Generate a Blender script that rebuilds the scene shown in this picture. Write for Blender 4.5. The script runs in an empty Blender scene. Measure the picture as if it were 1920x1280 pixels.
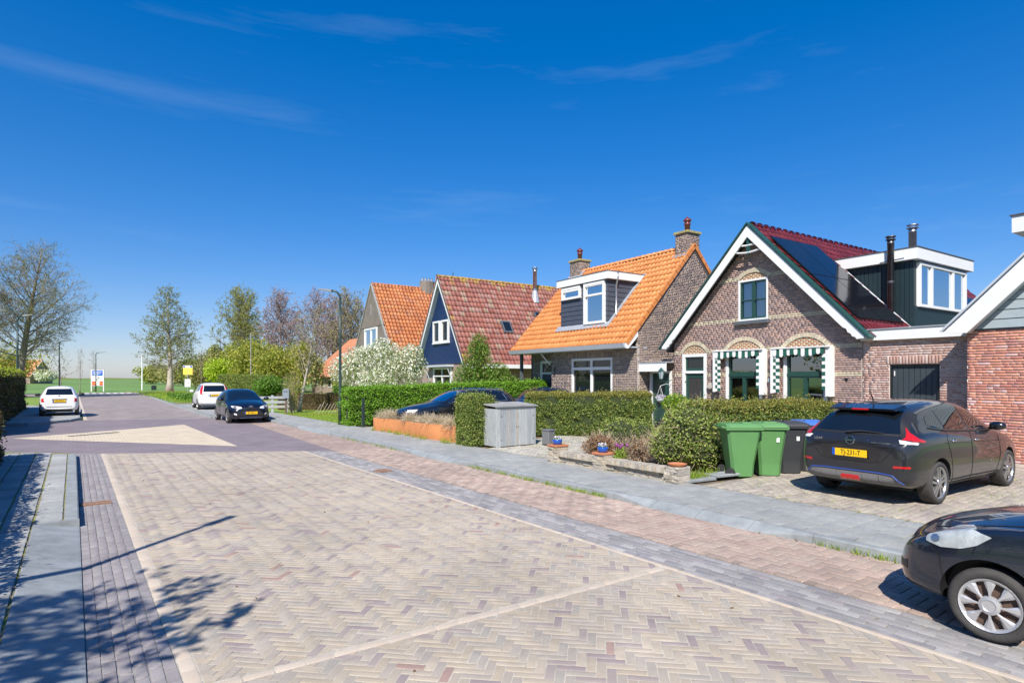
import bpy, bmesh, math, random
import numpy as np
from mathutils import Vector, Matrix
from mathutils.bvhtree import BVHTree

random.seed(7)
RNG = np.random.default_rng(7)
S = bpy.context.scene
COL = S.collection
R = math.radians

# ------------------------------------------------------------------ camera
CAM_H, FPX, HORIZON, YAW = 1.9, 1100.0, 708.0, R(36.803)
cd = bpy.data.cameras.new('camera')
cd.sensor_width = 36.0
cd.lens = FPX / 1920.0 * 36.0
cd.shift_y = (HORIZON - 640.0) / 1920.0
cd.clip_start = 0.1
cd.clip_end = 6000.0
cam = bpy.data.objects.new('camera', cd)
COL.objects.link(cam)
cam.location = (0, 0, CAM_H)
cam.rotation_euler = (R(90), 0, -YAW)
S.camera = cam

# ------------------------------------------------------------------ sky, sun, exposure
SUN_EL = R(45.0)
SUN_AZ = (-0.741, -0.672)            # where the sun stands, seen from the ground
w = bpy.data.worlds.new('World'); S.world = w; w.use_nodes = True
nt = w.node_tree; nt.nodes.clear()
sky = nt.nodes.new('ShaderNodeTexSky'); sky.sky_type = 'NISHITA'; sky.sun_disc = False
sky.sun_elevation = SUN_EL
sky.sun_rotation = math.atan2(SUN_AZ[0], SUN_AZ[1])
sky.altitude = 0.0; sky.air_density = 1.0; sky.dust_density = 0.5; sky.ozone_density = 1.5
hs = nt.nodes.new('ShaderNodeHueSaturation'); hs.inputs['Saturation'].default_value = 1.58
hs.inputs['Value'].default_value = 1.0; hs.inputs['Hue'].default_value = 0.5
tint = nt.nodes.new('ShaderNodeMixRGB'); tint.blend_type = 'MULTIPLY'; tint.inputs[0].default_value = 1.0
tint.inputs['Color2'].default_value = (0.95, 1.00, 1.23, 1)      # clear polarised spring sky
gm = nt.nodes.new('ShaderNodeGamma'); gm.inputs[1].default_value = 0.7      # soft, film-like sky contrast
# thin cirrus streaks, drawn by direction over the whole sky
tc = nt.nodes.new('ShaderNodeTexCoord')
mp = nt.nodes.new('ShaderNodeMapping'); mp.inputs['Scale'].default_value = (1.0, 2.6, 13.0)
mp.inputs['Rotation'].default_value = (0.10, 0.05, 2.3); mp.inputs['Location'].default_value = (3.1, 1.7, 0.4)
cn = nt.nodes.new('ShaderNodeTexNoise'); cn.inputs['Scale'].default_value = 1.5
cn.inputs['Detail'].default_value = 7.0; cn.inputs['Roughness'].default_value = 0.6
cr = nt.nodes.new('ShaderNodeValToRGB')
cr.color_ramp.elements[0].position = 0.57; cr.color_ramp.elements[0].color = (0, 0, 0, 1)
cr.color_ramp.elements[1].position = 0.86; cr.color_ramp.elements[1].color = (0.11, 0.11, 0.11, 1)
cm = nt.nodes.new('ShaderNodeMixRGB'); cm.inputs['Color2'].default_value = (3.4, 4.2, 5.0, 1)
bg = nt.nodes.new('ShaderNodeBackground'); bg.inputs['Strength'].default_value = 0.125
wo = nt.nodes.new('ShaderNodeOutputWorld')
L = nt.links.new
L(sky.outputs[0], gm.inputs[0]); L(gm.outputs[0], tint.inputs['Color1']); L(tint.outputs[0], hs.inputs['Color']); L(tc.outputs['Generated'], mp.inputs[0]); L(mp.outputs[0], cn.inputs['Vector'])
L(cn.outputs['Fac'], cr.inputs[0]); L(cr.outputs[0], cm.inputs['Fac']); L(hs.outputs[0], cm.inputs['Color1'])
L(cm.outputs[0], bg.inputs['Color']); L(bg.outputs[0], wo.inputs[0])

sl = bpy.data.lights.new('sun', 'SUN'); sl.energy = 4.4; sl.angle = R(0.53); sl.color = (1.0, 0.945, 0.86)
sun = bpy.data.objects.new('sun', sl); COL.objects.link(sun)
sdir = Vector((-SUN_AZ[0] * math.cos(SUN_EL), -SUN_AZ[1] * math.cos(SUN_EL), -math.sin(SUN_EL)))
sun.rotation_euler = sdir.to_track_quat('-Z', 'Y').to_euler(); sun.location = (-40, -40, 60)

S.view_settings.view_transform = 'Standard'
S.view_settings.look = 'None'
S.view_settings.exposure = 0.62
S.view_settings.gamma = 1.0
S.render.engine = 'CYCLES'
S.cycles.max_bounces = 6

# ------------------------------------------------------------------ helpers
def cpx(x, y, z=0.0):
    """where a point lands in the 1920x1280 photograph, and its depth (used to rank pieces by size)"""
    s, c = math.sin(YAW), math.cos(YAW)
    Z = x * s + y * c; X = x * c - y * s
    if Z < 0.2: return (-1e4, 0, 1e4)
    return (960 + FPX * X / Z, HORIZON - FPX * (z - CAM_H) / Z, Z)

def ground(u, v, z=0.0):
    s, c = math.sin(YAW), math.cos(YAW)
    Z = (CAM_H - z) * FPX / (v - HORIZON); X = (u - 960) / FPX * Z
    return Vector((Z * s + X * c, Z * c - X * s, z))

def tag(o, label=None, cat=None, group=None, kind=None):
    if label: o['label'] = label
    if cat: o['category'] = cat
    if group: o['group'] = group
    if kind: o['kind'] = kind
    return o

def empty(name, loc=(0, 0, 0), rz=0.0, sc=1.0):
    o = bpy.data.objects.new(name, None); COL.objects.link(o)
    o.location = loc; o.rotation_euler = (0, 0, rz); o.scale = (sc, sc, sc)
    o.empty_display_size = 0.2
    return o

def wmat(o):
    m = o.matrix_basis.copy()
    while o.parent: o = o.parent; m = o.matrix_basis @ m
    return m

class MB:
    """collects faces of one mesh object"""
    def __init__(s): s.v = []; s.f = []; s.m = []; s.r = []; s.cur = 0; s.rnd = 0.0
    def add(s, vs, fs):
        n = len(s.v); s.v.extend([tuple(p) for p in vs])
        for f in fs:
            s.f.append(tuple(i + n for i in f)); s.m.append(s.cur); s.r.append(s.rnd)
        return s
    def box(s, x0, x1, y0, y1, z0, z1, M=None):
        vs = [(x0,y0,z0),(x1,y0,z0),(x1,y1,z0),(x0,y1,z0),(x0,y0,z1),(x1,y0,z1),(x1,y1,z1),(x0,y1,z1)]
        if M is not None: vs = [M @ Vector(p) for p in vs]
        return s.add(vs, [(0,3,2,1),(4,5,6,7),(0,1,5,4),(1,2,6,5),(2,3,7,6),(3,0,4,7)])
    def bbox(s, x0, x1, y0, y1, z0, z1, b=0.01, M=None):
        """box with chamfered vertical and top edges"""
        ring = lambda i, z: [(x0+i+b,y0+i,z),(x1-i-b,y0+i,z),(x1-i,y0+i+b,z),(x1-i,y1-i-b,z),(x1-i-b,y1-i,z),(x0+i+b,y1-i,z),(x0+i,y1-i-b,z),(x0+i,y0+i+b,z)]
        vs = ring(0,z0)+ring(0,z1-b)+ring(b,z1)
        if M is not None: vs = [M @ Vector(p) for p in vs]
        fs = [tuple(reversed(range(8)))]
        for k in (0, 8):
            for i in range(8): fs.append((k+i, k+(i+1)%8, k+8+(i+1)%8, k+8+i))
        fs.append(tuple(range(16,24)))
        return s.add(vs, fs)
    def prism(s, poly, axis, a, b):
        """extrude a 2D polygon: axis 'y' takes (x,z), 'z' takes (x,y), 'x' takes (y,z)"""
        def P(p, t): return (p[0],t,p[1]) if axis == 'y' else ((p[0],p[1],t) if axis == 'z' else (t,p[0],p[1]))
        n = len(poly); vs = [P(p,a) for p in poly]+[P(p,b) for p in poly]
        fs = [tuple(range(n)), tuple(reversed(range(n,2*n)))]
        for i in range(n): fs.append((i, n+i, n+(i+1)%n, (i+1)%n))
        return s.add(vs, fs)
    def tube(s, pts, rad, n=6, cap=True):
        pts = [Vector(p) for p in pts]
        if not hasattr(rad, '__len__'): rad = [rad]*len(pts)
        vs = []; up = None
        for i, p in enumerate(pts):
            d = (pts[min(i+1,len(pts)-1)]-pts[max(i-1,0)])
            if d.length < 1e-9: d = Vector((0,0,1))
            d.normalize()
            if up is None:
                up = Vector((0,0,1)) if abs(d.z) < 0.9 else Vector((1,0,0))
            a = d.cross(up)
            if a.length < 1e-6: a = d.cross(Vector((0.3,1,0.2)))
            a.normalize(); b = a.cross(d); up = b
            for k in range(n):
                t = 2*math.pi*k/n; vs.append(p + a*(rad[i]*math.cos(t)) + b*(rad[i]*math.sin(t)))
        fs = []
        for i in range(len(pts)-1):
            for k in range(n): fs.append((i*n+k, i*n+(k+1)%n, (i+1)*n+(k+1)%n, (i+1)*n+k))
        if cap: fs.append(tuple(reversed(range(n)))); fs.append(tuple(range((len(pts)-1)*n, len(pts)*n)))
        return s.add(vs, fs)
    def lathe(s, prof, n=20, M=None, cap=True):
        """prof: (radius, height) pairs round local z"""
        vs = []
        for r_, z in prof:
            for k in range(n):
                t = 2*math.pi*k/n; vs.append(Vector((r_*math.cos(t), r_*math.sin(t), z)))
        if M is not None: vs = [M @ p for p in vs]
        fs = []
        for i in range(len(prof)-1):
            for k in range(n): fs.append((i*n+k, i*n+(k+1)%n, (i+1)*n+(k+1)%n, (i+1)*n+k))
        if cap: fs.append(tuple(reversed(range(n)))); fs.append(tuple(range((len(prof)-1)*n, len(prof)*n)))
        return s.add(vs, fs)
    def mesh(s, name, mats, smooth=False, attr=False):
        me = bpy.data.meshes.new(name); me.from_pydata(s.v, [], s.f)
        for m in (mats if isinstance(mats,(list,tuple)) else [mats]): me.materials.append(m)
        if any(s.m): me.polygons.foreach_set('material_index', s.m)
        if smooth: me.polygons.foreach_set('use_smooth', [True]*len(s.f))
        if attr:
            a = me.attributes.new('rnd', 'FLOAT', 'FACE'); a.data.foreach_set('value', s.r)
        me.update(); return me
    def build(s, name, mats, parent=None, smooth=False, attr=False, loc=None):
        o = bpy.data.objects.new(name, s.mesh(name, mats, smooth, attr)); COL.objects.link(o)
        if parent is not None: o.parent = parent
        if loc is not None: o.location = loc
        return o

def npmesh(name, V, F4, mat, rnd=None, smooth=False):
    """mesh from numpy arrays: V (n,3), F4 (m,4) quads"""
    me = bpy.data.meshes.new(name)
    me.vertices.add(len(V)); me.vertices.foreach_set('co', np.ascontiguousarray(V, dtype=np.float32).ravel())
    k = F4.shape[1]
    me.loops.add(F4.size); me.loops.foreach_set('vertex_index', np.ascontiguousarray(F4, dtype=np.int32).ravel())
    me.polygons.add(len(F4)); me.polygons.foreach_set('loop_start', np.arange(0, F4.size, k, dtype=np.int32))
    if smooth: me.polygons.foreach_set('use_smooth', np.ones(len(F4), dtype=bool))
    me.materials.append(mat)
    if rnd is not None:
        a = me.attributes.new('rnd','FLOAT','FACE'); a.data.foreach_set('value', np.ascontiguousarray(rnd, dtype=np.float32))
    me.update(calc_edges=True); return me

def link(name, me, parent=None, M=None):
    o = bpy.data.objects.new(name, me); COL.objects.link(o)
    if parent is not None: o.parent = parent
    if M is not None: o.matrix_basis = M
    return o

def copy_tree(o, parent=None):
    c = o.copy(); COL.objects.link(c)
    if parent is not None: c.parent = parent
    for ch in list(o.children): copy_tree(ch, c)
    return c

def pieces(parent, name, rest_name, unit, mats_items, nmax=300, vmax=1400, hide=None):
    """lay many alike pieces: the nmax that show largest are objects sharing one mesh, the rest one 'stuff' part.
    unit: (verts, quads); mats_items: (material, [4x4 Matrix,...])"""
    mat, items = mats_items
    if not items: return
    PM = wmat(parent)
    V0 = np.array(unit[0], dtype=np.float64); F0 = np.array(unit[1], dtype=np.int64)
    rank = []
    for i, M in enumerate(items):
        p = PM @ M.translation
        u, v, Z = cpx(p.x, p.y, p.z)
        vis = (-10 < u < 1930) and (0 < v < vmax) and not (hide and hide(u, v))
        rank.append((Z if vis else Z + 5000, i))
    rank.sort()
    own = [i for Z, i in rank[:nmax] if Z < 4000]; ownset = set(own)
    me = npmesh(name, V0, F0, mat)
    for i in own: link(name, me, parent, items[i])
    rest = [i for i in range(len(items)) if i not in ownset]
    if rest:
        A = np.array([items[i] for i in rest])            # (n,4,4)
        W = np.einsum('nij,vj->nvi', A[:, :3, :3], V0) + A[:, None, :3, 3]
        n = len(rest); F = (F0[None] + (np.arange(n)*len(V0))[:, None, None]).reshape(-1, F0.shape[1])
        rn = np.repeat(RNG.random(n), len(F0))
        o = link(rest_name, npmesh(rest_name, W.reshape(-1,3), F, mat, rn), parent)
        o['kind'] = 'stuff'

def T(x, y, z): return Matrix.Translation((x, y, z))
def SC(x, y, z): return Matrix.Diagonal((x, y, z, 1.0))
def RX(a): return Matrix.Rotation(a, 4, 'X')
def RY(a): return Matrix.Rotation(a, 4, 'Y')
def RZ(a): return Matrix.Rotation(a, 4, 'Z')

def text_mesh(body, size, mat, parent, M, name='lettering', ext=0.002, align='CENTER', sx=1.0):
    cu = bpy.data.curves.new(name, 'FONT'); cu.body = body; cu.size = size; cu.extrude = ext
    cu.align_x = align; cu.align_y = 'CENTER'; cu.resolution_u = 3
    tmp = bpy.data.objects.new('tmp', cu); COL.objects.link(tmp)
    dg = bpy.context.evaluated_depsgraph_get(); me = bpy.data.meshes.new_from_object(tmp.evaluated_get(dg))
    bpy.data.objects.remove(tmp); me.materials.clear(); me.materials.append(mat)
    return link(name, me, parent, M @ SC(sx, 1, 1))
# ------------------------------------------------------------------ materials
MATS = {}
def mat(name, col=(0.5,0.5,0.5), rough=0.6, metal=0.0, ramp=None, noise=None, bump=None, coat=0.0, spec=0.5,
        emis=None, trans=0.0, patch=None, sss=0.0, brick=None, coords='Object', alpha=None, stretch=None, wall=False, wnoise=None):
    """procedural material; ramp = palette picked per piece, noise = (scale, amount), bump = (scale, strength),
    patch = (colour, scale, threshold, softness) for dirt or lichen with a shape of its own"""
    if name in MATS: return MATS[name]
    m = bpy.data.materials.new(name); m.use_nodes = True
    t = m.node_tree; N = t.nodes; L = t.links.new
    b = N['Principled BSDF']
    b.inputs['Roughness'].default_value = rough; b.inputs['Metallic'].default_value = metal
    b.inputs['Specular IOR Level'].default_value = spec
    b.inputs['Coat Weight'].default_value = coat; b.inputs['Coat Roughness'].default_value = 0.03
    if trans: b.inputs['Transmission Weight'].default_value = trans
    if emis: b.inputs['Emission Color'].default_value = (*emis[:3],1); b.inputs['Emission Strength'].default_value = emis[3]
    tc = N.new('ShaderNodeTexCoord'); src = tc.outputs[coords]
    if stretch:
        mp = N.new('ShaderNodeMapping'); mp.inputs['Scale'].default_value = stretch; L(src, mp.inputs[0]); src = mp.outputs[0]
    out = None
    if ramp:
        at = N.new('ShaderNodeAttribute'); at.attribute_name = 'rnd'
        oi = N.new('ShaderNodeObjectInfo')
        ad = N.new('ShaderNodeMath'); ad.operation = 'ADD'; L(at.outputs['Fac'], ad.inputs[0]); L(oi.outputs['Random'], ad.inputs[1])
        fr = N.new('ShaderNodeMath'); fr.operation = 'FRACT'; L(ad.outputs[0], fr.inputs[0])
        rp = N.new('ShaderNodeValToRGB'); rp.color_ramp.interpolation = 'CONSTANT'
        els = rp.color_ramp.elements
        while len(els) > 1: els.remove(els[-1])
        for i, (p, c) in enumerate(ramp):
            e = els[0] if i == 0 else els.new(p)
            e.position = p; e.color = (*c, 1)
        L(fr.outputs[0], rp.inputs[0]); out = rp.outputs[0]
    if wall:
        mp = N.new('ShaderNodeMapping'); mp.inputs['Rotation'].default_value = (R(-90),0,0); L(src, mp.inputs[0]); src = mp.outputs[0]
    if brick:
        c1, c2, mo, bw, bh, ms = brick
        bt = N.new('ShaderNodeTexBrick'); L(src, bt.inputs['Vector'])
        bt.inputs['Color1'].default_value = (*c1,1); bt.inputs['Color2'].default_value = (*c2,1); bt.inputs['Mortar'].default_value = (*mo,1)
        bt.inputs['Scale'].default_value = 1.0; bt.inputs['Mortar Size'].default_value = ms
        bt.inputs['Brick Width'].default_value = bw; bt.inputs['Row Height'].default_value = bh
        out = bt.outputs['Color']
    if out is None:
        rgb = N.new('ShaderNodeRGB'); rgb.outputs[0].default_value = (*col,1); out = rgb.outputs[0]
    if noise:
        nz = N.new('ShaderNodeTexNoise'); nz.inputs['Scale'].default_value = noise[0]; nz.inputs['Detail'].default_value = 6
        nz.inputs['Roughness'].default_value = 0.62
        L(src, nz.inputs['Vector'])
        mr = N.new('ShaderNodeMapRange'); mr.inputs['From Min'].default_value = 0.28; mr.inputs['From Max'].default_value = 0.72
        mr.inputs['To Min'].default_value = 1-noise[1]; mr.inputs['To Max'].default_value = 1+noise[1]
        L(nz.outputs['Fac'], mr.inputs[0])
        mx = N.new('ShaderNodeVectorMath'); mx.operation = 'SCALE'
        L(out, mx.inputs[0]); L(mr.outputs[0], mx.inputs['Scale']); out = mx.outputs[0]
    for wn_ in ([wnoise] if wnoise and not isinstance(wnoise[0],tuple) else (wnoise or [])):
        ge = N.new('ShaderNodeNewGeometry'); nz = N.new('ShaderNodeTexNoise'); nz.inputs['Scale'].default_value = wn_[0]; nz.inputs['Detail'].default_value = 7; nz.inputs['Roughness'].default_value = .65
        L(ge.outputs['Position'], nz.inputs['Vector']); mr = N.new('ShaderNodeMapRange'); mr.inputs['From Min'].default_value = .3; mr.inputs['From Max'].default_value = .7
        mr.inputs['To Min'].default_value = 1-wn_[1]; mr.inputs['To Max'].default_value = 1+wn_[1]*.7; L(nz.outputs['Fac'], mr.inputs[0])
        mx = N.new('ShaderNodeVectorMath'); mx.operation = 'SCALE'; L(out, mx.inputs[0]); L(mr.outputs[0], mx.inputs['Scale']); out = mx.outputs[0]
    for pt in ([patch] if patch and not isinstance(patch[0][0],(tuple,list)) else (patch or [])):
        pc, ps, th, so = pt
        nz = N.new('ShaderNodeTexNoise'); nz.inputs['Scale'].default_value = ps; nz.inputs['Detail'].default_value = 8
        nz.inputs['Roughness'].default_value = 0.68
        L(src, nz.inputs['Vector'])
        mr = N.new('ShaderNodeMapRange'); mr.interpolation_type = 'SMOOTHSTEP'
        mr.inputs['From Min'].default_value = th; mr.inputs['From Max'].default_value = th+so
        L(nz.outputs['Fac'], mr.inputs[0])
        mx = N.new('ShaderNodeMixRGB'); mx.inputs['Color2'].default_value = (*pc,1)
        L(mr.outputs[0], mx.inputs['Fac']); L(out, mx.inputs['Color1']); out = mx.outputs[0]
    L(out, b.inputs['Base Color'])
    if bump:
        nb = N.new('ShaderNodeTexNoise'); nb.inputs['Scale'].default_value = bump[0]; nb.inputs['Detail'].default_value = 5
        L(src, nb.inputs['Vector'])
        bp = N.new('ShaderNodeBump'); bp.inputs['Strength'].default_value = bump[1]; bp.inputs['Distance'].default_value = 0.02
        L(nb.outputs['Fac'], bp.inputs['Height']); L(bp.outputs[0], b.inputs['Normal'])
    MATS[name] = m
    return m

def leafmat(name, cols, rough=0.5, trans=0.25):
    """two-sided leaf: per-leaf colour, some light passing through"""
    m = mat(name, ramp=[(i/len(cols), c) for i, c in enumerate(cols)], rough=rough, spec=0.35)
    t = m.node_tree; N = t.nodes; L = t.links.new
    b = N['Principled BSDF']; src = b.inputs['Base Color'].links[0].from_socket
    tr = N.new('ShaderNodeBsdfTranslucent'); mx = N.new('ShaderNodeMixShader'); mx.inputs[0].default_value = trans
    g = N.new('ShaderNodeMixRGB'); g.blend_type = 'MULTIPLY'; g.inputs[0].default_value = 1; g.inputs['Color2'].default_value = (1.1,1.25,0.55,1)
    L(src, g.inputs['Color1']); L(g.outputs[0], tr.inputs['Color'])
    out = N['Material Output']; L(b.outputs[0], mx.inputs[1]); L(tr.outputs[0], mx.inputs[2]); L(mx.outputs[0], out.inputs['Surface'])
    return m

# paving
mat('paver_yellow', wnoise=[(.35,.16),(2.2,.12)], rough=.82, ramp=[(0,(0.441,0.373,0.287)),(.13,(0.424,0.359,0.282)),(.26,(0.455,0.386,0.297)),(.38,(0.408,0.349,0.284)),(.50,(0.430,0.359,0.269)),(.62,(0.408,0.353,0.291)),(.72,(0.391,0.342,0.284)),(.81,(0.368,0.331,0.279)),(.87,(0.349,0.289,0.261)),(.93,(0.312,0.253,0.239)),(.985,(0.356,0.242,0.201))], noise=(9,.12), bump=(60,.25))
mat('sand_joint', wnoise=(.7,.2), col=(0.454,0.419,0.354), rough=.95, noise=(14,.25), bump=(80,.3), patch=((0.137,0.129,0.079),1.3,.60,.12))
mat('paver_beige', rough=.8, ramp=[(0,(0.528,0.439,0.343)),(.4,(0.499,0.420,0.337)),(.75,(0.557,0.469,0.372))], noise=(12,.14), bump=(60,.2))
mat('paver_grey', wnoise=(1.1,.22), rough=.8, ramp=[(0,(0.281,0.270,0.262)),(.3,(0.337,0.320,0.309)),(.55,(0.248,0.238,0.241)),(.75,(0.372,0.358,0.340)),(.9,(0.304,0.276,0.273))], noise=(8,.22), bump=(50,.25))
mat('paver_mauve', wnoise=(1.1,.2), rough=.8, ramp=[(0,(0.278,0.251,0.249)),(.35,(0.295,0.267,0.265)),(.6,(0.261,0.234,0.235)),(.8,(0.307,0.281,0.276))], noise=(5,.12), bump=(50,.25))
mat('paver_pink', wnoise=[(.5,.2),(3,.12)], rough=.82, ramp=[(0,(0.404,0.302,0.244)),(.25,(0.439,0.333,0.271)),(.5,(0.368,0.275,0.224)),(.7,(0.406,0.321,0.260)),(.88,(0.341,0.266,0.222))], noise=(6,.2), bump=(50,.25))
mat('joint_grey', (.26,.245,.235), .95, noise=(10,.25), bump=(80,.3), patch=((.15,.17,.06),1.6,.62,.1))
mat('joint_moss', (0.204,0.183,0.128), .95, noise=(10,.4), bump=(80,.4), patch=((0.230,0.230,0.043),2.2,.44,.14))
mat('joint_dark', (.17,.16,.145), .95, noise=(10,.3), bump=(80,.3), patch=((.12,.15,.04),1.8,.62,.1))
mat('slab_grey', wnoise=[(.5,.16),(3.5,.14)], rough=.87, ramp=[(0,(0.311,0.316,0.303)),(.35,(0.331,0.336,0.321)),(.7,(0.295,0.302,0.293))], noise=(5,.14), bump=(70,.2), patch=((0.441,0.435,0.407),9,.62,.1))
mat('slab_pale', wnoise=(1.2,.22), rough=.87, ramp=[(0,(.34,.345,.335)),(.25,(.39,.39,.375)),(.5,(.30,.31,.305)),(.75,(.36,.36,.345))], noise=(5,.18), bump=(70,.25), patch=((.25,.27,.20),3.5,.62,.1))
mat('kerb_concrete', wnoise=(1.0,.15), col=(0.268,0.288,0.292), rough=.85, noise=(5,.2), bump=(70,.25), patch=((0.352,0.352,0.336),7,.62,.1))
mat('paver_drive', wnoise=(.8,.2), rough=.85, ramp=[(0,(0.391,0.348,0.280)),(.25,(0.433,0.385,0.306)),(.5,(0.348,0.312,0.264)),(.7,(0.401,0.338,0.290)),(.88,(0.327,0.280,0.248))], noise=(7,.2), bump=(50,.25), patch=((0.176,0.185,0.070),2.4,.66,.08))
mat('paver_oldyard', wnoise=(.8,.2), rough=.88, ramp=[(0,(0.422,0.396,0.333)),(.3,(0.465,0.438,0.370)),(.6,(0.380,0.354,0.306)),(.85,(0.348,0.317,0.269))], noise=(7,.2), bump=(50,.3), patch=((0.194,0.202,0.088),2.0,.62,.1))
mat('table_paving', wnoise=(.5,.14), brick=((0.212,0.176,0.186),(0.252,0.208,0.215),(0.171,0.143,0.150),.2,.1,.006), rough=.8, noise=(1.2,.12), bump=(40,.2))
mat('island_paving', brick=((0.656,0.552,0.399),(0.594,0.497,0.359),(0.397,0.332,0.240),.21,.105,.009), rough=.8, noise=(2.2,.14), bump=(40,.2))
mat('far_paving', wnoise=(.4,.16), brick=((0.314,0.263,0.234),(0.256,0.213,0.202),(0.291,0.252,0.223),.2,.07,.004), rough=.82, noise=(1.6,.22), bump=(30,.2))
mat('red_path', (.36,.115,.085), .85, noise=(1.5,.15), bump=(40,.2))
mat('pale_path', (.38,.36,.33), .85, noise=(2,.15))
mat('road_paint', (.72,.72,.70), .7, noise=(8,.15))
mat('rust_iron', (.27,.155,.10), .85, noise=(14,.3), bump=(40,.4))
mat('dark_iron', (.12,.115,.12), .7, metal=.3)
mat('grass', (0.174,0.270,0.038), .9, noise=(.9,.35), bump=(30,.8), patch=((0.276,0.307,0.044),.25,.5,.2))
mat('field', (0.133,0.240,0.049), .9, noise=(.06,.3), patch=((0.205,0.267,0.071),.03,.5,.2), bump=(3,.5))
mat('soil', (.16,.12,.085), .95, noise=(5,.35), bump=(30,.9), patch=((.28,.24,.18),6,.6,.1))
# masonry
mat('mortar_light', (0.464,0.422,0.380), .92, noise=(10,.15), bump=(90,.2))
mat('mortar_grey', (0.434,0.399,0.354), .92, noise=(10,.18), bump=(90,.2))
mat('mortar_white', (0.731,0.660,0.601), .92, noise=(9,.15), bump=(90,.2))
mat('brick_brown', wnoise=(.8,.14), rough=.85, ramp=[(0,(0.353,0.241,0.208)),(.2,(0.416,0.283,0.243)),(.4,(0.296,0.210,0.190)),(.58,(0.388,0.275,0.253)),(.75,(0.471,0.307,0.246)),(.9,(0.257,0.188,0.177))], noise=(14,.18), bump=(70,.3))
mat('brick_cream', rough=.85, ramp=[(0,(0.531,0.454,0.325)),(.25,(0.578,0.496,0.354)),(.5,(0.496,0.443,0.330)),(.7,(0.614,0.531,0.389)),(.87,(0.448,0.425,0.307))], noise=(10,.15), bump=(70,.3))
mat('brick_orange', rough=.85, ramp=[(0,(0.480,0.222,0.102)),(.4,(0.432,0.186,0.090)),(.7,(0.516,0.252,0.120))], noise=(12,.15), bump=(70,.3))
mat('brick_taupe', wnoise=(.8,.16), rough=.87, ramp=[(0,(0.303,0.232,0.193)),(.2,(0.367,0.282,0.227)),(.4,(0.245,0.195,0.174)),(.55,(0.334,0.256,0.226)),(.7,(0.425,0.330,0.260)),(.85,(0.205,0.166,0.157))], noise=(14,.2), bump=(70,.3))
mat('brick_pink', rough=.88, ramp=[(0,(0.459,0.278,0.224)),(.25,(0.506,0.335,0.286)),(.5,(0.532,0.391,0.342)),(.7,(0.414,0.243,0.189)),(.85,(0.557,0.430,0.381))], noise=(9,.2), bump=(70,.35), patch=((.55,.44,.39),3.2,.52,.14))
mat('brick_red', wnoise=(1.0,.14), rough=.87, ramp=[(0,(0.583,0.248,0.166)),(.2,(0.643,0.293,0.198)),(.4,(0.503,0.200,0.149)),(.55,(0.571,0.269,0.202)),(.7,(0.673,0.345,0.240)),(.82,(0.439,0.199,0.172)),(.93,(0.637,0.407,0.384))], noise=(12,.2), bump=(70,.35))
mat('brick_far_tan', wall=True, brick=((0.345,0.247,0.196),(0.287,0.201,0.167),(0.425,0.356,0.310),.22,.065,.008), rough=.88, noise=(1.5,.15))
mat('brick_far_grey', wall=True, brick=((0.207,0.173,0.137),(0.168,0.141,0.120),(0.256,0.226,0.194),.22,.065,.008), rough=.88, noise=(1.5,.15))
# roofs
mat('tile_orange', rough=.55, ramp=[(0,(.60,.218,.060)),(.3,(.63,.235,.066)),(.6,(.57,.20,.054)),(.85,(.65,.25,.075))], noise=(6,.12), wnoise=(.8,.12), bump=(50,.12))
mat('tile_red', wnoise=(.9,.2), rough=.72, ramp=[(0,(0.358,0.127,0.091)),(.2,(0.392,0.156,0.117)),(.4,(0.318,0.110,0.086)),(.55,(0.384,0.177,0.143)),(.7,(0.340,0.137,0.109)),(.84,(0.408,0.221,0.182)),(.94,(0.402,0.283,0.194))], noise=(5,.22), bump=(50,.2), patch=[((0.406,0.272,0.223),3.0,.66,.1)])
mat('tile_lichen', rough=.8, ramp=[(0,(.42,.23,.10)),(.3,(.45,.27,.08)),(.6,(.36,.16,.09)),(.8,(.50,.32,.05))], noise=(5,.25), bump=(50,.25), patch=[((.52,.33,.03),2.6,.5,.12),((.40,.36,.28),4,.6,.1)])
mat('tile_old', wnoise=(.9,.16), rough=.65, ramp=[(0,(0.513,0.171,0.057)),(.25,(0.570,0.209,0.071)),(.5,(0.465,0.147,0.052)),(.7,(0.541,0.223,0.095)),(.88,(0.427,0.162,0.081))], noise=(5,.18), bump=(50,.15))
mat('tile_wine', rough=.16, ramp=[(0,(.15,.022,.026)),(.5,(.18,.028,.03)),(.8,(.13,.018,.024))], noise=(6,.1), coat=.6)
mat('roof_felt', (.08,.08,.085), .9, noise=(5,.2))
mat('lead', (.40,.42,.45), .55, metal=.25, noise=(7,.2), bump=(15,.3))
mat('zinc', (.44,.46,.48), .42, metal=.55, noise=(5,.12))
mat('galv', (.50,.52,.55), .28, metal=.9, noise=(9,.15))
mat('flue_dark', (.13,.13,.135), .38, metal=.7, noise=(8,.3))
mat('solar', (.008,.009,.013), .10, spec=.38, noise=(3,.1))
mat('solar_frame', (.02,.02,.022), .4, metal=.6)
mat('far_roof_orange', (.50,.20,.10), .85, noise=(1.4,.2), patch=((.36,.16,.10),.6,.55,.15))
mat('pot_wine', (.16,.035,.03), .25, coat=.5)
mat('moss_cap', (.33,.28,.12), .9, noise=(12,.3), bump=(40,.4))
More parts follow.
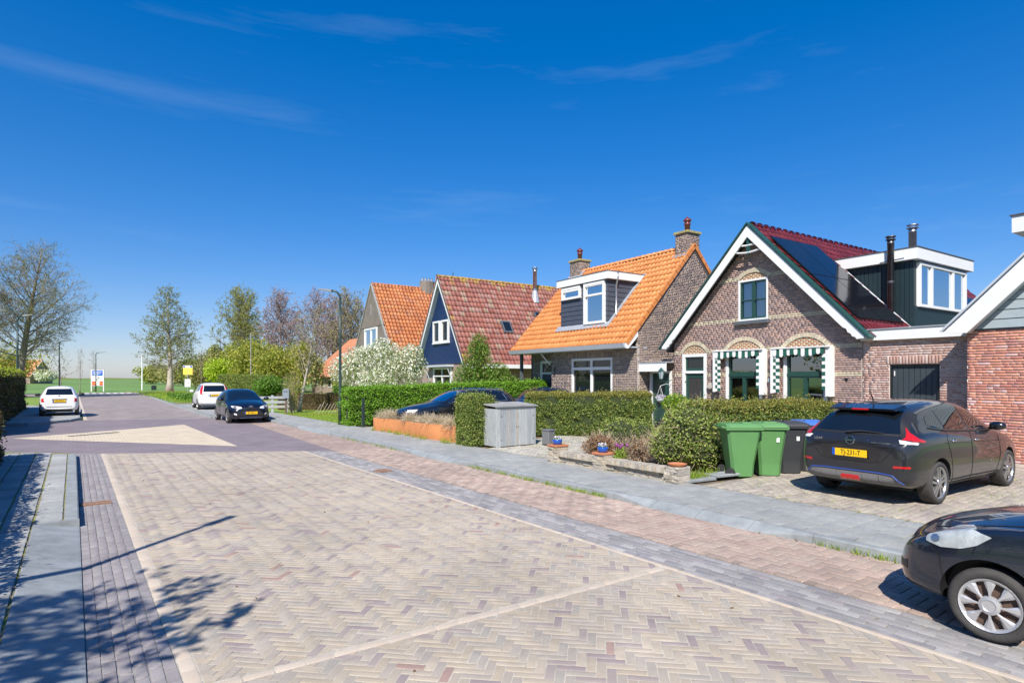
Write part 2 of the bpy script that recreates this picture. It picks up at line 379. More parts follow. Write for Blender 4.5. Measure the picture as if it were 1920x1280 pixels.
# paint, joinery
mat('white_paint', wnoise=(.9,.05), col=(.80,.80,.78), rough=.42, noise=(2.5,.025))
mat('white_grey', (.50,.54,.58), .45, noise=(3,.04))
mat('soft_blue_white', (.62,.67,.72), .45)
mat('green_paint', (.018,.062,.048), .35, coat=.2, noise=(5,.08))
mat('green_trim', (0.019,0.072,0.063), .4, noise=(5,.08))
mat('stripe_green', (.012,.10,.072), .8, noise=(30,.1))
mat('stripe_white', (.78,.78,.74), .85, noise=(30,.06))
mat('blue_board', (.009,.028,.095), .4, noise=(4,.1))
mat('slate_board', (.060,.072,.098), .55, noise=(5,.1))
mat('teal_board', (.014,.030,.036), .5, noise=(5,.1))
mat('pale_board', (.33,.39,.42), .55, noise=(5,.08))
mat('hatch_board', (.043,.056,.065), .55, noise=(5,.12))
mat('black_paint', (.015,.015,.017), .45)
mat('window_glass', (.010,.013,.015), .025, spec=.9)
mat('sky_glass', (.60,.66,.70), .03, metal=1.0)
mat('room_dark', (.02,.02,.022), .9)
mat('curtain', (.72,.72,.70), .9, noise=(20,.05))
mat('blue_curtain', (.06,.13,.30), .9, stretch=(14,14,.4), noise=(3,.4))
mat('slate_sill', (.10,.115,.13), .6)
# plants
mat('bark_grey', (0.267,0.227,0.182), .9, noise=(6,.3), bump=(18,.8), patch=((0.273,0.286,0.156),3,.55,.12))
mat('bark_brown', (.135,.10,.075), .9, noise=(6,.3), bump=(18,.8))
mat('bark_pale', (.42,.37,.30), .85, noise=(5,.25), bump=(14,.6), patch=((.22,.21,.14),2.6,.55,.12))
mat('twig_brown', (0.189,0.133,0.119), .9)
mat('twig_purple', (0.247,0.165,0.180), .9)
mat('twig_olive', (0.210,0.182,0.098), .9)
mat('dry_stem', (.42,.33,.23), .9, noise=(8,.2))
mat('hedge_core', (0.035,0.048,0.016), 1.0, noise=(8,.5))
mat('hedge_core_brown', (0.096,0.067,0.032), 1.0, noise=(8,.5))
leafmat('leaf_privet', [(0.139,0.292,0.023),(0.196,0.383,0.030),(0.112,0.232,0.018),(0.266,0.489,0.041),(0.167,0.338,0.026)])
leafmat('leaf_yew', [(0.132,0.205,0.043),(0.222,0.300,0.064),(0.092,0.158,0.039),(0.313,0.357,0.085),(0.157,0.243,0.053),(0.392,0.399,0.097)])
leafmat('leaf_yew_gold', [(0.293,0.267,0.052),(0.224,0.224,0.052),(0.345,0.293,0.061),(0.155,0.172,0.044)])
leafmat('leaf_shrub', [(0.228,0.299,0.062),(0.335,0.389,0.089),(0.156,0.233,0.049),(0.408,0.441,0.134),(0.264,0.337,0.066)])
leafmat('leaf_dry', [(.40,.32,.24),(.33,.25,.18),(.28,.22,.15),(.22,.15,.11)])
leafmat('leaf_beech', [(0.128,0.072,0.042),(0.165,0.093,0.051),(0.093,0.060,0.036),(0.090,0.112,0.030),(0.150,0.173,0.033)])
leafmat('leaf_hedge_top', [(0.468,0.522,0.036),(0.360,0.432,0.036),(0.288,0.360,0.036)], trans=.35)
leafmat('leaf_spring', [(0.307,0.343,0.054),(0.402,0.407,0.068),(0.236,0.279,0.050),(0.472,0.429,0.097)], trans=.4)
leafmat('leaf_lime', [(0.429,0.546,0.039),(0.351,0.468,0.039),(0.507,0.585,0.069)], trans=.4)
leafmat('leaf_bud', [(0.359,0.328,0.121),(0.292,0.291,0.091),(0.425,0.399,0.142),(0.247,0.242,0.101)], trans=.3)
leafmat('leaf_purple', [(0.450,0.340,0.355),(0.364,0.284,0.293),(0.512,0.386,0.370)], trans=.3)
leafmat('leaf_fresh', [(0.128,0.240,0.030),(0.180,0.315,0.045),(0.098,0.195,0.027)], trans=.35)
leafmat('leaf_olive', [(0.240,0.268,0.057),(0.313,0.322,0.077),(0.180,0.215,0.049)], trans=.3)
leafmat('blossom', [(.80,.78,.72),(.72,.70,.62),(.84,.83,.79),(.62,.62,.48)], trans=.3)
leafmat('straw', [(.62,.50,.38),(.70,.58,.46),(.52,.41,.30),(.58,.48,.36)], trans=.3)
leafmat('red_twig', [(0.240,0.112,0.060),(0.180,0.090,0.053),(0.300,0.180,0.075)], trans=.2)
leafmat('grass_blade', [(0.227,0.356,0.038),(0.309,0.431,0.045),(0.176,0.281,0.030),(0.413,0.450,0.075)], trans=.35)
leafmat('petal_purple', [(0.314,0.077,0.289),(0.373,0.105,0.322),(0.268,0.063,0.229)], trans=.3)
leafmat('petal_lilac', [(.45,.40,.62),(.78,.76,.78),(.80,.80,.76),(.38,.30,.55)], trans=.3)
leafmat('petal_yellow', [(.75,.62,.05),(.68,.55,.04)], trans=.3)
# things
mat('corten', (.46,.185,.065), .85, noise=(2.0,.12), bump=(60,.2), patch=[((.20,.085,.05),1.4,.55,.14)], stretch=(1,1,.6))
mat('wood_grey', rough=.9, ramp=[(0,(.36,.38,.385)),(.3,(.40,.42,.42)),(.6,(.32,.345,.355)),(.85,(.37,.36,.34))], noise=(4,.25), bump=(30,.4), stretch=(8,8,.7))
mat('stone_slab', rough=.9, ramp=[(0,(.42,.37,.29)),(.25,(.47,.42,.345)),(.5,(.36,.33,.28)),(.75,(.44,.37,.27))], noise=(7,.22), bump=(25,.6))
mat('terracotta', (.46,.17,.075), .8, noise=(6,.15))
mat('blue_glaze', (.010,.085,.42), .12, coat=.8)
mat('bin_green', (0.108,0.263,0.091), .42, noise=(3,.06), patch=((0.153,0.308,0.127),6,.66,.06))
mat('bin_black', (.042,.045,.050), .5, noise=(3,.12), patch=((.09,.09,.09),5,.66,.06))
mat('bin_blue', (.055,.15,.46), .4, noise=(3,.05))
mat('rubber', (.022,.022,.023), .8, noise=(14,.2))
mat('tyre_dusty', (.050,.047,.045), .85, noise=(9,.25), bump=(50,.2))
mat('plate_yellow', (.85,.52,.01), .4)
mat('plate_blue', (.01,.08,.42), .4)
mat('sign_blue', (.012,.10,.46), .4)
mat('sign_red', (.58,.03,.025), .4)
mat('sign_yellow', (.80,.58,.08), .5)
mat('post_dark', (.022,.036,.034), .45)
mat('lamp_green', (.022,.045,.036), .4, coat=.2)
mat('lamp_head', (0.231,0.242,0.248), .4)
mat('concrete_grey', (.30,.30,.29), .8, noise=(4,.2))
mat('grey_metal', (.23,.235,.245), .5, metal=.5)
mat('mail_grey', (0.240,0.276,0.312), .4)
mat('sticker', (.72,.73,.72), .5)
mat('glass_lantern', (.35,.42,.45), .1)
# cars
mat('car_black', (.0075,.0080,.0095), .22, coat=1.0, noise=(1.2,.25))
mat('car_grey_black', (.024,.025,.029), .30, coat=1.0, metal=.35)
mat('car_navy', (.0075,.011,.022), .25, coat=1.0)
mat('car_midnight', (.006,.008,.018), .25, coat=1.0, metal=.2)
mat('car_white', (.80,.80,.79), .3, coat=.7)
mat('car_blue', (.010,.022,.075), .3, coat=.8)
mat('car_glass', (.006,.008,.010), .03, spec=.8, coat=.5)
mat('car_trim', (.018,.018,.019), .55)
mat('car_seam', (.002,.002,.002), .8)
mat('diffuser', (.155,.15,.145), .6, noise=(4,.1))
mat('chrome', (.70,.71,.72), .14, metal=1.0)
mat('alloy', (.52,.52,.53), .3, metal=.9)
mat('hubcap', (0.527,0.527,0.535), .35, metal=.5, noise=(5,.06))
mat('steel_rust', (.115,.072,.055), .8, noise=(9,.3))
mat('lamp_red', (.48,.010,.012), .12, coat=.8)
mat('lamp_white', (.66,.67,.68), .14, coat=.8)
mat('lamp_hazy', (.40,.435,.44), .16, coat=1.0, noise=(11,.3), patch=((.24,.27,.29),5,.55,.1))
mat('accent_blue', (0.033,0.066,0.252), .3, coat=.6)
mat('seat_dark', (.03,.03,.032), .9)
# ------------------------------------------------------------------ ground and paving
ROAD = -0.10            # carriageway level; pavements and gardens lie at 0

def struct(name, mb, m, parent=None, **k):
    o = mb.build(name, m, parent, **k)
    if parent is None: o['kind'] = 'structure'
    return o

def sheet(name, poly, z, m, thick=0.3):
    b = MB(); b.prism(poly, 'z', z - thick, z)
    b.f[0] = tuple(reversed(b.f[0])); b.f[1] = tuple(reversed(b.f[1]))
    for i in range(2, len(b.f)): b.f[i] = tuple(reversed(b.f[i]))
    return struct(name, b, m)

def clip(poly, region):
    """Sutherland-Hodgman, region convex and counter-clockwise"""
    out = poly
    for i in range(len(region)):
        a = region[i]; b = region[(i+1) % len(region)]
        inp = out; out = []
        side = lambda p: (b[0]-a[0])*(p[1]-a[1]) - (b[1]-a[1])*(p[0]-a[0])
        for j in range(len(inp)):
            p, q = inp[j], inp[(j+1) % len(inp)]
            sp, sq = side(p), side(q)
            if sp >= 0: out.append(p)
            if sp * sq < 0:
                t = sp/(sp-sq); out.append((p[0]+(q[0]-p[0])*t, p[1]+(q[1]-p[1])*t))
        if len(out) < 3: return []
    return out

def area(p): return 0.5*sum(p[i][0]*p[(i+1)%len(p)][1]-p[(i+1)%len(p)][0]*p[i][1] for i in range(len(p)))

def paver_unit(b=0.035):
    """paver in unit box, chamfered top; b is relative"""
    v = [(-.5,-.5,-1),(.5,-.5,-1),(.5,.5,-1),(-.5,.5,-1)]
    v += [(-.5,-.5,-.03),(.5,-.5,-.03),(.5,.5,-.03),(-.5,.5,-.03)]
    c = .5-b*.5; d = .5-b
    v += [(-c,-d,0),(c,-d,0),(c,d,0),(-c,d,0)]
    f = []
    for k in (0,4):
        for i in range(4): f.append((k+i, k+(i+1)%4, k+4+(i+1)%4, k+4+i))
    f.append((8,9,10,11))
    return v, f

def herring(Lb, Wb, ang, x0, x1, y0, y1):
    """45-degree style herringbone, bricks n times as long as wide"""
    n = int(round(Lb/Wb)); cx, cy = (x0+x1)/2, (y0+y1)/2
    rad = math.hypot(x1-x0, y1-y0)/2 + Lb; k = int(rad/Wb)+n
    ca, sa = math.cos(ang), math.sin(ang); out = []
    for j in range(-k, k):
        for i in range(-k, k):
            if (i-j) % (2*n) == 0:
                lx, ly, l, w_, a = (i+n/2)*Wb, (j+.5)*Wb, Lb, Wb, ang
                out.append((cx+lx*ca-ly*sa, cy+lx*sa+ly*ca, l, w_, a))
            if (j-(i-2*n+1)) % (2*n) == 0:
                lx, ly = (i+.5)*Wb, (j+n/2)*Wb
                out.append((cx+lx*ca-ly*sa, cy+lx*sa+ly*ca, Lb, Wb, ang+math.pi/2))
    return out

def bond(Lb, Wb, ang, x0, x1, y0, y1, shift=.5, jit=0.0):
    """running bond, brick length along direction ang"""
    cx, cy = (x0+x1)/2, (y0+y1)/2; rad = math.hypot(x1-x0, y1-y0)/2+Lb
    ca, sa = math.cos(ang), math.sin(ang); out = []
    ki, kj = int(rad/Lb)+2, int(rad/Wb)+2
    for j in range(-kj, kj):
        s = (shift*j) % 1.0 + random.uniform(-jit, jit)
        for i in range(-ki, ki):
            lx, ly = (i+s)*Lb, (j+.5)*Wb
            out.append((cx+lx*ca-ly*sa, cy+lx*sa+ly*ca, Lb, Wb, ang))
    return out

def pave(parent, piece, rest, rects, regions, z, m, joint=0.008, deep=0.03, nmax=300, jz=0.001, tilt=0.0035, vis=None):
    """fill convex regions with pavers; whole ones can be objects, cut ones join the rest"""
    items = []; cut = MB()
    for (x, y, l, w_, a) in rects:
        if vis and not vis(x, y): continue
        hx, hy = l/2, w_/2; ca, sa = math.cos(a), math.sin(a)
        q = [(x+sx*hx*ca-sy*hy*sa, y+sx*hx*sa+sy*hy*ca) for sx, sy in ((-1,-1),(1,-1),(1,1),(-1,1))]
        for reg in regions:
            if max(p[0] for p in q) < min(p[0] for p in reg) or min(p[0] for p in q) > max(p[0] for p in reg): continue
            if max(p[1] for p in q) < min(p[1] for p in reg) or min(p[1] for p in q) > max(p[1] for p in reg): continue
            c = clip(q, reg)
            if not c: continue
            ar = area(c)
            if ar > l*w_*0.995:
                zz = z + random.uniform(-jz, jz)
                jj = joint*random.uniform(.75,1.35)
                items.append(T(x,y,zz) @ RZ(a+random.gauss(0,.006)) @ RX(random.gauss(0,tilt)) @ RY(random.gauss(0,tilt*.6)) @ SC(l-jj, w_-jj, deep))
            elif ar > l*w_*0.12:
                gx = sum(p[0] for p in c)/len(c); gy = sum(p[1] for p in c)/len(c)
                s = 1-joint/max(.04, math.sqrt(ar))
                cc = [(gx+(p[0]-gx)*s, gy+(p[1]-gy)*s) for p in c]
                cut.rnd = random.random(); n = len(cc)
                zz = z + random.uniform(-jz, jz)
                cut.add([(p[0],p[1],zz) for p in cc]+[(p[0],p[1],zz-deep) for p in cc],
                        [tuple(range(n))]+[(i, n+i, n+(i+1)%n, (i+1)%n) for i in range(n)])
    pieces(parent, piece, rest, paver_unit(), (m, items), nmax)
    if cut.f:
        o = cut.build('cut_'+rest, m, parent, attr=True); o['kind'] = 'stuff'
    return items

def rect(x0, x1, y0, y1): return [(x0,y0),(x1,y0),(x1,y1),(x0,y1)]

# the land
g = MB(); g.add([(-3000,-3000,-.16),(3000,-3000,-.16),(3000,3000,-.16),(-3000,3000,-.16)], [(0,1,2,3)])
struct('ground', g, MATS['field'])
# carriageway bed
def far_y(x): return 16.3 + (5.01-x)*0.592          # slanting near edge of the raised table
ROADM = sheet('road', [(.58,-9),(5.067,-9),(5.067,16.27),(.68,18.87),(.58,18.93)], ROAD-.003, MATS['sand_joint'])
rA = [(.69,4.27),(5.0,4.05),(5.0,far_y(5.0)-.06),(.69,far_y(.69)-.06)]
rB = [(.69,-6),(5.0,-6),(5.0,3.95),(.69,4.17)]
seen = lambda x, y: (lambda q: -150 < q[0] < 2080 and q[1] < 1420)(cpx(x, y, ROAD))
pave(ROADM, 'herringbone_brick', 'herringbone_bricks', herring(.207,.069,R(45),.6,5.1,-1,19), [rA, rB], ROAD, MATS['paver_yellow'], joint=.0075, vis=seen, jz=.001)
# beige border rows: left edge, right edge, the row across
edge = [(.635, y, .20, .10, R(90)) for y in np.arange(2.0, 18.9, .203)]
pave(ROADM, 'border_brick', 'border_bricks', edge, [rect(.5,.8,1,far_y(.63))], ROAD, MATS['paver_beige'], nmax=120, vis=seen)
edge = [(5.035, y, .20, .062, R(90)) for y in np.arange(.5, 16.4, .203)]
pave(ROADM, 'border_brick', 'border_bricks', edge, [rect(4.9,5.2,0,16.35)], ROAD+.001, MATS['paver_beige'], nmax=120, vis=seen)
aa = math.atan2(-.22, 4.31)
edge = [(.70+t*math.cos(aa), 4.21+t*math.sin(aa), .20, .085, aa) for t in np.arange(.1, 4.3, .203)]
pave(ROADM, 'border_brick', 'border_bricks', edge, [rect(.69,5.0,3,5)], ROAD+.0012, MATS['paver_beige'], nmax=60, vis=seen)
# gutters
sheet('left_gutter', [(.05,-9),(.579,-9),(.579,18.93),(.05,19.24)], ROAD-.011, MATS['joint_grey']); sheet('right_gutter', [(5.068,-9),(5.72,-9),(5.72,15.9),(5.068,16.27)], ROAD-.011, MATS['joint_grey'])
cols = [(.115+.086*i, y+(.1 if i % 2 else 0)+random.uniform(-.02,.02), .2, .086, R(90)) for i in range(6) for y in np.arange(3.0, 19.2, .205)]
pave(ROADM, 'gutter_brick', 'gutter_bricks', cols, [[(.075,2.6),(.58,2.6),(.58,far_y(.58)),(.075,far_y(.075))]], ROAD-.004, MATS['paver_mauve'], joint=.012, vis=seen, jz=.002, tilt=.006)
cols = [(5.11+.092*i, y+(.1 if i % 2 else 0)+random.uniform(-.02,.02), .2, .092, R(90)) for i in range(7) for y in np.arange(-2.0, 16.5, .205)]
pave(ROADM, 'gutter_brick', 'gutter_bricks', cols, [[(5.067,-2.5),(5.71,-2.5),(5.71,15.95),(5.067,16.3)]], ROAD-.004, MATS['paver_grey'], vis=seen, jz=.002, tilt=.006)
# drains lying in the gutters
for (x, y, rz, sx, sy, lab) in ((.29, 11.45, .06, .40, .24, 'small rusty iron drain cover in the left gutter'), (5.33, 11.75, .1, .30, .34, 'rusty iron drain cover in the grey right gutter')):
    d = empty('drain_cover', (x, y, ROAD+.002), rz); tag(d, lab, 'drain cover')
    b = MB(); b.box(-sx/2,sx/2,-sy/2,-sy/2+.03,-.03,.012); b.box(-sx/2,sx/2,sy/2-.03,sy/2,-.03,.012); b.box(-sx/2,-sx/2+.03,-sy/2+.03,sy/2-.03,-.03,.012); b.box(sx/2-.03,sx/2,-sy/2+.03,sy/2-.03,-.03,.012); b.build('frame', MATS['rust_iron'], d)
    b = MB(); b.box(-sx/2+.03,sx/2-.03,-sy/2+.03,sy/2-.03,-.03,.003)
    for i in range(4): b.box(-sx/2+.05+i*(sx-.1)/4,-sx/2+.05+i*(sx-.1)/4+.035,-sy/2+.05,sy/2-.05,.003,.009)
    b.build('grate', MATS['rust_iron'], d)
# parking lane with pinkish bricks
LANE = sheet('parking_lane', [(5.725,-9),(7.16,-9),(7.16,30.4),(5.5,32.0),(5.725,15.9)], ROAD-.014, MATS['joint_dark'])
pave(LANE, 'lane_brick', 'lane_bricks', herring(.20,.10,R(0),5.72,7.16,-3,15.8), [rect(5.725,7.15,-2.5,15.7)], ROAD+.001, MATS['paver_pink'], joint=.010, vis=seen, jz=.001, tilt=.003)
sheet('lane_far', [(5.727,15.7),(7.15,15.7),(7.15,30.3),(6.4,31.2)], ROAD+.001, MATS['paver_pink'], .01)
# raised table with the pale triangle, side street to the left
sheet('speed_table', [(5.01,16.3),(5.725,15.9),(6.35,31.25),(5.5,32.0),(.27,34.2),(-.9,33.4),(-30,37.2),(-30,23.4),(-2.4,20.7),(-1.07,19.9),(.68,18.87)], ROAD+.002, MATS['table_paving'])
sheet('traffic_island_paving', [(-1.57,25.3),(3.85,18.6),(3.79,28.4)], ROAD+.007, MATS['island_paving'], .05)
d = MB()
for i in range(8): d.box(-.62+i*.21,-.62+i*.21+.16,-.11,.11,0,.012)
o = d.build('drain_grating', MATS['dark_iron'], loc=(.42,25.3,ROAD+.008)); o.rotation_euler = (0,0,R(28)); tag(o, 'dark slotted drain grating in the pale paved triangle', 'drain grating')
# road beyond the table, bending left at the fields
sheet('far_road', [(.5,34.1),(5.45,32.0),(5.9,50),(6.5,78),(8.2,93),(2.0,96),(-6,95),(-40,100),(-40,91),(-9,86),(-1.5,74),(.2,55)], ROAD, MATS['far_paving'])
b = MB(); b.box(.40,.54,34.3,78,ROAD,ROAD+.006); struct('edge_line', b, MATS['paver_beige'])
b = MB()
for i in range(9):
    x = 1.2+i*.75; b.box(x, x+.42, 90.2, 94.5, ROAD, ROAD+.006)
struct('crossing_marks', b, MATS['road_paint'])
sheet('cycle_path', [(8.4,92.5),(5.6,95.8),(10,100),(24,103.5),(60,108),(60,105),(26,99.5),(14,96)], ROAD+.004, MATS['red_path'])
sheet('farm_track', [(23,102),(60,107),(95,118),(140,150),(150,150),(100,114),(60,103)], ROAD+.008, MATS['pale_path'])
# ---- right pavement
PAVE = sheet('pavement', [(7.3,-9),(8.92,-9),(8.92,30),(13,30.2),(13,31.2),(7.3,31.4)], -.014, MATS['joint_moss'])
seen0 = lambda x, y: (lambda q: -150 < q[0] < 2100 and q[1] < 1420)(cpx(x, y, 0))
pave(PAVE, 'paving_slab', 'paving_slabs', bond(.30,.30,R(0),7.3,8.9,-4,30), [rect(7.322,8.90,-3.5,29.9)], 0, MATS['slab_grey'], joint=.019, vis=seen0, jz=.0015, tilt=.003)
# kerb stones and drop kerbs
KERB = struct('kerb', MB().box(7.17,7.29,-9,31,-.4,-.11), MATS['concrete_grey'])
for (y0, y1, kind) in ((24.0,28.6,0),(20.05,24.0,1),(14.5,20.05,0),(11.3,14.5,1),(6.75,11.3,0),(3.5,6.75,1),(-6,3.5,0)):
    n = max(1, int(round((y1-y0)/(1.0 if kind == 0 else .8)))); st = (y1-y0)/n
    for i in range(n):
        a, c = y0+i*st+.004, y0+(i+1)*st-.004
        b = MB()
        if kind == 0:
            prof = [(7.155,-.12),(7.30,-.12),(7.30,.001),(7.185,.001),(7.165,-.012)]
        else:
            prof = [(7.06,-.12),(7.305,-.12),(7.305,.001),(7.27,0),(7.08,-.085)]
        if kind == 1 and i in (0, n-1):              # the end stones twist up to the kerb
            hi, lo = [(7.155,-.12),(7.305,-.12),(7.305,.001),(7.185,.001),(7.165,-.012)], prof
            s0, s1 = (hi, lo) if i == 0 else (lo, hi)
            if n == 1: s0, s1 = lo, lo
            k = 5; b.add([(p[0],a,p[1]) for p in s0]+[(p[0],c,p[1]) for p in s1], [tuple(range(k)),tuple(reversed(range(k,2*k)))]+[(j,k+j,k+(j+1)%k,(j+1)%k) for j in range(k)])
        else: b.prism(prof, 'y', a, c)
        b.build('kerb_stone', MATS['kerb_concrete'], KERB)
# kerb where the lane ends and along the far verge
FK = struct('far_kerb', MB().box(5.5,5.62,33,74,-.4,-.12), MATS['concrete_grey'])
for i in range(42):
    y = 32.2+i; x = 5.42+(y-32)*.022
    MB().prism([(x,-.12),(x+.16,-.12),(x+.16,.0),(x+.03,.0)], 'y', y, y+.985).build('kerb_stone', MATS['kerb_concrete'], FK)
for i in range(3):
    t = i/3; b = MB(); M = T(7.2-.55*i,29.1+1.0*i,0) @ RZ(R(118)); b.box(0,1.1,-.07,.07,-.12,.001,M); b.build('kerb_stone', MATS['kerb_concrete'], FK)
FP = sheet('far_pavement', [(5.58,32.3),(7.2,29.6),(8.9,29.5),(8.9,45),(8.4,52),(6.1,52)], -.01, MATS['joint_moss'], .2)
pave(FP, 'paving_slab', 'paving_slabs', bond(.40,.40,R(0),5.5,9,29,48), [[(5.65,32.3),(7.2,29.75),(8.85,29.75),(8.85,48),(5.95,48)]], 0, MATS['slab_grey'], joint=.012, nmax=120)
# ---- left pavement
LP = sheet('left_pavement', [(-1.35,-4),(-.42,-4),(-.42,9.83),(.06,9.83),(.06,18.6),(-.6,19.2),(-1.35,19.9)], -.016, MATS['joint_moss'], .25)
rl = [(-.262-.32*i, y+random.uniform(-.01,.01), .30, .31, R(90)) for i in range(4) for y in np.arange(1.5+.15*(i%2), 19.4, .308)]
pave(LP, 'paving_slab', 'paving_slabs', rl, [[(-1.4,1),(-.425,1),(-.425,18.9),(-1.4,19.6)],[(-.42,9.84),(-.105,9.84),(-.105,18.4),(-.42,18.6)]], 0, MATS['slab_pale'], joint=.024, nmax=240, vis=lambda x, y: (lambda q: q[0] > -60 and q[1] < 1420)(cpx(x, y, 0)), jz=.003, tilt=.006)
for i in range(9):                                      # kerb stones of the raised stretch
    a = 9.855+i*.95; b = MB(); b.prism([(-.095,-.12),(.07,-.12),(.065,-.01),(.05,.001),(-.095,.001)], 'y', a, a+.94)
    b.build('kerb_stone', MATS['kerb_concrete'], LP)
MB().box(-.415,.069,9.797,9.848,-.16,.0015).build('kerb_stone', MATS['kerb_concrete'], LP)
for i in range(9):                                      # smooth sloping drop-kerb blocks
    a = 1.69+i*.9; b = MB(); b.prism([(-.415,-.16),(.072,-.16),(.07,-.094),(.05,-.088),(-.40,.001),(-.415,.001)], 'y', a, a+.893)
    b.build('ramp_block', MATS['kerb_concrete'], LP)
LC = sheet('corner_pavement', [(-6,33.4),(-1.6,31.9),(-.2,33.4),(.25,35.0),(.4,46),(-2.3,52),(-9,52)], -.0, MATS['slab_grey'], .2)
b = MB()
for i, (p, q) in enumerate([((-6,33.4),(-3.8,32.65)),((-3.8,32.65),(-1.6,31.9)),((-1.6,31.9),(-.9,32.5)),((-.9,32.5),(-.2,33.4)),((-.2,33.4),(.25,35.0))]):
    d = Vector((q[0]-p[0], q[1]-p[1], 0)); M = T(p[0],p[1],0) @ RZ(math.atan2(d.y,d.x))
    MB().box(0,d.length-.01,-.11,.02,-.12,.006,M).build('kerb_stone', MATS['kerb_concrete'], LC)
# verges, gardens and yards
sheet('left_verge', [(-40,-20),(-1.36,-20),(-1.36,19.9),(-2.4,20.75),(-40,24)], -.02, MATS['grass'], .2)
sheet('left_garden', [(-60,36.5),(-2.4,33.3),(-2.4,52),(.1,56),(-1.6,74),(-9,85.6),(-60,88)], -.03, MATS['grass'], .2)
sheet('right_verge', [(8.93,23.0),(30,22),(60,60),(60,96),(24,97),(14,94),(8.6,91.5),(6.75,78),(6.15,52),(8.4,52.01),(8.93,45)], -.015, MATS['grass'], .2)
sheet('front_gardens', [(8.93,-9),(32,-9),(32,21.9),(8.93,22.95)], -.03, MATS['soil'], .2)
YARD = sheet('driveway', [(8.93,-8),(17.2,-8),(17.0,5.9),(8.93,6.35)], -.008, MATS['joint_moss'], .1)
pave(YARD, 'drive_brick', 'drive_bricks', bond(.21,.105,R(0),8.9,17.2,-3,6.5), [[(8.94,-3),(17,-3),(16.9,5.85),(8.94,6.3)]], .004, MATS['paver_drive'], joint=.013, vis=seen0, jz=.002, tilt=.005)
YARD2 = sheet('neighbour_driveway', [(8.93,10.3),(13.2,10.0),(17.3,11.5),(17.3,14.4),(12.4,14.6),(8.93,13.1)], -.008, MATS['joint_moss'], .1)
pave(YARD2, 'drive_brick', 'drive_bricks', herring(.21,.105,R(45),8.9,14,9.5,14.8), [[(8.94,10.3),(13.1,10.05),(13.1,14.5),(12.4,14.5),(8.94,13.0)]], .004, MATS['paver_oldyard'], joint=.012, jz=.002, tilt=.006)
sheet('car_port_paving', [(8.93,14.6),(12.6,15.2),(20,16),(20,20.6),(8.93,21.5)], -.004, MATS['paver_oldyard'], .1)
# ------------------------------------------------------------------ house kit
def clear_glass():
    m = bpy.data.materials.new('clear_glass'); m.use_nodes = True
    t = m.node_tree; N = t.nodes; L = t.links.new; N.remove(N['Principled BSDF'])
    tr = N.new('ShaderNodeBsdfTransparent'); tr.inputs[0].default_value = (.72,.76,.76,1)
    gl = N.new('ShaderNodeBsdfGlossy'); gl.inputs['Roughness'].default_value = .015; gl.inputs['Color'].default_value = (.9,.95,1,1)
    fr = N.new('ShaderNodeFresnel'); fr.inputs[0].default_value = 1.75
    ad = N.new('ShaderNodeMath'); ad.operation = 'ADD'; ad.use_clamp = True; ad.inputs[1].default_value = .22
    mx = N.new('ShaderNodeMixShader'); L(fr.outputs[0], ad.inputs[0]); L(ad.outputs[0], mx.inputs[0]); L(tr.outputs[0], mx.inputs[1]); L(gl.outputs[0], mx.inputs[2])
    L(mx.outputs[0], N['Material Output'].inputs[0]); MATS['clear_glass'] = m
clear_glass()

BRICK = ([(-.5,0,-.5),(.5,0,-.5),(.5,0,.5),(-.5,0,.5),(-.5,1,-.5),(.5,1,-.5),(.5,1,.5),(-.5,1,.5)],
         [(0,1,2,3),(1,5,6,2),(3,2,6,7),(4,0,3,7),(4,5,1,0)])

def cross_bond(k, a, b, l=.21, w_=.10, j=.010):
    """rows of stretchers and headers by turns"""
    p = l+j if k % 2 == 0 else (l+j)/2
    x = math.floor(a/p)*p + (0 if k % 4 < 2 else p/2)-p
    while x < b: yield x, x+p; x += p
def wild_bond(k, a, b, l=.20, j=.010):
    rs = random.Random(k*77+5); x = a-rs.random()*l
    while x < b:
        p = rs.choice((l+j, (l+j)/2, l*.55+j, l+j)); yield x, x+p; x += p
def short_bond(k, a, b):
    rs = random.Random(k*31+2); x = a-rs.random()*.1
    while x < b:
        p = rs.choice((.115,.115,.125,.22)); yield x, x+p; x += p

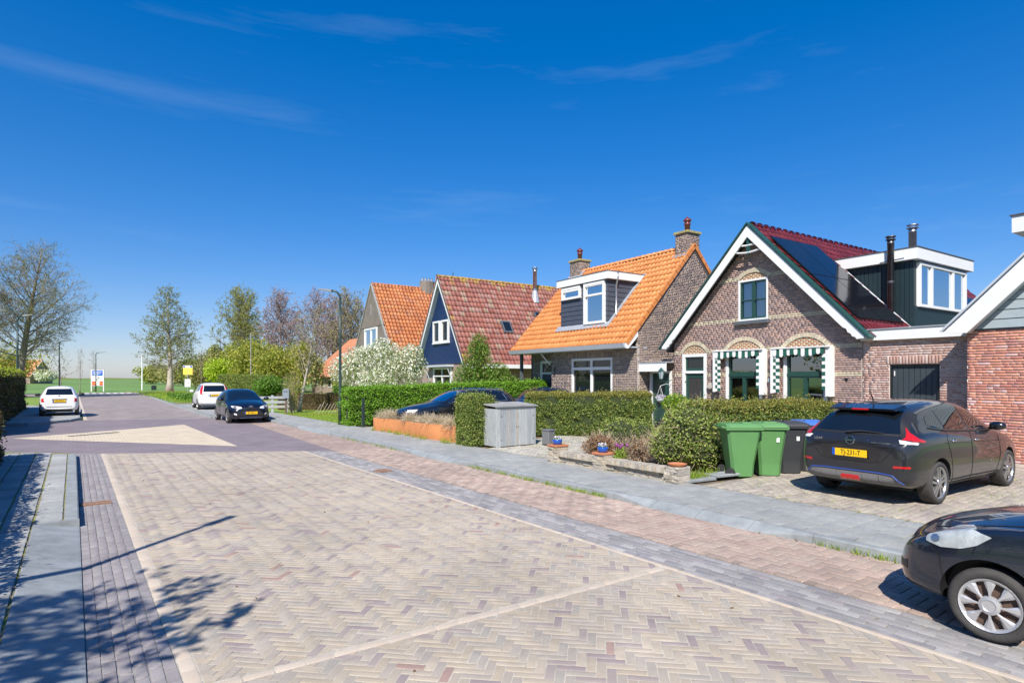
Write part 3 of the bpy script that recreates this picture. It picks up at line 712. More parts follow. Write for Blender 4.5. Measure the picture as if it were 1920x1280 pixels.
def masonry(parent, face, off, h0, h1, z0, z1, outline, holes, bondf, mname, mortar, bands=(), course=.0625, nmax=300, hide=None, depth=.05):
    """brick wall with openings. face 'front' lies in y=off and looks to -y, 'side' lies in x=off and looks to +x"""
    F = Matrix.Identity(4) if face == 'front' else RZ(R(90))
    base = T(0,off,0) if face == 'front' else T(off,0,0)
    groups = {}; back = MB(); k = 0; z = z0
    while z < z1-.01:
        zm = z+course/2; k += 1
        iv = outline(zm) if outline else (h0, h1)
        if iv and iv[1] > iv[0]:
            segs = [iv]
            for hole in holes:
                r_ = hole(zm)
                if not r_: continue
                ns = []
                for (a, b) in segs:
                    if r_[1] <= a or r_[0] >= b: ns.append((a,b)); continue
                    if r_[0] > a: ns.append((a, r_[0]))
                    if r_[1] < b: ns.append((r_[1], b))
                segs = ns
            bm = mname
            for (ba, bb, mn) in bands:
                if ba <= zm <= bb: bm = mn
            for (a, b) in segs:
                if b-a < .02: continue
                P = [base @ F @ Vector(p) for p in ((a,.009,z),(b,.009,z),(b,.009,z+course),(a,.009,z+course),(a,depth+.06,z),(b,depth+.06,z),(b,depth+.06,z+course),(a,depth+.06,z+course))]
                back.add(P, [(0,1,2,3),(4,0,3,7),(1,5,6,2)])
                for (p, q) in bondf(k, a, b):
                    p, q = max(p, a), min(q, b)
                    if q-p < .03: continue
                    dy = random.uniform(-.002,.002)
                    M = base @ F @ T((p+q)/2, dy, zm) @ RY(random.gauss(0,.004)) @ SC(q-p-.010, depth, course-.0115)
                    groups.setdefault(bm, []).append(M)
        z += course
    o = back.build('mortar', MATS[mortar], parent)
    for g_, its in groups.items():
        nm = 'brick' if g_ == mname else 'band_brick'
        pieces(parent, nm, nm+'work' if nm == 'brick' else 'band_brickwork', BRICK, (MATS[g_], its), nmax if g_ == mname else 80, hide=hide)

def box_hole(a, b, z0, z1): return lambda z: (a, b) if z0 < z < z1 else None
def arch_hole(xc, half, z0, zs, rise):
    r_ = (half*half+rise*rise)/(2*rise)
    def f(z):
        if z < z0: return None
        if z <= zs: return (xc-half, xc+half)
        d = r_*r_-(z-zs+r_-rise)**2
        if z-zs >= rise or d <= 0: return None
        return (xc-math.sqrt(d), xc+math.sqrt(d))
    return f

def arch_ring(parent, xc, half, zs, rise, th, y, n, m, name='arch_brick'):
    """ring of wedge bricks standing 6 mm proud"""
    r_ = (half*half+rise*rise)/(2*rise); zc = zs+rise-r_; a0 = math.asin(half/r_)
    for i in range(n):
        t0 = -a0+2*a0*i/n+.006; t1 = -a0+2*a0*(i+1)/n-.006
        p = [(xc+rr*math.sin(t), zc+rr*math.cos(t)) for rr, t in ((r_,t0),(r_,t1),(r_+th,t1),(r_+th,t0))]
        b = MB(); b.prism(p, 'y', y-.008, y+.06); b.build(name, m, parent)
    b = MB(); p = []
    for i in range(n+1): t = -a0+2*a0*i/n; p.append((xc+r_*math.sin(t), zc+r_*math.cos(t)))
    for i in range(n, -1, -1): t = -a0+2*a0*i/n; p.append((xc+(r_+th)*math.sin(t), zc+(r_+th)*math.cos(t)))
    for i in range(n): b.add([(p[i][0],y,p[i][1]),(p[i+1][0],y,p[i+1][1]),(p[2*n-i][0],y,p[2*n-i][1]),(p[2*n+1-i][0],y,p[2*n+1-i][1])], [(0,1,2,3)])
    b.build('arch_mortar', MATS['mortar_light'], parent)

def tympanum(parent, xc, half, z0, zs, rise, y):
    """small chequered bricks filling an arch"""
    f = arch_hole(xc, half, z0, zs, rise); it = {0: [], 1: []}; z = z0; k = 0; back = MB()
    while z < zs+rise-.02:
        iv = f(z+.028)
        if iv:
            back.box(iv[0], iv[1], y+.028, y+.08, z, z+.056)
            n0 = math.floor(iv[0]/.082); x = n0*.082; i = n0
            while x < iv[1]:
                p, q = max(x, iv[0]), min(x+.082, iv[1])
                if q-p > .02: it[(i+k) % 2].append(T((p+q)/2, y+.02, z+.028) @ SC(q-p-.009, .05, .047))
                x += .082; i += 1
        z += .056; k += 1
    back.build('arch_mortar', MATS['mortar_light'], parent)
    pieces(parent, 'chequer_brick', 'chequer_brickwork', BRICK, (MATS['brick_orange'], it[0]), 60)
    pieces(parent, 'chequer_brick', 'chequer_brickwork', BRICK, (MATS['brick_cream'], it[1]), 60)

def tile_unit(tw, tl, amp=.28, lap=.08):
    us = [0,.10,.22,.34,.46,.58,.72,.86,1.0]
    hs_ = [.62,.92,1.0,.82,.42,.12,0.0,.16,.55]
    v = []
    for (vv, lift) in ((0,.030),(tl+lap,.004)):
        for u_, h_ in zip(us, hs_): v.append((u_*tw*1.03, vv, h_*amp*tw+lift))
    for u_, h_ in zip(us, hs_): v.append((u_*tw*1.03, .004, h_*amp*tw+.008))
    n = len(us); f = []
    for i in range(n-1): f.append((i, i+1, n+i+1, n+i)); f.append((2*n+i, 2*n+i+1, i+1, i))
    return v, f

def tile_roof(parent, o, ud, vd, width, length, tw, tl, mname, skip=None, nmax=300, amp=.28, alt=None, hide=None):
    """lay tiles from corner o; ud runs along the eave, vd up the slope"""
    ud = Vector(ud).normalized(); vd = Vector(vd).normalized(); nd = ud.cross(vd)
    B = Matrix((ud, vd, nd)).transposed().to_4x4()
    nu = int(round(width/tw)); nv = int(round(length/tl)); tw = width/nu; tl = length/nv
    its = []; its2 = []
    for j in range(nv):
        for i in range(nu):
            uc, vc = (i+.5)*tw, (j+.5)*tl
            if skip and skip(uc, vc): continue
            p = Vector(o)+ud*(i*tw)+vd*(j*tl)+nd*(random.uniform(0,.006)+.008*math.sin(uc*1.3+vc*.9)+.006*math.sin(uc*3.1-vc*1.7))
            M = Matrix.Translation(p) @ B @ RZ(random.gauss(0,.011)) @ RX(random.gauss(0,.009))
            (its2 if alt and alt(uc, vc) else its).append(M)
    un = tile_unit(tw, tl, amp)
    pieces(parent, 'roof_tile', 'roof_tiles', un, (MATS[mname], its), nmax, hide=hide)
    if its2: pieces(parent, 'roof_tile', 'lichen_tiles', un, (MATS['tile_lichen'], its2), 60, hide=hide)

def ridge(parent, p, q, mname, step=.33, r_=.11, bulge=.02):
    p, q = Vector(p), Vector(q); d = q-p; n = max(1, int(round(d.length/step))); M0 = d.to_track_quat('X','Z').to_matrix().to_4x4()
    st = d.length/n; prof = []
    for i in range(7):
        t = math.pi*(-.06+1.12*i/6); prof.append((math.cos(t)*r_, math.sin(t)*r_*.85))
    b = MB(); vs = []
    for (x, k) in ((0,1+bulge/r_),(.06,1+bulge/r_),(.065,1),(st+.02,.96)):
        for (y, z) in prof: vs.append((x, y*k, z*k))
    f = [(i*7+j, i*7+j+1, (i+1)*7+j+1, (i+1)*7+j) for i in range(3) for j in range(6)]
    b.add(vs, f); me = b.mesh('ridge_tile', MATS[mname], smooth=True)
    for i in range(n):
        link('ridge_tile', me, parent, Matrix.Translation(p+d*(i/n)) @ M0 @ RX(random.gauss(0,.01)))

def slab(parent, name, m, o, ud, vd, width, length, th):
    ud = Vector(ud).normalized(); vd = Vector(vd).normalized(); nd = ud.cross(vd); o = Vector(o)
    q = [o, o+ud*width, o+ud*width+vd*length, o+vd*length]
    b = MB(); b.add(q+[p-nd*th for p in q], [(0,1,2,3),(7,6,5,4),(0,4,5,1),(1,5,6,2),(2,6,7,3),(3,7,4,0)])
    return b.build(name, m, parent)

def window(parent, face, off, a, b_, z0, z1, fw=.07, fm='white_paint', vbars=(), hbars=(), bw=.05, glass='clear_glass', deep=.06, sash=None, sm='green_paint', room=True, curtain=None, proud=.0):
    """window part: outer frame, bars, one pane for each light, a dark room behind. vbars: x or (x, z0, z1)"""
    F = (T(0,off,0) if face == 'front' else T(off,0,0) @ RZ(R(90)))
    fr = MB(); y0, y1 = -proud, deep+.05
    B = lambda mb, p, q, r_, s, ya, yb: mb.box(p, q, ya, yb, r_, s, F)
    B(fr,a,a+fw,z0,z1,y0,y1); B(fr,b_-fw,b_,z0,z1,y0,y1); B(fr,a+fw,b_-fw,z1-fw,z1,y0,y1); B(fr,a+fw,b_-fw,z0,z0+fw,y0,y1)
    wn = fr.build('window', MATS[fm], parent)
    ba = MB(); xs = [a+fw]+[v if not isinstance(v,(tuple,list)) else v[0] for v in vbars]+[b_-fw]
    for v in vbars:
        x, p, q = (v, z0+fw, z1-fw) if not isinstance(v,(tuple,list)) else v
        B(ba, x-bw/2, x+bw/2, p, q, y0+.012, y1-.01)
    for hb in hbars:
        z, p, q = (hb, a+fw, b_-fw) if not isinstance(hb,(tuple,list)) else hb
        B(ba, p, q, z-bw/2, z+bw/2, y0+.008, y1-.006)
    if ba.f: ba.build('glazing_bar', MATS[sash and sm or fm], wn)
    if sash:
        sb = MB()
        for (p, q, r_, s) in sash:
            t = .055; ya, yb = y0+.03, y1-.02
            B(sb,p,p+t,r_,s,ya,yb); B(sb,q-t,q,r_,s,ya,yb); B(sb,p+t,q-t,s-t,s,ya,yb); B(sb,p+t,q-t,r_,r_+t,ya,yb)
            pn = MB(); pn.add([F @ Vector(v) for v in ((p+t,deep,r_+t),(q-t,deep,r_+t),(q-t,deep,s-t),(p+t,deep,s-t))], [(0,1,2,3)]); pn.build('pane', MATS[glass], wn)
        sb.build('sash', MATS[sm], wn)
    else:
        pn = MB(); pn.add([F @ Vector(v) for v in ((a+fw,deep,z0+fw),(b_-fw,deep,z0+fw),(b_-fw,deep,z1-fw),(a+fw,deep,z1-fw))], [(0,1,2,3)]); pn.build('pane', MATS[glass], wn)
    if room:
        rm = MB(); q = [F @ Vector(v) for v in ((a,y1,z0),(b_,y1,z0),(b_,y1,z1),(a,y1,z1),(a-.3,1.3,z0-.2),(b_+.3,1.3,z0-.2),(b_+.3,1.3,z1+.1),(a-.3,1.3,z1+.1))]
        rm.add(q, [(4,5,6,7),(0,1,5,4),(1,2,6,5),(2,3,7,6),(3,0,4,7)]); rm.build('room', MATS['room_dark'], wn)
    if curtain:
        for (p, q, r_, s, cmn) in curtain:
            cb = MB(); n = max(2, int((q-p)/.05)); vs = []
            for i in range(n+1):
                yy = .16+.018*math.sin(i*1.9)
                vs += [F @ Vector((p+(q-p)*i/n, yy, r_)), F @ Vector((p+(q-p)*i/n, yy, s))]
            cb.add(vs, [(2*i,2*i+2,2*i+3,2*i+1) for i in range(n)]); cb.build('curtain', MATS[cmn], wn, smooth=True)
    return wn

def boards(parent, face, off, a, b_, z0, z1, step, m, vertical, outline=None, gap=.008, th=.025, slope=.006, name='board'):
    """cladding laid board by board; outline(t) gives the extent of the board at position t"""
    F = (T(0,off,0) if face == 'front' else T(off,0,0) @ RZ(R(90)))
    t, end = (a, b_) if vertical else (z0, z1)
    back = None
    while t < end-.01:
        u_ = min(t+step, end)
        r_ = outline((t+u_)/2) if outline else ((z0,z1) if vertical else (a,b_))
        if outline and vertical: e0, e1 = outline(t), outline(u_)
        elif outline: e0, e1 = outline(t), outline(u_)
        else: e0 = e1 = r_
        if r_ and r_[1]-r_[0] > .02:
            b = MB()
            if vertical:
                q = [(t+gap/2,e0[0]),(u_-gap/2,e1[0]),(u_-gap/2,e1[1]),(t+gap/2,e0[1])]
            else:
                q = [(e0[0],t+gap/2),(e0[1],t+gap/2),(e1[1],u_-gap/2),(e1[0],u_-gap/2)]
            if q[3][1]-q[0][1] > .004 or q[2][1]-q[1][1] > .004:
                tl = 0 if vertical else slope*2
                f_ = [(p[0], -th-(tl if i < 2 else 0), p[1]) for i, p in enumerate(q)]+[(p[0], 0, p[1]) for p in q]
                b.add([F @ Vector(p) for p in f_], [(0,1,2,3),(0,4,5,1),(1,5,6,2),(2,6,7,3),(3,7,4,0)])
                b.build(name, MATS[m], parent)
        t = u_

def chimney(parent, x0, x1, y0, y1, z0, z1, m='brick_taupe', pot=True, cap='moss_cap'):
    """brick stack with a mossy cap and a glazed pot; courses laid as real bricks on all sides"""
    b = MB(); b.box(x0+.012,x1-.012,y0+.012,y1-.012,z0,z1); st = b.build('chimney', MATS['mortar_grey'], parent)
    its = []; z = z0; k = 0
    while z < z1-.02:
        k += 1
        for (a, c, M) in ((x0,x1,T(0,y0,0)),(y0,y1,T(x1,0,0) @ RZ(R(90)))):
            for (p, q) in short_bond(k+7, a, c):
                p, q = max(p,a), min(q,c)
                if q-p > .03: its.append(M @ T((p+q)/2,0,z+.03) @ SC(q-p-.01,.04,.051))
        z += .0625
    pieces(st, 'brick', 'brickwork', BRICK, (MATS[m], its), 60)
    MB().bbox(x0-.06,x1+.06,y0-.06,y1+.06,z1,z1+.09,.015).build('chimney_cap', MATS[cap], st)
    if pot:
        xc, yc = (x0+x1)/2, (y0+y1)/2
        MB().lathe([(.11,0),(.105,.28),(.13,.29),(.13,.36),(.11,.37),(.11,.42),(.17,.45),(.16,.49),(.10,.56),(.03,.585),(.025,.63)], 16, T(xc,yc,z1+.09)).build('chimney_pot', MATS['pot_wine'], st, smooth=True)
    return st

def flue(parent, x, y, z0, z1, r_, m):
    o = MB().lathe([(r_,z0),(r_,z1-.25),(r_*1.06,z1-.25),(r_*1.06,z1-.21),(r_,z1-.2),(r_,z1-.12)], 18, T(x,y,0)).build('flue_pipe', MATS[m], parent, smooth=True)
    MB().lathe([(r_*1.5,z1-.12),(r_*1.5,z1-.1),(r_*1.1,z1-.1),(r_*1.1,z1-.03),(r_*1.55,z1-.03),(r_*1.5,z1)], 18, T(x,y,0)).build('flue_cap', MATS[m], o, smooth=False)
    if z1-z0 > 1.5: MB().lathe([(r_*1.04,z0+.9),(r_*1.1,z0+.91),(r_*1.1,z0+.96),(r_*1.04,z0+.97)], 18, T(x,y,0)).build('clamp', MATS[m], o)
    return o

ROT = R(-93.597)
HX = Vector((-math.sin(R(3.597)), -math.cos(R(3.597)), 0))       # along a facade, to the right seen from the street
HY = Vector((math.cos(R(3.597)), -math.sin(R(3.597)), 0))        # into the house
O1 = Vector((17.5456, 7.2305, 0))
def at1(x, y, z=0): return O1 + HX*x + HY*y + Vector((0,0,z))
K2 = 1.07
O2 = Vector((16.4019*K2, 14.3299*K2, 1.9-1.9*K2))
def at2(x, y, z=0): return O2 + (HX*x + HY*y + Vector((0,0,z)))*K2

# ------------------------------------------------------------------ brown brick gable house with solar panels
H1 = empty('gable_house', O1, ROT)
tag(H1, 'brown brick gable house with cream bands, striped awnings and black solar panels', 'house')
XC, SL = -3.355, 1.042
def gable1(z):
    if z < 2.95: return (-6.69, 0.0)
    h_ = (6.60-z)/SL
    return (XC-min(h_,3.335), XC+min(h_,3.335)) if h_ > 0 else None
DOOR = (-6.29,-5.22); W1 = (-4.42,-3.05); W2 = (-2.32,-.95); AT = (-3.93,-2.85)
holes1 = [arch_hole(-5.755,.535,0,2.76,.32), arch_hole(-3.735,.685,.75,2.78,.35), arch_hole(-1.635,.685,.75,2.78,.35), arch_hole(-3.39,.54,3.74,5.12,.22)]
hid = lambda u, v: v > 752
masonry(H1, 'front', 0, -6.69, 0, 0, 6.6, gable1, holes1, cross_bond, 'brick_brown', 'mortar_light',
        bands=((2.755,2.88,'brick_cream'),(1.94,2.065,'brick_cream'),(3.72,3.845,'brick_cream'),(5.095,5.22,'brick_cream')), hide=hid)
MB().box(-6.69,0,.12,.3,0,3.0).box(-6.69,-6.6,.12,9,0,3.1).box(-.09,0,.30,9,0,3.1).box(-6.69,0,8.9,9,0,3.1).build('inner_wall', MATS['room_dark'], H1)
for (xc, half, zs, rise, n) in ((-5.755,.535,2.76,.32,15),(-3.735,.685,2.78,.35,19),(-1.635,.685,2.78,.35,19),(-3.39,.54,5.12,.22,13)):
    arch_ring(H1, xc, half, zs, rise, .13, 0, n, MATS['brick_cream'])
tympanum(H1, -5.755, .535, 2.76, 2.76, .32, 0); tympanum(H1, -3.735, .685, 2.78, 2.78, .35, 0); tympanum(H1, -1.635, .685, 2.78, 2.78, .35, 0); tympanum(H1, -3.39, .54, 5.12, 5.12, .22, 0)
# windows
for (a, b) in (W1, W2):
    m_ = (a+b)/2
    window(H1, 'front', 0, a, b, .78, 2.78, fw=.11, fm='white_paint', hbars=((1.99,a+.11,b-.11),), bw=.09,
           sash=[(a+.11,b-.11,2.035,2.67),(a+.11,m_,.89,1.945),(m_,b-.11,.89,1.945)], deep=.07, proud=.02,
           curtain=[(a+.1,b-.1,1.62,1.95,'curtain'),(a+.1,a+.30,.98,1.62,'curtain'),(m_+.05,m_+.26,.98,1.62,'blue_curtain'),(a+.34,a+.5,.98,1.6,'blue_curtain')])
window(H1, 'front', 0, AT[0], AT[1], 3.77, 5.12, fw=.06, fm='white_paint', sash=[(AT[0]+.06,-3.39,3.83,5.06),(-3.39,AT[1]-.06,3.83,5.06)],
       hbars=((4.44,AT[0]+.1,-3.42),(4.44,-3.36,AT[1]-.1)), bw=.03, deep=.07, proud=.015, curtain=[(AT[0]+.1,AT[1]-.1,3.8,5.1,'curtain')])
MB().bbox(-4.02,-2.79,-.12,.04,3.66,3.77,.012).build('window_sill', MATS['slate_sill'], H1)
# front door
dr = MB().box(DOOR[0],DOOR[0]+.12,-.02,.1,0,2.76).box(DOOR[1]-.12,DOOR[1],-.02,.1,0,2.76).box(DOOR[0]+.12,DOOR[1]-.12,-.02,.1,2.65,2.76).box(DOOR[0]+.12,DOOR[1]-.12,-.02,.1,2.06,2.15).build('door_frame', MATS['white_paint'], H1)
MB().box(DOOR[0]+.12,DOOR[1]-.12,.03,.09,2.15,2.25).box(DOOR[0]+.12,DOOR[0]+.19,.03,.09,2.25,2.65).box(DOOR[1]-.19,DOOR[1]-.12,.03,.09,2.25,2.65).box(DOOR[0]+.19,DOOR[1]-.19,.03,.09,2.6,2.65).build('fanlight_frame', MATS['green_paint'], dr)
b = MB(); b.add([(DOOR[0]+.19,.06,2.25),(DOOR[1]-.19,.06,2.25),(DOOR[1]-.19,.06,2.6),(DOOR[0]+.19,.06,2.6)], [(0,1,2,3)]); b.build('pane', MATS['window_glass'], dr)
dl = MB().box(DOOR[0]+.12,DOOR[0]+.25,.04,.085,0,2.06).box(DOOR[1]-.25,DOOR[1]-.12,.04,.085,0,2.06).box(DOOR[0]+.25,DOOR[1]-.25,.04,.085,1.9,2.06).box(DOOR[0]+.25,DOOR[1]-.25,.04,.085,0,.9).build('door', MATS['green_paint'], H1)
b = MB(); b.add([(DOOR[0]+.25,.075,.9),(DOOR[1]-.25,.075,.9),(DOOR[1]-.25,.075,1.9),(DOOR[0]+.25,.075,1.9)], [(0,1,2,3)]); b.build('pane', MATS['window_glass'], dl)
b = MB()
for i in range(-12, 16):
    x0 = DOOR[0]+.25+i*.06
    for s in (1,):
        p, q = Vector((x0,.05,1.9)), Vector((x0+1.0,.05,.9)); lo, hi = DOOR[0]+.25, DOOR[1]-.25
        ta, tb = max(0,(lo-x0)), min(1,(hi-x0))
        if tb > ta: b.tube([p.lerp(q,ta),p.lerp(q,tb)], .006, 4)
        p, q = Vector((x0,.056,.9)), Vector((x0+1.0,.056,1.9))
        if tb > ta: b.tube([p.lerp(q,ta),p.lerp(q,tb)], .006, 4)
b.build('lattice_grille', MATS['black_paint'], dl)
# awnings over both ground floor windows: boards, scalloped striped valance, side flaps
def scallop(mb, x0, x1, zt, zb, y, n=6):
    w_ = x1-x0; r_ = w_/2; p = [(x0,zt),(x0,zb+r_)]+[(x0+r_-r_*math.cos(math.pi*i/n), zb+r_-r_*math.sin(math.pi*i/n)) for i in range(1,n)]+[(x1,zb+r_),(x1,zt)]
    mb.prism(p, 'y', y-.004, y+.004)
for (a, b) in ((-4.76,-2.90),(-2.60,-.77)):
    aw = MB().box(a,b,-.26,-.02,2.79,2.83).box(a-.02,a+.05,-.24,0,1.42,2.79).box(b-.14,b+.02,-.2,0,1.36,2.79).build('awning', MATS['white_paint'], H1)
    n = 14; st = (b-.16-a-.06)/n
    for c in (0, 1):
        for i in range(c, n, 2):
            v = MB(); scallop(v, a+.06+i*st, a+.06+(i+1)*st, 2.78, 2.56-.03*math.sin(i*.9), -.235+.012*math.sin(i*2.1))
            v.build('valance_stripe', MATS['stripe_green' if c else 'stripe_white'], aw)
    for (x, w_, zl) in ((a+.06,.20,1.52),(b-.24,.10,1.62)):
        for c in (0, 1):
            v = MB(); z = 2.6; i = 0
            while z > zl:
                for k in range(2 if w_ > .15 else 1):
                    ww = w_/(2 if w_ > .15 else 1)
                    if (i+k) % 2 == c: v.box(x+k*ww, x+(k+1)*ww, -.20-.01*(i % 2)-.02*k, -.19, z-.105, z)
                z -= .105; i += 1
            if v.f: v.build('side_flap', MATS['stripe_green' if c else 'stripe_white'], aw)
# roof: green verge caps, felt, tiles, white barge boards with shaped ends
for s in (-1, 1):
    X = lambda x: XC+s*x
    pr_ = [(0,6.80),(3.60,3.05),(3.60,2.98),(3.40,2.96),(3.36,3.02),(3.28,3.04),(3.24,3.12),(3.16,3.16),(3.12,3.26),(3.02,3.31),(0,6.44)]
    p = [(X(x), z) for x, z in pr_]
    bb = MB(); bb.prism(p if s < 0 else p[::-1], 'y', -.37, -.33); bb.build('barge_board', MATS['white_paint'], H1)
    p = [(X(x), z) for x, z in ((0,6.86),(3.70,3.005),(3.70,2.95),(3.62,2.98),(0,6.76))]
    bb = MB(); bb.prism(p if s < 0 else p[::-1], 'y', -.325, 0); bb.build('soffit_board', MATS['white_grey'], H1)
    p = [(X(x), z) for x, z in ((0,6.91),(3.75,3.0),(3.73,2.95),(0,6.85))]
    bb = MB(); bb.prism(p if s < 0 else p[::-1], 'y', -.41, -.14); bb.build('verge_cap', MATS['green_trim'], H1)
    p = [(X(x), z) for x, z in ((0,6.83),(3.72,2.953),(3.72,2.86),(0,6.735))]
    bb = MB(); bb.prism(p if s < 0 else p[::-1], 'y', .01, 13.6); bb.build('roof_deck', MATS['roof_felt'], H1)
kp = MB().prism([(XC-.055,6.44),(XC-.055,5.95),(XC,5.84),(XC+.055,5.95),(XC+.055,6.44)], 'y', -.32, -.26).build('gable_post', MATS['green_trim'], H1)
for (z, w_, dz) in ((5.98,.62,.10),(6.16,.36,.05)):
    b = MB(); b.tube([(XC+w_*t, -.30, z-dz*(1-t*t)+.06) for t in np.linspace(-1,1,11)], .032, 6); b.build('gable_bow', MATS['white_paint'], kp)
vd = Vector((-1,0,SL)).normalized(); ln = 3.70*math.sqrt(1+SL*SL)
solar = lambda u_, v_: (.25 < u_ < 2.6 and .85 < v_ < 4.5) or (3.2 < u_ < 7.0 and v_ < 3.9) or (8.6 < u_ < 13.0 and .7 < v_ < 3.0)
tile_roof(H1, (XC+3.72, -.12, 2.955), (0,1,0), vd, 13.7, ln, .22, .33, 'tile_wine', skip=solar, amp=.34)
ridge(H1, (XC,-.15,6.84), (XC,13.5,6.84), 'tile_wine', .36, .12, .03)
def roof1(u_, v_, off=0.0):          # point on the right slope: u along y, v up the slope from the eave
    return Vector((XC+3.72, -.12, 2.955)) + Vector((0,1,0))*u_ + vd*v_ + Vector((SL,0,1)).normalized()*off
for i in range(2):
    for j in range(2):
        for k, (u0, v0) in enumerate([(.0+i*1.33, .70+j*1.945)]):
            q = [roof1(u0+du, v0+dv, .16) for du, dv in ((.006,.006),(1.322,.006),(1.322,1.937),(.006,1.937))]
            sp = MB(); nn = Vector((SL,0,1)).normalized()*.035
            sp.add(q+[p-nn for p in q], [(0,1,2,3),(0,4,5,1),(1,5,6,2),(2,6,7,3),(3,7,4,0)]); so = sp.build('solar_panel', MATS['solar_frame'], H1)
            c = sum(q, Vector())/4
            MB().add([c+(p-c)*.982+Vector((SL,0,1)).normalized()*.003 for p in q], [(0,1,2,3)]).build('solar_cells', MATS['solar'], so)
for i in range(4):
    p = roof1(.03, .9+i*1.1, .10); MB().box(p.x-.03,p.x+.03,p.y-.03,p.y+.03,p.z-.03,p.z+.03).build('panel_clamp', MATS['solar_frame'], H1)
for i in range(3):
    q = [roof1(9.0+i*1.3+du, .9+dv, .16) for du, dv in ((0,0),(1.28,0),(1.28,2.0),(0,2.0))]
    MB().add(q, [(0,1,2,3)]).build('solar_panel', MATS['solar'], H1)
# big roof dormer, boarded dark, on the right slope
slx = lambda z: XC+3.72-(z-2.955)/SL
zr = lambda x: 2.955+(XC+3.72-x)*SL
DM = MB().box(-2.15,-.03,3.20,7.02,3.25,5.56).build('dormer', MATS['teal_board'], H1)
boards(DM, 'front', 3.19, -2.12, 0, 3.3, 5.52, .132, 'teal_board', True, outline=lambda x: (min(5.5,zr(x)+.05), 5.52), gap=.012)
boards(DM, 'side', -.02, 3.17, 7.05, 3.3, 4.12, .132, 'teal_board', True, gap=.012)
MB().box(-2.55,.16,2.99,7.18,5.53,5.88).build('dormer_fascia', MATS['white_paint'], DM)
MB().box(-2.56,.18,2.97,7.20,5.88,5.905).build('dormer_roof', MATS['roof_felt'], DM)
window(DM, 'side', .045, 3.38, 6.85, 4.10, 5.47, fw=.08, fm='white_paint', vbars=(4.25,5.83), bw=.12, deep=.03, glass='sky_glass', room=False, proud=.04,
       curtain=[(3.62,3.95,4.2,5.4,'curtain'),(5.45,5.7,4.2,5.4,'curtain'),(6.2,6.5,4.2,5.4,'curtain')])
b = MB(); pts = [roof1(3.13, v_, .03) for v_ in (0.1, 3.8)]; b.tube(pts, .05, 6); b.build('lead_flashing', MATS['lead'], DM)
flue(H1, -.55, 2.9, 3.95, 6.32, .095, 'flue_dark'); flue(H1, -.35, 3.9, 5.9, 6.78, .11, 'galv')
MB().tube([(-.9,2.98,5.56),(-.2,2.98,5.60)], .012, 5).build('flue_bracket', MATS['zinc'], H1)
# satellite-free wall furniture: tie plates
for (x, z) in ((-6.2,1.75),(-.42,1.85)):
    MB().lathe([(.0,-.02),(.05,-.02),(.05,0)], 10, T(x,-.01,z) @ RX(R(90))).build('wall_tie', MATS['black_paint'], H1)

# ------------------------------------------------------------------ garage between the houses
GA = empty('garage', at1(0,0), ROT); tag(GA, 'low pinkish brick garage with dark boarded hatch and white fascia', 'garage')
masonry(GA, 'front', .02, .012, 2.62, 0, 2.92, None, [box_hole(.70,1.86,1.34,2.26)], lambda k, a, b: wild_bond(k, a, b), 'brick_pink', 'mortar_white', nmax=300, hide=lambda u, v: v > 760)
its = [T(.66+i*.0755, .012, 2.37) @ SC(.062,.05,.20) for i in range(17)]
pieces(GA, 'soldier_brick', 'soldier_bricks', BRICK, (MATS['brick_pink'], its), 40)
hb = MB().box(.70,.74,.05,.12,1.34,2.26).box(1.80,1.86,.05,.12,1.34,2.26).box(.74,1.80,.05,.12,2.20,2.26).build('hatch_frame', MATS['black_paint'], GA)
boards(GA, 'front', .12, .74, 1.80, 1.34, 2.20, .132, 'hatch_board', True, gap=.012, name='hatch_board')
MB().box(.79,.81,.07,.09,1.95,2.08).build('hatch_handle', MATS['white_paint'], GA)
MB().box(.02,2.62,-.10,.015,2.915,3.20).build('fascia', MATS['white_paint'], GA)
MB().box(.012,2.64,-.13,7,3.20,3.225).build('flat_roof', MATS['lead'], GA)
MB().box(.02,.14,-.16,-.10,3.02,3.22).build('gutter_end', MATS['white_grey'], GA)
MB().box(.012,2.6,.2,6.9,0,3.19).build('inner_wall', MATS['room_dark'], GA)

# ------------------------------------------------------------------ red brick house at the right edge
H0 = empty('corner_house', at1(0,0), ROT); tag(H0, 'red brick house with pale blue boarded gable at the right edge', 'house')
masonry(H0, 'front', -.60, 2.65, 6.2, 0, 3.0, None, [], lambda k, a, b: wild_bond(k, a, b, .21), 'brick_red', 'mortar_white', hide=lambda u, v: v > 870)
MB().box(2.66,6.2,-.46,9,0,2.99).build('inner_wall', MATS['room_dark'], H0)
sl0 = 1.02
boards(H0, 'front', -.60, 2.7, 6.2, 3.02, 5.6, .205, 'pale_board', False, outline=lambda z: (2.62+(z-3.0)/sl0, 6.2), gap=.010, th=.03, slope=.008)
MB().box(2.66,6.2,-.62,-.59,2.99,3.02).build('drip_edge', MATS['slate_sill'], H0)
p = [(2.30,2.96),(2.76,2.93),(7.2,7.46),(7.2,7.96)]
MB().prism(p[::-1], 'y', -.94, -.88).build('barge_board', MATS['white_paint'], H0)
p = [(2.28,2.99),(7.2,8.01),(7.2,8.06),(2.22,2.99)]
MB().prism(p[::-1], 'y', -.97, -.84).build('verge_cap', MATS['white_grey'], H0)
p = [(2.34,2.97),(2.75,2.94),(7.2,7.48),(7.2,7.94)]
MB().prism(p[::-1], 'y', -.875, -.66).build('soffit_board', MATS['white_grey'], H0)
p = [(2.4,2.99),(2.64,2.99),(7.2,7.64),(7.2,7.90)]
MB().prism(p[::-1], 'y', -.65, 9).build('roof_deck', MATS['roof_felt'], H0)
DB = MB().box(2.72,7,2.0,6,5.63,6.06).build('dormer', MATS['white_paint'], H0)
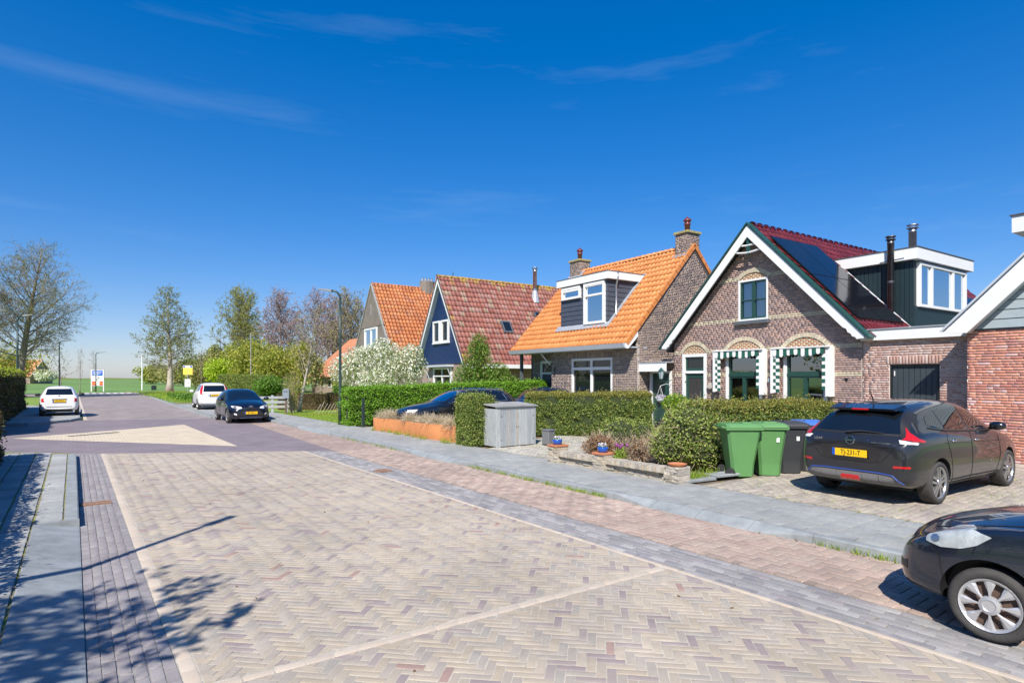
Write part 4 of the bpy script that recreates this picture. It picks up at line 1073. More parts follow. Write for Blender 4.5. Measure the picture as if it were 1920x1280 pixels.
MB().box(2.68,7,1.96,6.04,6.06,6.09).build('dormer_roof', MATS['roof_felt'], DB)
MB().box(3.1,7,2.25,5.8,3.9,5.62).build('dormer_wall', MATS['teal_board'], DB)

# ------------------------------------------------------------------ passage with canopy and green side door
PG = empty('side_porch', at1(0,0), ROT); tag(PG, 'white canopy over a dark green side door between two houses', 'porch')
masonry(PG, 'front', .15, -8.30, -6.70, 0, 2.62, None, [box_hole(-8.02,-6.93,0,2.16)], short_bond, 'brick_taupe', 'mortar_grey', nmax=60, hide=lambda u, v: v > 790)
df = MB().box(-8.02,-7.90,.10,.24,0,2.16).box(-7.02,-6.93,.10,.24,0,2.16).box(-7.90,-7.02,.10,.24,2.08,2.16).build('door_frame', MATS['white_paint'], PG)
do = MB().box(-7.90,-7.02,.17,.22,0,2.08).build('door', MATS['green_paint'], PG)
MB().lathe([(.02,0),(.03,.03),(.03,.05),(0,.06)], 10, T(-7.12,.17,1.05) @ RX(R(90))).build('door_knob', MATS['chrome'], do)
MB().box(-8.30,-6.72,-.42,-.38,2.14,2.46).build('canopy', MATS['white_paint'], PG)
MB().box(-8.31,-6.715,-.44,.14,2.46,2.50).build('canopy_roof', MATS['lead'], PG)
MB().box(-8.29,-8.21,-.37,-.30,0,2.14).build('post', MATS['white_paint'], PG)
MB().box(-8.29,-6.73,.24,.3,0,2.5).build('inner_wall', MATS['room_dark'], PG)

# ------------------------------------------------------------------ house with the orange roof
H2 = empty('orange_roof_house', O2, ROT, K2); tag(H2, 'brown brick house with bright orange tiled roof and dark boarded dormer', 'house')
masonry(H2, 'front', 0, -5.16, 0, .1, 3.05, None, [box_hole(-3.76,-1.31,1.0,2.68), box_hole(-3.85,-1.22,2.68,2.93)], short_bond, 'brick_taupe', 'mortar_light', nmax=220, hide=lambda u, v: v > 738)
its = [T(-3.82+i*.0665, .004, 2.805) @ SC(.054,.05,.235) for i in range(40)]
pieces(H2, 'soldier_brick', 'soldier_bricks', BRICK, (MATS['brick_taupe'], its), 40)
MB().box(-3.85,-1.22,.014,.1,2.68,2.93).build('lintel_mortar', MATS['mortar_light'], H2)
masonry(H2, 'front', .5, -7.35, -5.16, .1, 3.05, None, [box_hole(-6.62,-5.60,0,2.66)], short_bond, 'brick_taupe', 'mortar_grey', nmax=60, hide=lambda u, v: v > 738)
g2 = lambda z: (0.02, 6.08) if z < 3.25 else ((3.05-(6.93-z)/1.077, 3.05+(6.93-z)/1.077) if z < 6.9 else None)
masonry(H2, 'side', 0, 0, 6.1, .1, 6.95, g2, [], short_bond, 'brick_taupe', 'mortar_grey', nmax=300, hide=lambda u, v: u > 1330 or v > 700)
MB().box(-7.4,-7.3,.5,6,.1,3.1).box(-7.3,-.12,6.0,6.1,.1,3.1).box(-5.16,-.13,.12,.2,.1,3.05).box(-7.3,-5.16,.62,.7,.1,3.05).box(-.2,-.12,.2,6,.1,3.05).box(-5.2,-5.1,.12,.6,.1,3.05).build('inner_wall', MATS['room_dark'], H2)
window(H2, 'front', 0, -3.76, -1.31, 1.0, 2.68, fw=.09, fm='white_paint', vbars=(-2.535,), hbars=(2.27,), bw=.11, deep=.06, proud=.01, glass='window_glass', room=False)
dr = MB().box(-6.62,-6.50,.46,.6,.1,2.66).box(-5.72,-5.6,.46,.6,.1,2.66).box(-6.50,-5.72,.46,.6,2.55,2.66).box(-6.50,-5.72,.46,.6,2.06,2.15).build('door_frame', MATS['white_paint'], H2)
MB().box(-6.50,-5.72,.52,.57,.1,2.06).build('door', MATS['slate_board'], H2)
b = MB(); b.add([(-6.5,.53,2.15),(-5.72,.53,2.15),(-5.72,.53,2.55),(-6.5,.53,2.55)], [(0,1,2,3)]); b.build('pane', MATS['window_glass'], dr)
MB().box(-7.45,-7.33,-.12,0,.1,3.05).build('porch_post', MATS['slate_sill'], H2)
MB().tube([(-5.22,-.02,2.45),(-5.55,-.3,2.98)], .03, 5).build('eave_bracket', MATS['white_paint'], H2)
b = MB(); b.tube([(-4.9,-.02,2.35),(-4.9,-.05,2.2),(-4.86,-.05,2.12),(-4.93,-.04,2.02)], .02, 5); b.build('wall_anchor', MATS['black_paint'], H2)
p = [(-.72,3.14),(-.66,2.98),(-.52,2.96),(-.52,3.14)]
MB().prism(p, 'x', -7.52, .02).build('gutter', MATS['white_grey'], H2)
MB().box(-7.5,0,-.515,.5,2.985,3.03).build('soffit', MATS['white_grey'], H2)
MB().prism([(-.70,3.14),(-.62,2.95),(-.5,2.95),(-.02,3.40),(-.02,3.60),(-.52,3.08),(-.6,3.14)], 'x', .022, .06).build('verge_end', MATS['white_paint'], H2)
SY = Vector((0,3.65,3.93)).normalized(); LN = math.hypot(3.65,3.93)
slab(H2, 'roof_deck', MATS['roof_felt'], (-7.5,-.6,3.10), (1,0,0), SY, 7.52, LN, .1)
SB = Vector((0,-3.65,3.93)).normalized()
slab(H2, 'roof_deck', MATS['roof_felt'], (.02,6.7,3.10), (-1,0,0), SB, 7.52, LN, .1)
dskip = lambda u_, v_: (2.72 < u_ < 5.75 and 1.10 < v_ < 3.80)
tile_roof(H2, (-7.52,-.60,3.105), (1,0,0), SY, 7.52, LN-.04, .208, .315, 'tile_orange', skip=dskip, amp=.26)
ridge(H2, (-7.5,3.05,7.06), (-.45,3.05,7.06), 'tile_orange', .32, .11, .015)
for i in range(17):
    for (s, n_) in ((1,0),(-1,1)):
        y = -.60+3.65*(i/17) if s > 0 else 6.7-3.65*(i/17); z = 3.105+3.93*(i/17)
        b = MB(); q0 = Vector((0,0,0)); d = Vector((0,s*3.65/17*1.12,3.93/17*1.12))
        b.box(-.03,.075,-.0,d.length,-.10,.055, Matrix.Translation((0,y,z+.035*(1 if s>0 else 1))) @ Matrix.Rotation(math.atan2(3.93,3.65) if s > 0 else math.pi-math.atan2(3.93,3.65),4,'X'))
        b.build('verge_tile', MATS['tile_orange'], H2)
chimney(H2, -.60,-.004, 2.70,3.42, 6.2,7.55); chimney(H2, -7.30,-6.55, 2.75,3.4, 6.4,7.55)
MB().box(-.66,.0,2.60,2.71,6.60,6.72).build('lead_flashing', MATS['lead'], H2)
b = MB(); b.add([(-7.4,2.3,6.36),(-6.45,2.3,6.36),(-6.35,3.0,7.12),(-7.4,3.0,7.12)], [(0,1,2,3)]); b.build('lead_flashing', MATS['lead'], H2)
D2 = MB().box(-4.72,-1.80,.24,2.4,3.9,5.95).build('dormer', MATS['slate_board'], H2)
boards(D2, 'front', .23, -4.74, -1.77, 3.93, 5.76, .192, 'slate_board', False, gap=.007, th=.026, slope=.009)
rz2 = lambda y: 3.105+(y+.6)*1.077
boards(D2, 'side', -1.79, .21, 2.0, 3.93, 5.76, .192, 'slate_board', False, outline=lambda z: (.21, max(.212,(z-3.105)/1.077-.6)), gap=.007, th=.026, slope=.009)
MB().box(-4.87,-1.62,.06,2.25,5.76,6.05).build('dormer_fascia', MATS['white_paint'], D2)
MB().box(-4.885,-1.605,.045,2.27,6.05,6.075).build('dormer_roof', MATS['slate_sill'], D2)
window(D2, 'front', .128, -4.60, -3.37, 5.20, 5.70, fw=.09, fm='white_paint', hbars=((5.56,-4.5,-3.46),), bw=.08, glass='sky_glass', room=False, deep=.05, proud=.03)
window(D2, 'front', .128, -3.14, -1.90, 4.06, 5.72, fw=.10, fm='white_paint', hbars=((5.22,-3.04,-2.0),(5.62,-3.04,-2.0)), bw=.08, glass='sky_glass', room=False, deep=.05, proud=.03)
b = MB(); b.tube([(-1.60,.55,6.05),(-1.60,.55,5.75),(-1.68,.55,5.55),(-1.68,.55,4.45),(-1.60,.45,4.30)], .04, 8); b.build('downpipe', MATS['galv'], D2, smooth=True)
b = MB()
for (q) in ([(-4.95,.02,rz2(.02)+.115),(-1.60,.02,rz2(.02)+.115),(-1.60,.22,rz2(.22)+.13),(-4.95,.22,rz2(.22)+.13)], [(-1.76,.1,rz2(.1)+.12),(-1.58,.1,rz2(.1)+.12),(-1.58,2.1,rz2(2.1)+.12),(-1.76,2.1,rz2(2.1)+.12)]):
    b.add(q, [(0,1,2,3)])
b.build('lead_flashing', MATS['lead'], D2)

# ------------------------------------------------------------------ blue gable house with the red roof
H3 = empty('blue_gable_house', O2, ROT, K2); tag(H3, 'house with steep red tiled roof and dark blue boarded gable', 'house')
X3, Z3, S3 = -16.36, 7.93, 1.585
MB().box(-19.25,-13.5,.30,10.5,.1,2.75).build('wall', MATS['brick_far_tan'], H3)
boards(H3, 'front', .28, -19.3, -13.42, 2.72, 7.5, .21, 'blue_board', True, outline=lambda x: (2.72, max(2.721, 7.62-abs(x-X3)*S3)), gap=.008, th=.03)
MB().prism([(-19.3,2.75),(-13.42,2.75),(X3,7.6)], 'y', .29, .34).build('gable_wall', MATS['blue_board'], H3)
for s in (-1, 1):
    X = lambda x: X3+s*x
    for (nm, pl, ya, yb, mm) in (('barge_board', ((0,7.86),(3.32,2.60),(3.13,2.60),(0,7.52)), -.04, 0, 'white_paint'), ('soffit_board', ((0,7.82),(3.28,2.62),(3.16,2.62),(0,7.60)), .002, .27, 'soft_blue_white'), ('roof_deck', ((0,7.96),(3.42,2.55),(3.30,2.55),(0,7.82)), -.06, 10.6, 'roof_felt')):
        p = [(X(x), z) for x, z in pl]
        MB().prism(p if s < 0 else p[::-1], 'y', ya, yb).build(nm, MATS[mm], H3)
v3 = Vector((-1,0,S3)).normalized(); l3 = 3.40*math.hypot(1,S3)
lich = lambda u_, v_: (v_ > l3-.35 and random.random() < .45) or (u_ < .3 and random.random() < .3) or (u_ < 1.0 and v_ > l3-1.3 and random.random() < .4)
tile_roof(H3, (X3+3.42,-.06,2.57), (0,1,0), v3, 10.6, l3, .245, .365, 'tile_red', alt=lich, amp=.20, hide=lambda u, v: u > 1046)
tile_roof(H3, (X3-3.42,10.54,2.57), (0,-1,0), Vector((1,0,S3)).normalized(), 10.6, l3, .245, .365, 'tile_red', amp=.20, nmax=0)
ridge(H3, (X3,-.08,7.95), (X3,10.5,7.95), 'tile_lichen', .4, .12, .015)
for (a, b_) in ((-17.42,-16.50),(-16.28,-15.36)):
    window(H3, 'front', .175, a, b_, 4.0, 5.32, fw=.11, fm='white_paint', glass='window_glass', room=False, deep=.05, proud=.03)
    MB().box(a-.06,b_+.06,.13,.24,3.94,4.0).build('window_sill', MATS['white_paint'], H3)
window(H3, 'front', .23, -17.45, -15.1, .9, 2.5, fw=.1, fm='white_paint', vbars=(-16.3,), hbars=(2.0,), bw=.07, glass='window_glass', room=False, deep=.05, proud=.04)
MB().box(-18.1,-14.9,-.15,.29,2.54,2.66).build('awning_box', MATS['white_grey'], H3)
for x in (-18.0,-15.0): MB().tube([(x,-.1,2.55),(x,.25,1.7)], .03, 5).build('awning_arm', MATS['white_grey'], H3)
MB().box(-13.05,-12.75,-.05,10.5,2.44,2.66).build('eave_board', MATS['white_paint'], H3)
def r3(u_, v_, off=0): return Vector((X3+3.42,-.06,2.57))+Vector((0,1,0))*u_+v3*v_+Vector((S3,0,1)).normalized()*off
def skyl(u0, v0, w_, h_):
    q = [r3(u0+a, v0+c, .13) for a, c in ((0,0),(w_,0),(w_,h_),(0,h_))]; nn = Vector((S3,0,1)).normalized()
    f = MB(); f.add(q+[p-nn*.13 for p in q], [(0,1,2,3),(0,4,5,1),(1,5,6,2),(2,6,7,3),(3,7,4,0)]); so = f.build('skylight', MATS['slate_sill'], H3)
    c = sum(q, Vector())/4; MB().add([c+(p-c)*.78+nn*.004 for p in q], [(0,1,2,3)]).build('pane', MATS['window_glass'], so)
skyl(3.35, 2.35, .62, .85); skyl(6.1, 3.75, .6, .3)
flue(H3, -15.75, 6.65, 6.7, 9.05, .13, 'galv')
MB().lathe([(.32,6.75),(.17,7.5),(.16,7.55)], 14, T(-15.75,6.65,0)).build('lead_flashing', MATS['lead'], H3)
MB().lathe([(.02,7.95),(.02,8.3)], 6, T(X3,1.0,0)).build('aerial', MATS['black_paint'], H3)
# low annex behind the shrub
MB().box(-13.4,-9.6,6.2,9.5,.1,2.4).build('annex', MATS['brick_far_tan'], H3)
MB().box(-13.0,-9.2,5.9,9.6,2.42,2.85).build('annex_fascia', MATS['white_paint'], H3)

# ------------------------------------------------------------------ old brick house with orange pantiles
H4 = empty('old_brick_house', O2, ROT, K2); tag(H4, 'old grey brick house with weathered orange pantile roof behind white blossom', 'house')
X4, Z4, S4 = -26.46, 8.80, 1.33
MB().prism([(-30.9,.1),(-22.0,.1),(-22.0,2.88),(X4,8.72),(-30.9,2.88)], 'y', -.5, -.2).build('wall', MATS['brick_far_grey'], H4)
MB().box(-30.8,-22.1,-.2,9.4,.1,2.9).build('side_wall', MATS['brick_far_grey'], H4)
MB().box(-29.1,-23.8,-.53,-.49,5.62,5.72).build('string_course', MATS['brick_far_grey'], H4)
for s in (-1, 1):
    X = lambda x: X4+s*x
    p = [(X(x), z) for x, z in ((0,8.80),(4.6,2.68),(4.5,2.60),(0,8.62))]
    MB().prism(p if s < 0 else p[::-1], 'y', -.45, 9.5).build('roof_deck', MATS['roof_felt'], H4)
    p = [(X(x), z) for x, z in ((0,8.86),(4.66,2.67),(4.5,2.67),(0,8.68))]
    MB().prism(p if s < 0 else p[::-1], 'y', -.56, -.455).build('verge_coping', MATS['concrete_grey'], H4)
v4 = Vector((-1,0,S4)).normalized(); l4 = 4.62*math.hypot(1,S4)
tile_roof(H4, (X4+4.64,-.45,2.66), (0,1,0), v4, 9.9, l4, .27, .355, 'tile_old', amp=.34, hide=lambda u, v: u > 815)
ridge(H4, (X4,-.5,8.80), (X4,9.4,8.80), 'tile_old', .4, .12, .02)
window(H4, 'front', -.56, -27.75, -25.15, 4.1, 5.55, fw=.12, fm='white_paint', vbars=(-26.4,), bw=.1, glass='sky_glass', room=False, deep=.04, proud=.03)
MB().box(-26.58,-26.42,-.52,-.49,6.5,7.3).build('slit_vent', MATS['concrete_grey'], H4)
c4 = MB(); c4.prism([(X4+.5*math.cos(t)*.9, 4.0+.62*math.sin(t)) for t in np.linspace(0,2*math.pi,13)[:-1]], 'z', 8.2, 9.35); c4.build('chimney', MATS['brick_far_grey'], H4)
for i in range(4): MB().lathe([(.09,9.35),(.08,9.6),(.1,9.62)], 8, T(X4,3.6+i*.26,0)).build('chimney_pot', MATS['concrete_grey'], H4)
MB().box(-31.3,-30.6,-.3,9.4,2.55,2.8).build('eave_board', MATS['white_paint'], H4)
window(H4, 'front', -.56, -29.6, -27.4, .9, 2.6, fw=.12, fm='white_paint', vbars=(-28.5,), glass='window_glass', room=False, deep=.04, proud=.03)
# ------------------------------------------------------------------ cars
def curve(c, x):
    c = sorted(c); return float(np.interp(x, [p[0] for p in c], [p[1] for p in c]))

def eval_mesh(o):
    dg = bpy.context.evaluated_depsgraph_get(); return bpy.data.meshes.new_from_object(o.evaluated_get(dg))

def car_shell(sp):
    """lofted body: sections along x, smoothed, wheel arches cut out. returns (mesh, bvh of the uncut body)"""
    xs = sp['xs']; rings = []
    for x in xs:
        B, Tp, Sh, W, RW = (curve(sp[k], x) for k in ('bot','top','belt','wid','roofw'))
        cr_ = curve(sp.get('crown', [(0,.05)]), x)
        zr_ = max(Tp-cr_, Sh+.01)
        h_ = [(0,B),(.78*W,B),(.955*W,B+.05),(1.0*W,B+.42*(Sh-B)),(.992*W,B+.72*(Sh-B)),(.965*W,Sh-.03),(.94*W,Sh+.02),
              (.94*W+(RW-.94*W)*.55, Sh+(zr_-Sh)*.60),(RW,zr_),(.60*RW,Tp-.22*cr_),(0,Tp)]
        rings.append(h_)
    bm = bmesh.new(); R_ = []
    n = len(rings[0])
    for x, h_ in zip(xs, rings):
        row = [bm.verts.new((x,y,z)) for (y,z) in h_]
        mir = [row[0]]+[bm.verts.new((x,-y,z)) for (y,z) in h_[1:-1]]+[row[-1]]
        R_.append((row, mir))
    for (a, am), (b, bmr) in zip(R_[:-1], R_[1:]):
        for i in range(n-1):
            bm.faces.new((a[i],b[i],b[i+1],a[i+1])); bm.faces.new((am[i+1],bmr[i+1],bmr[i],am[i]))
    for (a, am) in (R_[0], R_[-1]):
        for i in range(n-1):
            f = [a[i],a[i+1],am[i+1],am[i]]; f = list(dict.fromkeys(f))
            bm.faces.new(f)
    bmesh.ops.recalc_face_normals(bm, faces=bm.faces)
    me = bpy.data.meshes.new('shell'); bm.to_mesh(me); bm.free()
    o = bpy.data.objects.new('shell', me); COL.objects.link(o)
    md = o.modifiers.new('s','SUBSURF'); md.levels = 2; md.render_levels = 2
    sm = eval_mesh(o); o.modifiers.clear(); o.data = sm
    bvh = BVHTree.FromPolygons([v.co.copy() for v in sm.vertices], [tuple(p.vertices) for p in sm.polygons])
    sm.materials.clear(); sm.materials.append(sp['paint'])
    cut = MB(); ra = sp['arch']
    for x in (sp['fa'], sp['ra']):
        for s in (-1, 1):
            M = T(x, s*(sp['W']-.24) if s > 0 else -(sp['W']+.3), sp['wr']+.012) @ RX(R(-90)) if True else None
            cut.lathe([(ra,0),(ra,.54)], 36, M)
    co = cut.build('cutter', MATS['car_trim'])
    bm = bmesh.new(); bm.from_mesh(co.data); bmesh.ops.recalc_face_normals(bm, faces=bm.faces); bm.to_mesh(co.data); bm.free()
    md = o.modifiers.new('b','BOOLEAN'); md.operation = 'DIFFERENCE'; md.object = co; md.solver = 'EXACT'
    try: md.material_mode = 'TRANSFER'
    except Exception: pass
    out = eval_mesh(o)
    if len(out.polygons) < 200: out = sm
    bpy.data.objects.remove(o); bpy.data.objects.remove(co)
    out.polygons.foreach_set('use_smooth', [True]*len(out.polygons))
    try: out.set_sharp_from_angle(angle=R(38))
    except Exception: pass
    if len(out.materials) < 2: out.materials.append(MATS['car_trim'])
    out.update(); return out, bvh

def spans(poly, b):
    xs = []
    for i in range(len(poly)):
        (x0,y0),(x1,y1) = poly[i], poly[(i+1)%len(poly)]
        if (y0 <= b < y1) or (y1 <= b < y0): xs.append(x0+(x1-x0)*(b-y0)/(y1-y0))
    return (min(xs), max(xs)) if len(xs) >= 2 else None

def panel(parent, name, poly, view, m, bvh, off=.004, n=8, k=10, skirt=.02, smooth=True):
    """sheet of bodywork or glass following the shell; outline in side (x,z), end (y,z) or top (x,y) view"""
    b0, b1 = min(p[1] for p in poly), max(p[1] for p in poly); rows = []
    for j in range(n+1):
        t = j/n; b = b0+(b1-b0)*(0.0005+.999*t); sp_ = spans(poly, b)
        if not sp_: continue
        row = []
        for i in range(k+1):
            a = sp_[0]+(sp_[1]-sp_[0])*i/k
            if view == 'L': o, d = Vector((a,4,b)), Vector((0,-1,0))
            elif view == 'R': o, d = Vector((a,-4,b)), Vector((0,1,0))
            elif view == 'F': o, d = Vector((6,a,b)), Vector((-1,0,0))
            elif view == 'B': o, d = Vector((-6,a,b)), Vector((1,0,0))
            elif view == 'T': o, d = Vector((a,b,5)), Vector((0,0,-1))
            else:
                an, cx_, cy_ = view; ov = Vector((math.cos(an),math.sin(an),0)); tv = Vector((-math.sin(an),math.cos(an),0))
                o = ov*6+tv*(a+tv.x*cx_+tv.y*cy_)+Vector((0,0,b)); d = -ov
            h_, nn, _, _ = bvh.ray_cast(o, d)
            if h_ is None:
                h_, nn, _, _ = bvh.find_nearest(o+d*(5.2 if view in ('L','R') else 4.2))
            if nn.dot(d) > 0: nn = -nn
            row.append((h_, nn))
        rows.append(row)
    if len(rows) < 2: return None
    mb = MB(); nr = len(rows); nk = k+1
    vs = [h_+nn*off for row in rows for (h_, nn) in row]
    fs = [(j*nk+i, j*nk+i+1, (j+1)*nk+i+1, (j+1)*nk+i) for j in range(nr-1) for i in range(nk-1)]
    ring = [i for i in range(nk)]+[j*nk+nk-1 for j in range(1,nr)]+[(nr-1)*nk+i for i in range(nk-2,-1,-1)]+[j*nk for j in range(nr-2,0,-1)]
    flat = [x for row in rows for x in row]; base = len(vs)
    vs += [flat[i][0]-flat[i][1]*skirt for i in ring]
    L_ = len(ring); fs += [(ring[(q+1)%L_], ring[q], base+q, base+(q+1)%L_) for q in range(L_)]
    mb.add(vs, fs)
    bm = bmesh.new(); me = mb.mesh(name, m, smooth=smooth); bm.from_mesh(me)
    bmesh.ops.remove_doubles(bm, verts=bm.verts, dist=.0004)
    # face outwards
    c = sum((v for v, _ in flat), Vector())/len(flat); avg = sum((q for _, q in flat), Vector())
    s_ = sum((f.normal.dot(avg)*f.calc_area() for f in bm.faces))
    if s_ < 0: bmesh.ops.reverse_faces(bm, faces=bm.faces)
    bm.to_mesh(me); bm.free()
    try: me.set_sharp_from_angle(angle=R(40))
    except Exception: pass
    return link(name, me, parent)

def seam(parent, pts, view, bvh, w_=.006, name='door_seam', m='car_seam', off=.002):
    mb = MB(); P = []
    for i in range(len(pts)-1):
        (a0,b0),(a1,b1) = pts[i], pts[i+1]; n = max(1, int(math.hypot(a1-a0,b1-b0)/.06))
        for j in range(n+(i == len(pts)-2)):
            a, b = a0+(a1-a0)*j/n, b0+(b1-b0)*j/n
            o, d = {'L':(Vector((a,4,b)),Vector((0,-1,0))),'R':(Vector((a,-4,b)),Vector((0,1,0))),'F':(Vector((6,a,b)),Vector((-1,0,0))),'B':(Vector((-6,a,b)),Vector((1,0,0))),'T':(Vector((a,b,5)),Vector((0,0,-1)))}[view]
            h_, nn, _, _ = bvh.ray_cast(o, d)
            if h_ is not None: P.append(h_+(nn if nn.dot(d) < 0 else -nn)*off)
    if len(P) > 1: mb.tube(P, w_/2, 5); return mb.build(name, MATS[m], parent)

def wheel(parent, sp, x, s, kind):
    """tyre with rim; s = +1 left, -1 right"""
    r_, w_ = sp['wr'], sp.get('ww', .19); yo = sp['W']-.015
    M = T(x, s*yo, r_) @ (RX(R(-90)) if s > 0 else RX(R(90)))          # local +z points out of the car
    rr = r_*sp.get('rim', .66)
    ty = MB().lathe([(rr*.98,-w_),(r_*.93,-w_),(r_*.985,-w_*.9),(r_,-w_*.75),(r_,-w_*.22),(r_*.985,-.03),(r_*.95,-.004),(r_*.86,.004),(rr*1.04,-.004),(rr,-.012),(rr*.97,-.05)], 40, M, cap=False).build('wheel', MATS[sp.get('tyre','tyre_dusty')], parent, smooth=True)
    MB().lathe([(rr*.97,-.05),(rr*.95,-.09),(.02,-.10)], 28, M).build('brake_well', MATS['steel_rust' if kind == 'cap' else 'black_paint'], ty)
    rim = MB().lathe([(rr*.90,-.03),(rr*.93,-.012),(rr*.985,-.008),(rr*.99,-.05),(rr*.90,-.05)], 36, M, cap=False)
    if kind == 'five':
        for i in range(5):
            for e in (-.17,.17):
                t = 2*math.pi*i/5+.3; a = Vector((math.cos(t),math.sin(t),0)); pe = Vector((-math.sin(t),math.cos(t),0))
                q = [a*.03*1+pe*(e*.12-.018), a*.03+pe*(e*.12+.018), a*rr*.93+pe*(e*rr*1.0+.020), a*rr*.93+pe*(e*rr*1.0-.020)]
                rim.add([M @ (p+Vector((0,0,-.012-(0 if j < 2 else .008)))) for j, p in enumerate(q)]+[M @ (p+Vector((0,0,-.05))) for p in q], [(0,1,2,3),(0,4,5,1),(1,5,6,2),(2,6,7,3),(3,7,4,0)])
        rim.lathe([(.06,-.04),(.06,-.006),(.05,0),(.0,0)], 16, M)
    elif kind == 'cap':
        n = 8
        for i in range(n):
            t = 2*math.pi*i/n; dt = .29+(.03 if i % 2 else -.02)
            pr_ = [(.30,.55),(.5,.62),(.78,.95),(.93,1.0)]
            vs = []
            for (f, ws) in pr_:
                for (e, z) in ((-1,-.014),(-.45,-.004),(.45,-.004),(1,-.014)):
                    t2 = t+e*dt*ws*(.72 if f < .6 else .80); vs.append(M @ Vector((math.cos(t2)*rr*f, math.sin(t2)*rr*f, z-.012*(f-.3))))
            rim.add(vs, [(j*4+i2, j*4+i2+1, (j+1)*4+i2+1, (j+1)*4+i2) for j in range(3) for i2 in range(3)])
        rim.lathe([(rr*.36,-.03),(rr*.34,-.006),(rr*.22,.002),(rr*.19,-.004),(.0,-.004)], 24, M)
        rim.lathe([(rr*.985,-.02),(rr*.975,-.002),(rr*.90,-.012),(rr*.86,-.03)], 40, M, cap=False)
    else:
        for i in range(7):
            t = 2*math.pi*i/7; a = Vector((math.cos(t),math.sin(t),0)); pe = Vector((-math.sin(t),math.cos(t),0))
            q = [a*.04-pe*.02, a*.04+pe*.02, a*rr*.93+pe*.028, a*rr*.93-pe*.028]
            rim.add([M @ (p+Vector((0,0,-.012))) for p in q]+[M @ (p+Vector((0,0,-.045))) for p in q], [(0,1,2,3),(0,4,5,1),(1,5,6,2),(2,6,7,3),(3,7,4,0)])
        rim.lathe([(.06,-.04),(.06,-.006),(.0,-.002)], 14, M)
    rim.build('hubcap' if kind == 'cap' else 'rim', MATS['hubcap' if kind == 'cap' else 'alloy'], ty)
    return ty

def plate(parent, M, txt, w_=.52, h_=.11):
    """yellow number plate facing local +z"""
    p = MB().box(-w_/2,w_/2,-h_/2,h_/2,0,.008,M).build('number_plate', MATS['plate_yellow'], parent)
    MB().box(-w_/2,-w_/2+.045,-h_/2,h_/2,.008,.010,M).build('plate_band', MATS['plate_blue'], p)
    text_mesh(txt, h_*.95, MATS['car_seam'], p, M @ T(.02,.0,.010), ext=.001, sx=.80)
    MB().box(-w_/2-.008,w_/2+.008,-h_/2-.022,-h_/2-.001,0,.009,M).build('plate_holder', MATS['car_trim'], p)
    return p

FACE_B = lambda x, z, y=0: T(x,y,z) @ Matrix(((0,0,-1,0),(-1,0,0,0),(0,1,0,0),(0,0,0,1)))   # local z -> -x, local x -> -y, local y -> z
FACE_F = lambda x, z, y=0: T(x,y,z) @ Matrix(((0,0,1,0),(1,0,0,0),(0,1,0,0),(0,0,0,1)))     # local z -> +x, local x -> +y

def mirror(parent, x, y, z, s, m, fx=1):
    b = MB(); bm = bmesh.new()
    o = MB().lathe([(.0,-.11),(.055,-.10),(.085,-.05),(.09,.02),(.07,.08),(.03,.105),(.0,.11)], 14, T(x,y+s*.12,z+.02) @ RX(R(90)) @ SC(1.0,.85,1.05)).build('mirror', m, parent, smooth=True)
    MB().tube([(x+.03,y-s*.06,z-.05),(x+.02,y+s*.07,z-.01)], .025, 6).build('mirror_arm', MATS['car_trim'], o)
    return o

def hit(bvh, o, d):
    h_, n, _, _ = bvh.ray_cast(Vector(o), Vector(d)); return h_

def handle(parent, x, z, s, bvh, m='chrome'):
    h_ = hit(bvh, (x,s*4,z), (0,-s,0))
    if h_ is None: return
    MB().tube([(x-.09,h_.y,z),(x-.075,h_.y+s*.028,z+.003),(x+.075,h_.y+s*.028,z+.003),(x+.09,h_.y,z)], .013, 6).build('door_handle', MATS[m], parent, smooth=True)

def side_glass(parent, polys, bvh, trim=None, frame='car_trim', sides=('L','R')):
    for v in sides:
        for p in polys: panel(parent, 'side_window', p, v, MATS['car_glass'], bvh, .004, 8, 10)
        if trim: seam(parent, trim, v, bvh, .022, 'window_trim', frame, .004)

def base_car(name, label, loc, rz, sp, kinds, group=None):
    root = empty(name, loc, rz); tag(root, label, 'car', group)
    me, bvh = car_shell(sp); link('body', me, root)
    MB().box(sp['ra']-.3, sp['fa']+.3, -sp['W']+.26, sp['W']-.26, .18, .5).build('underbody', MATS['black_paint'], root)
    for x in (sp['fa'], sp['ra']):
        for s in (-1, 1): wheel(root, sp, x, s, kinds)
    return root, bvh

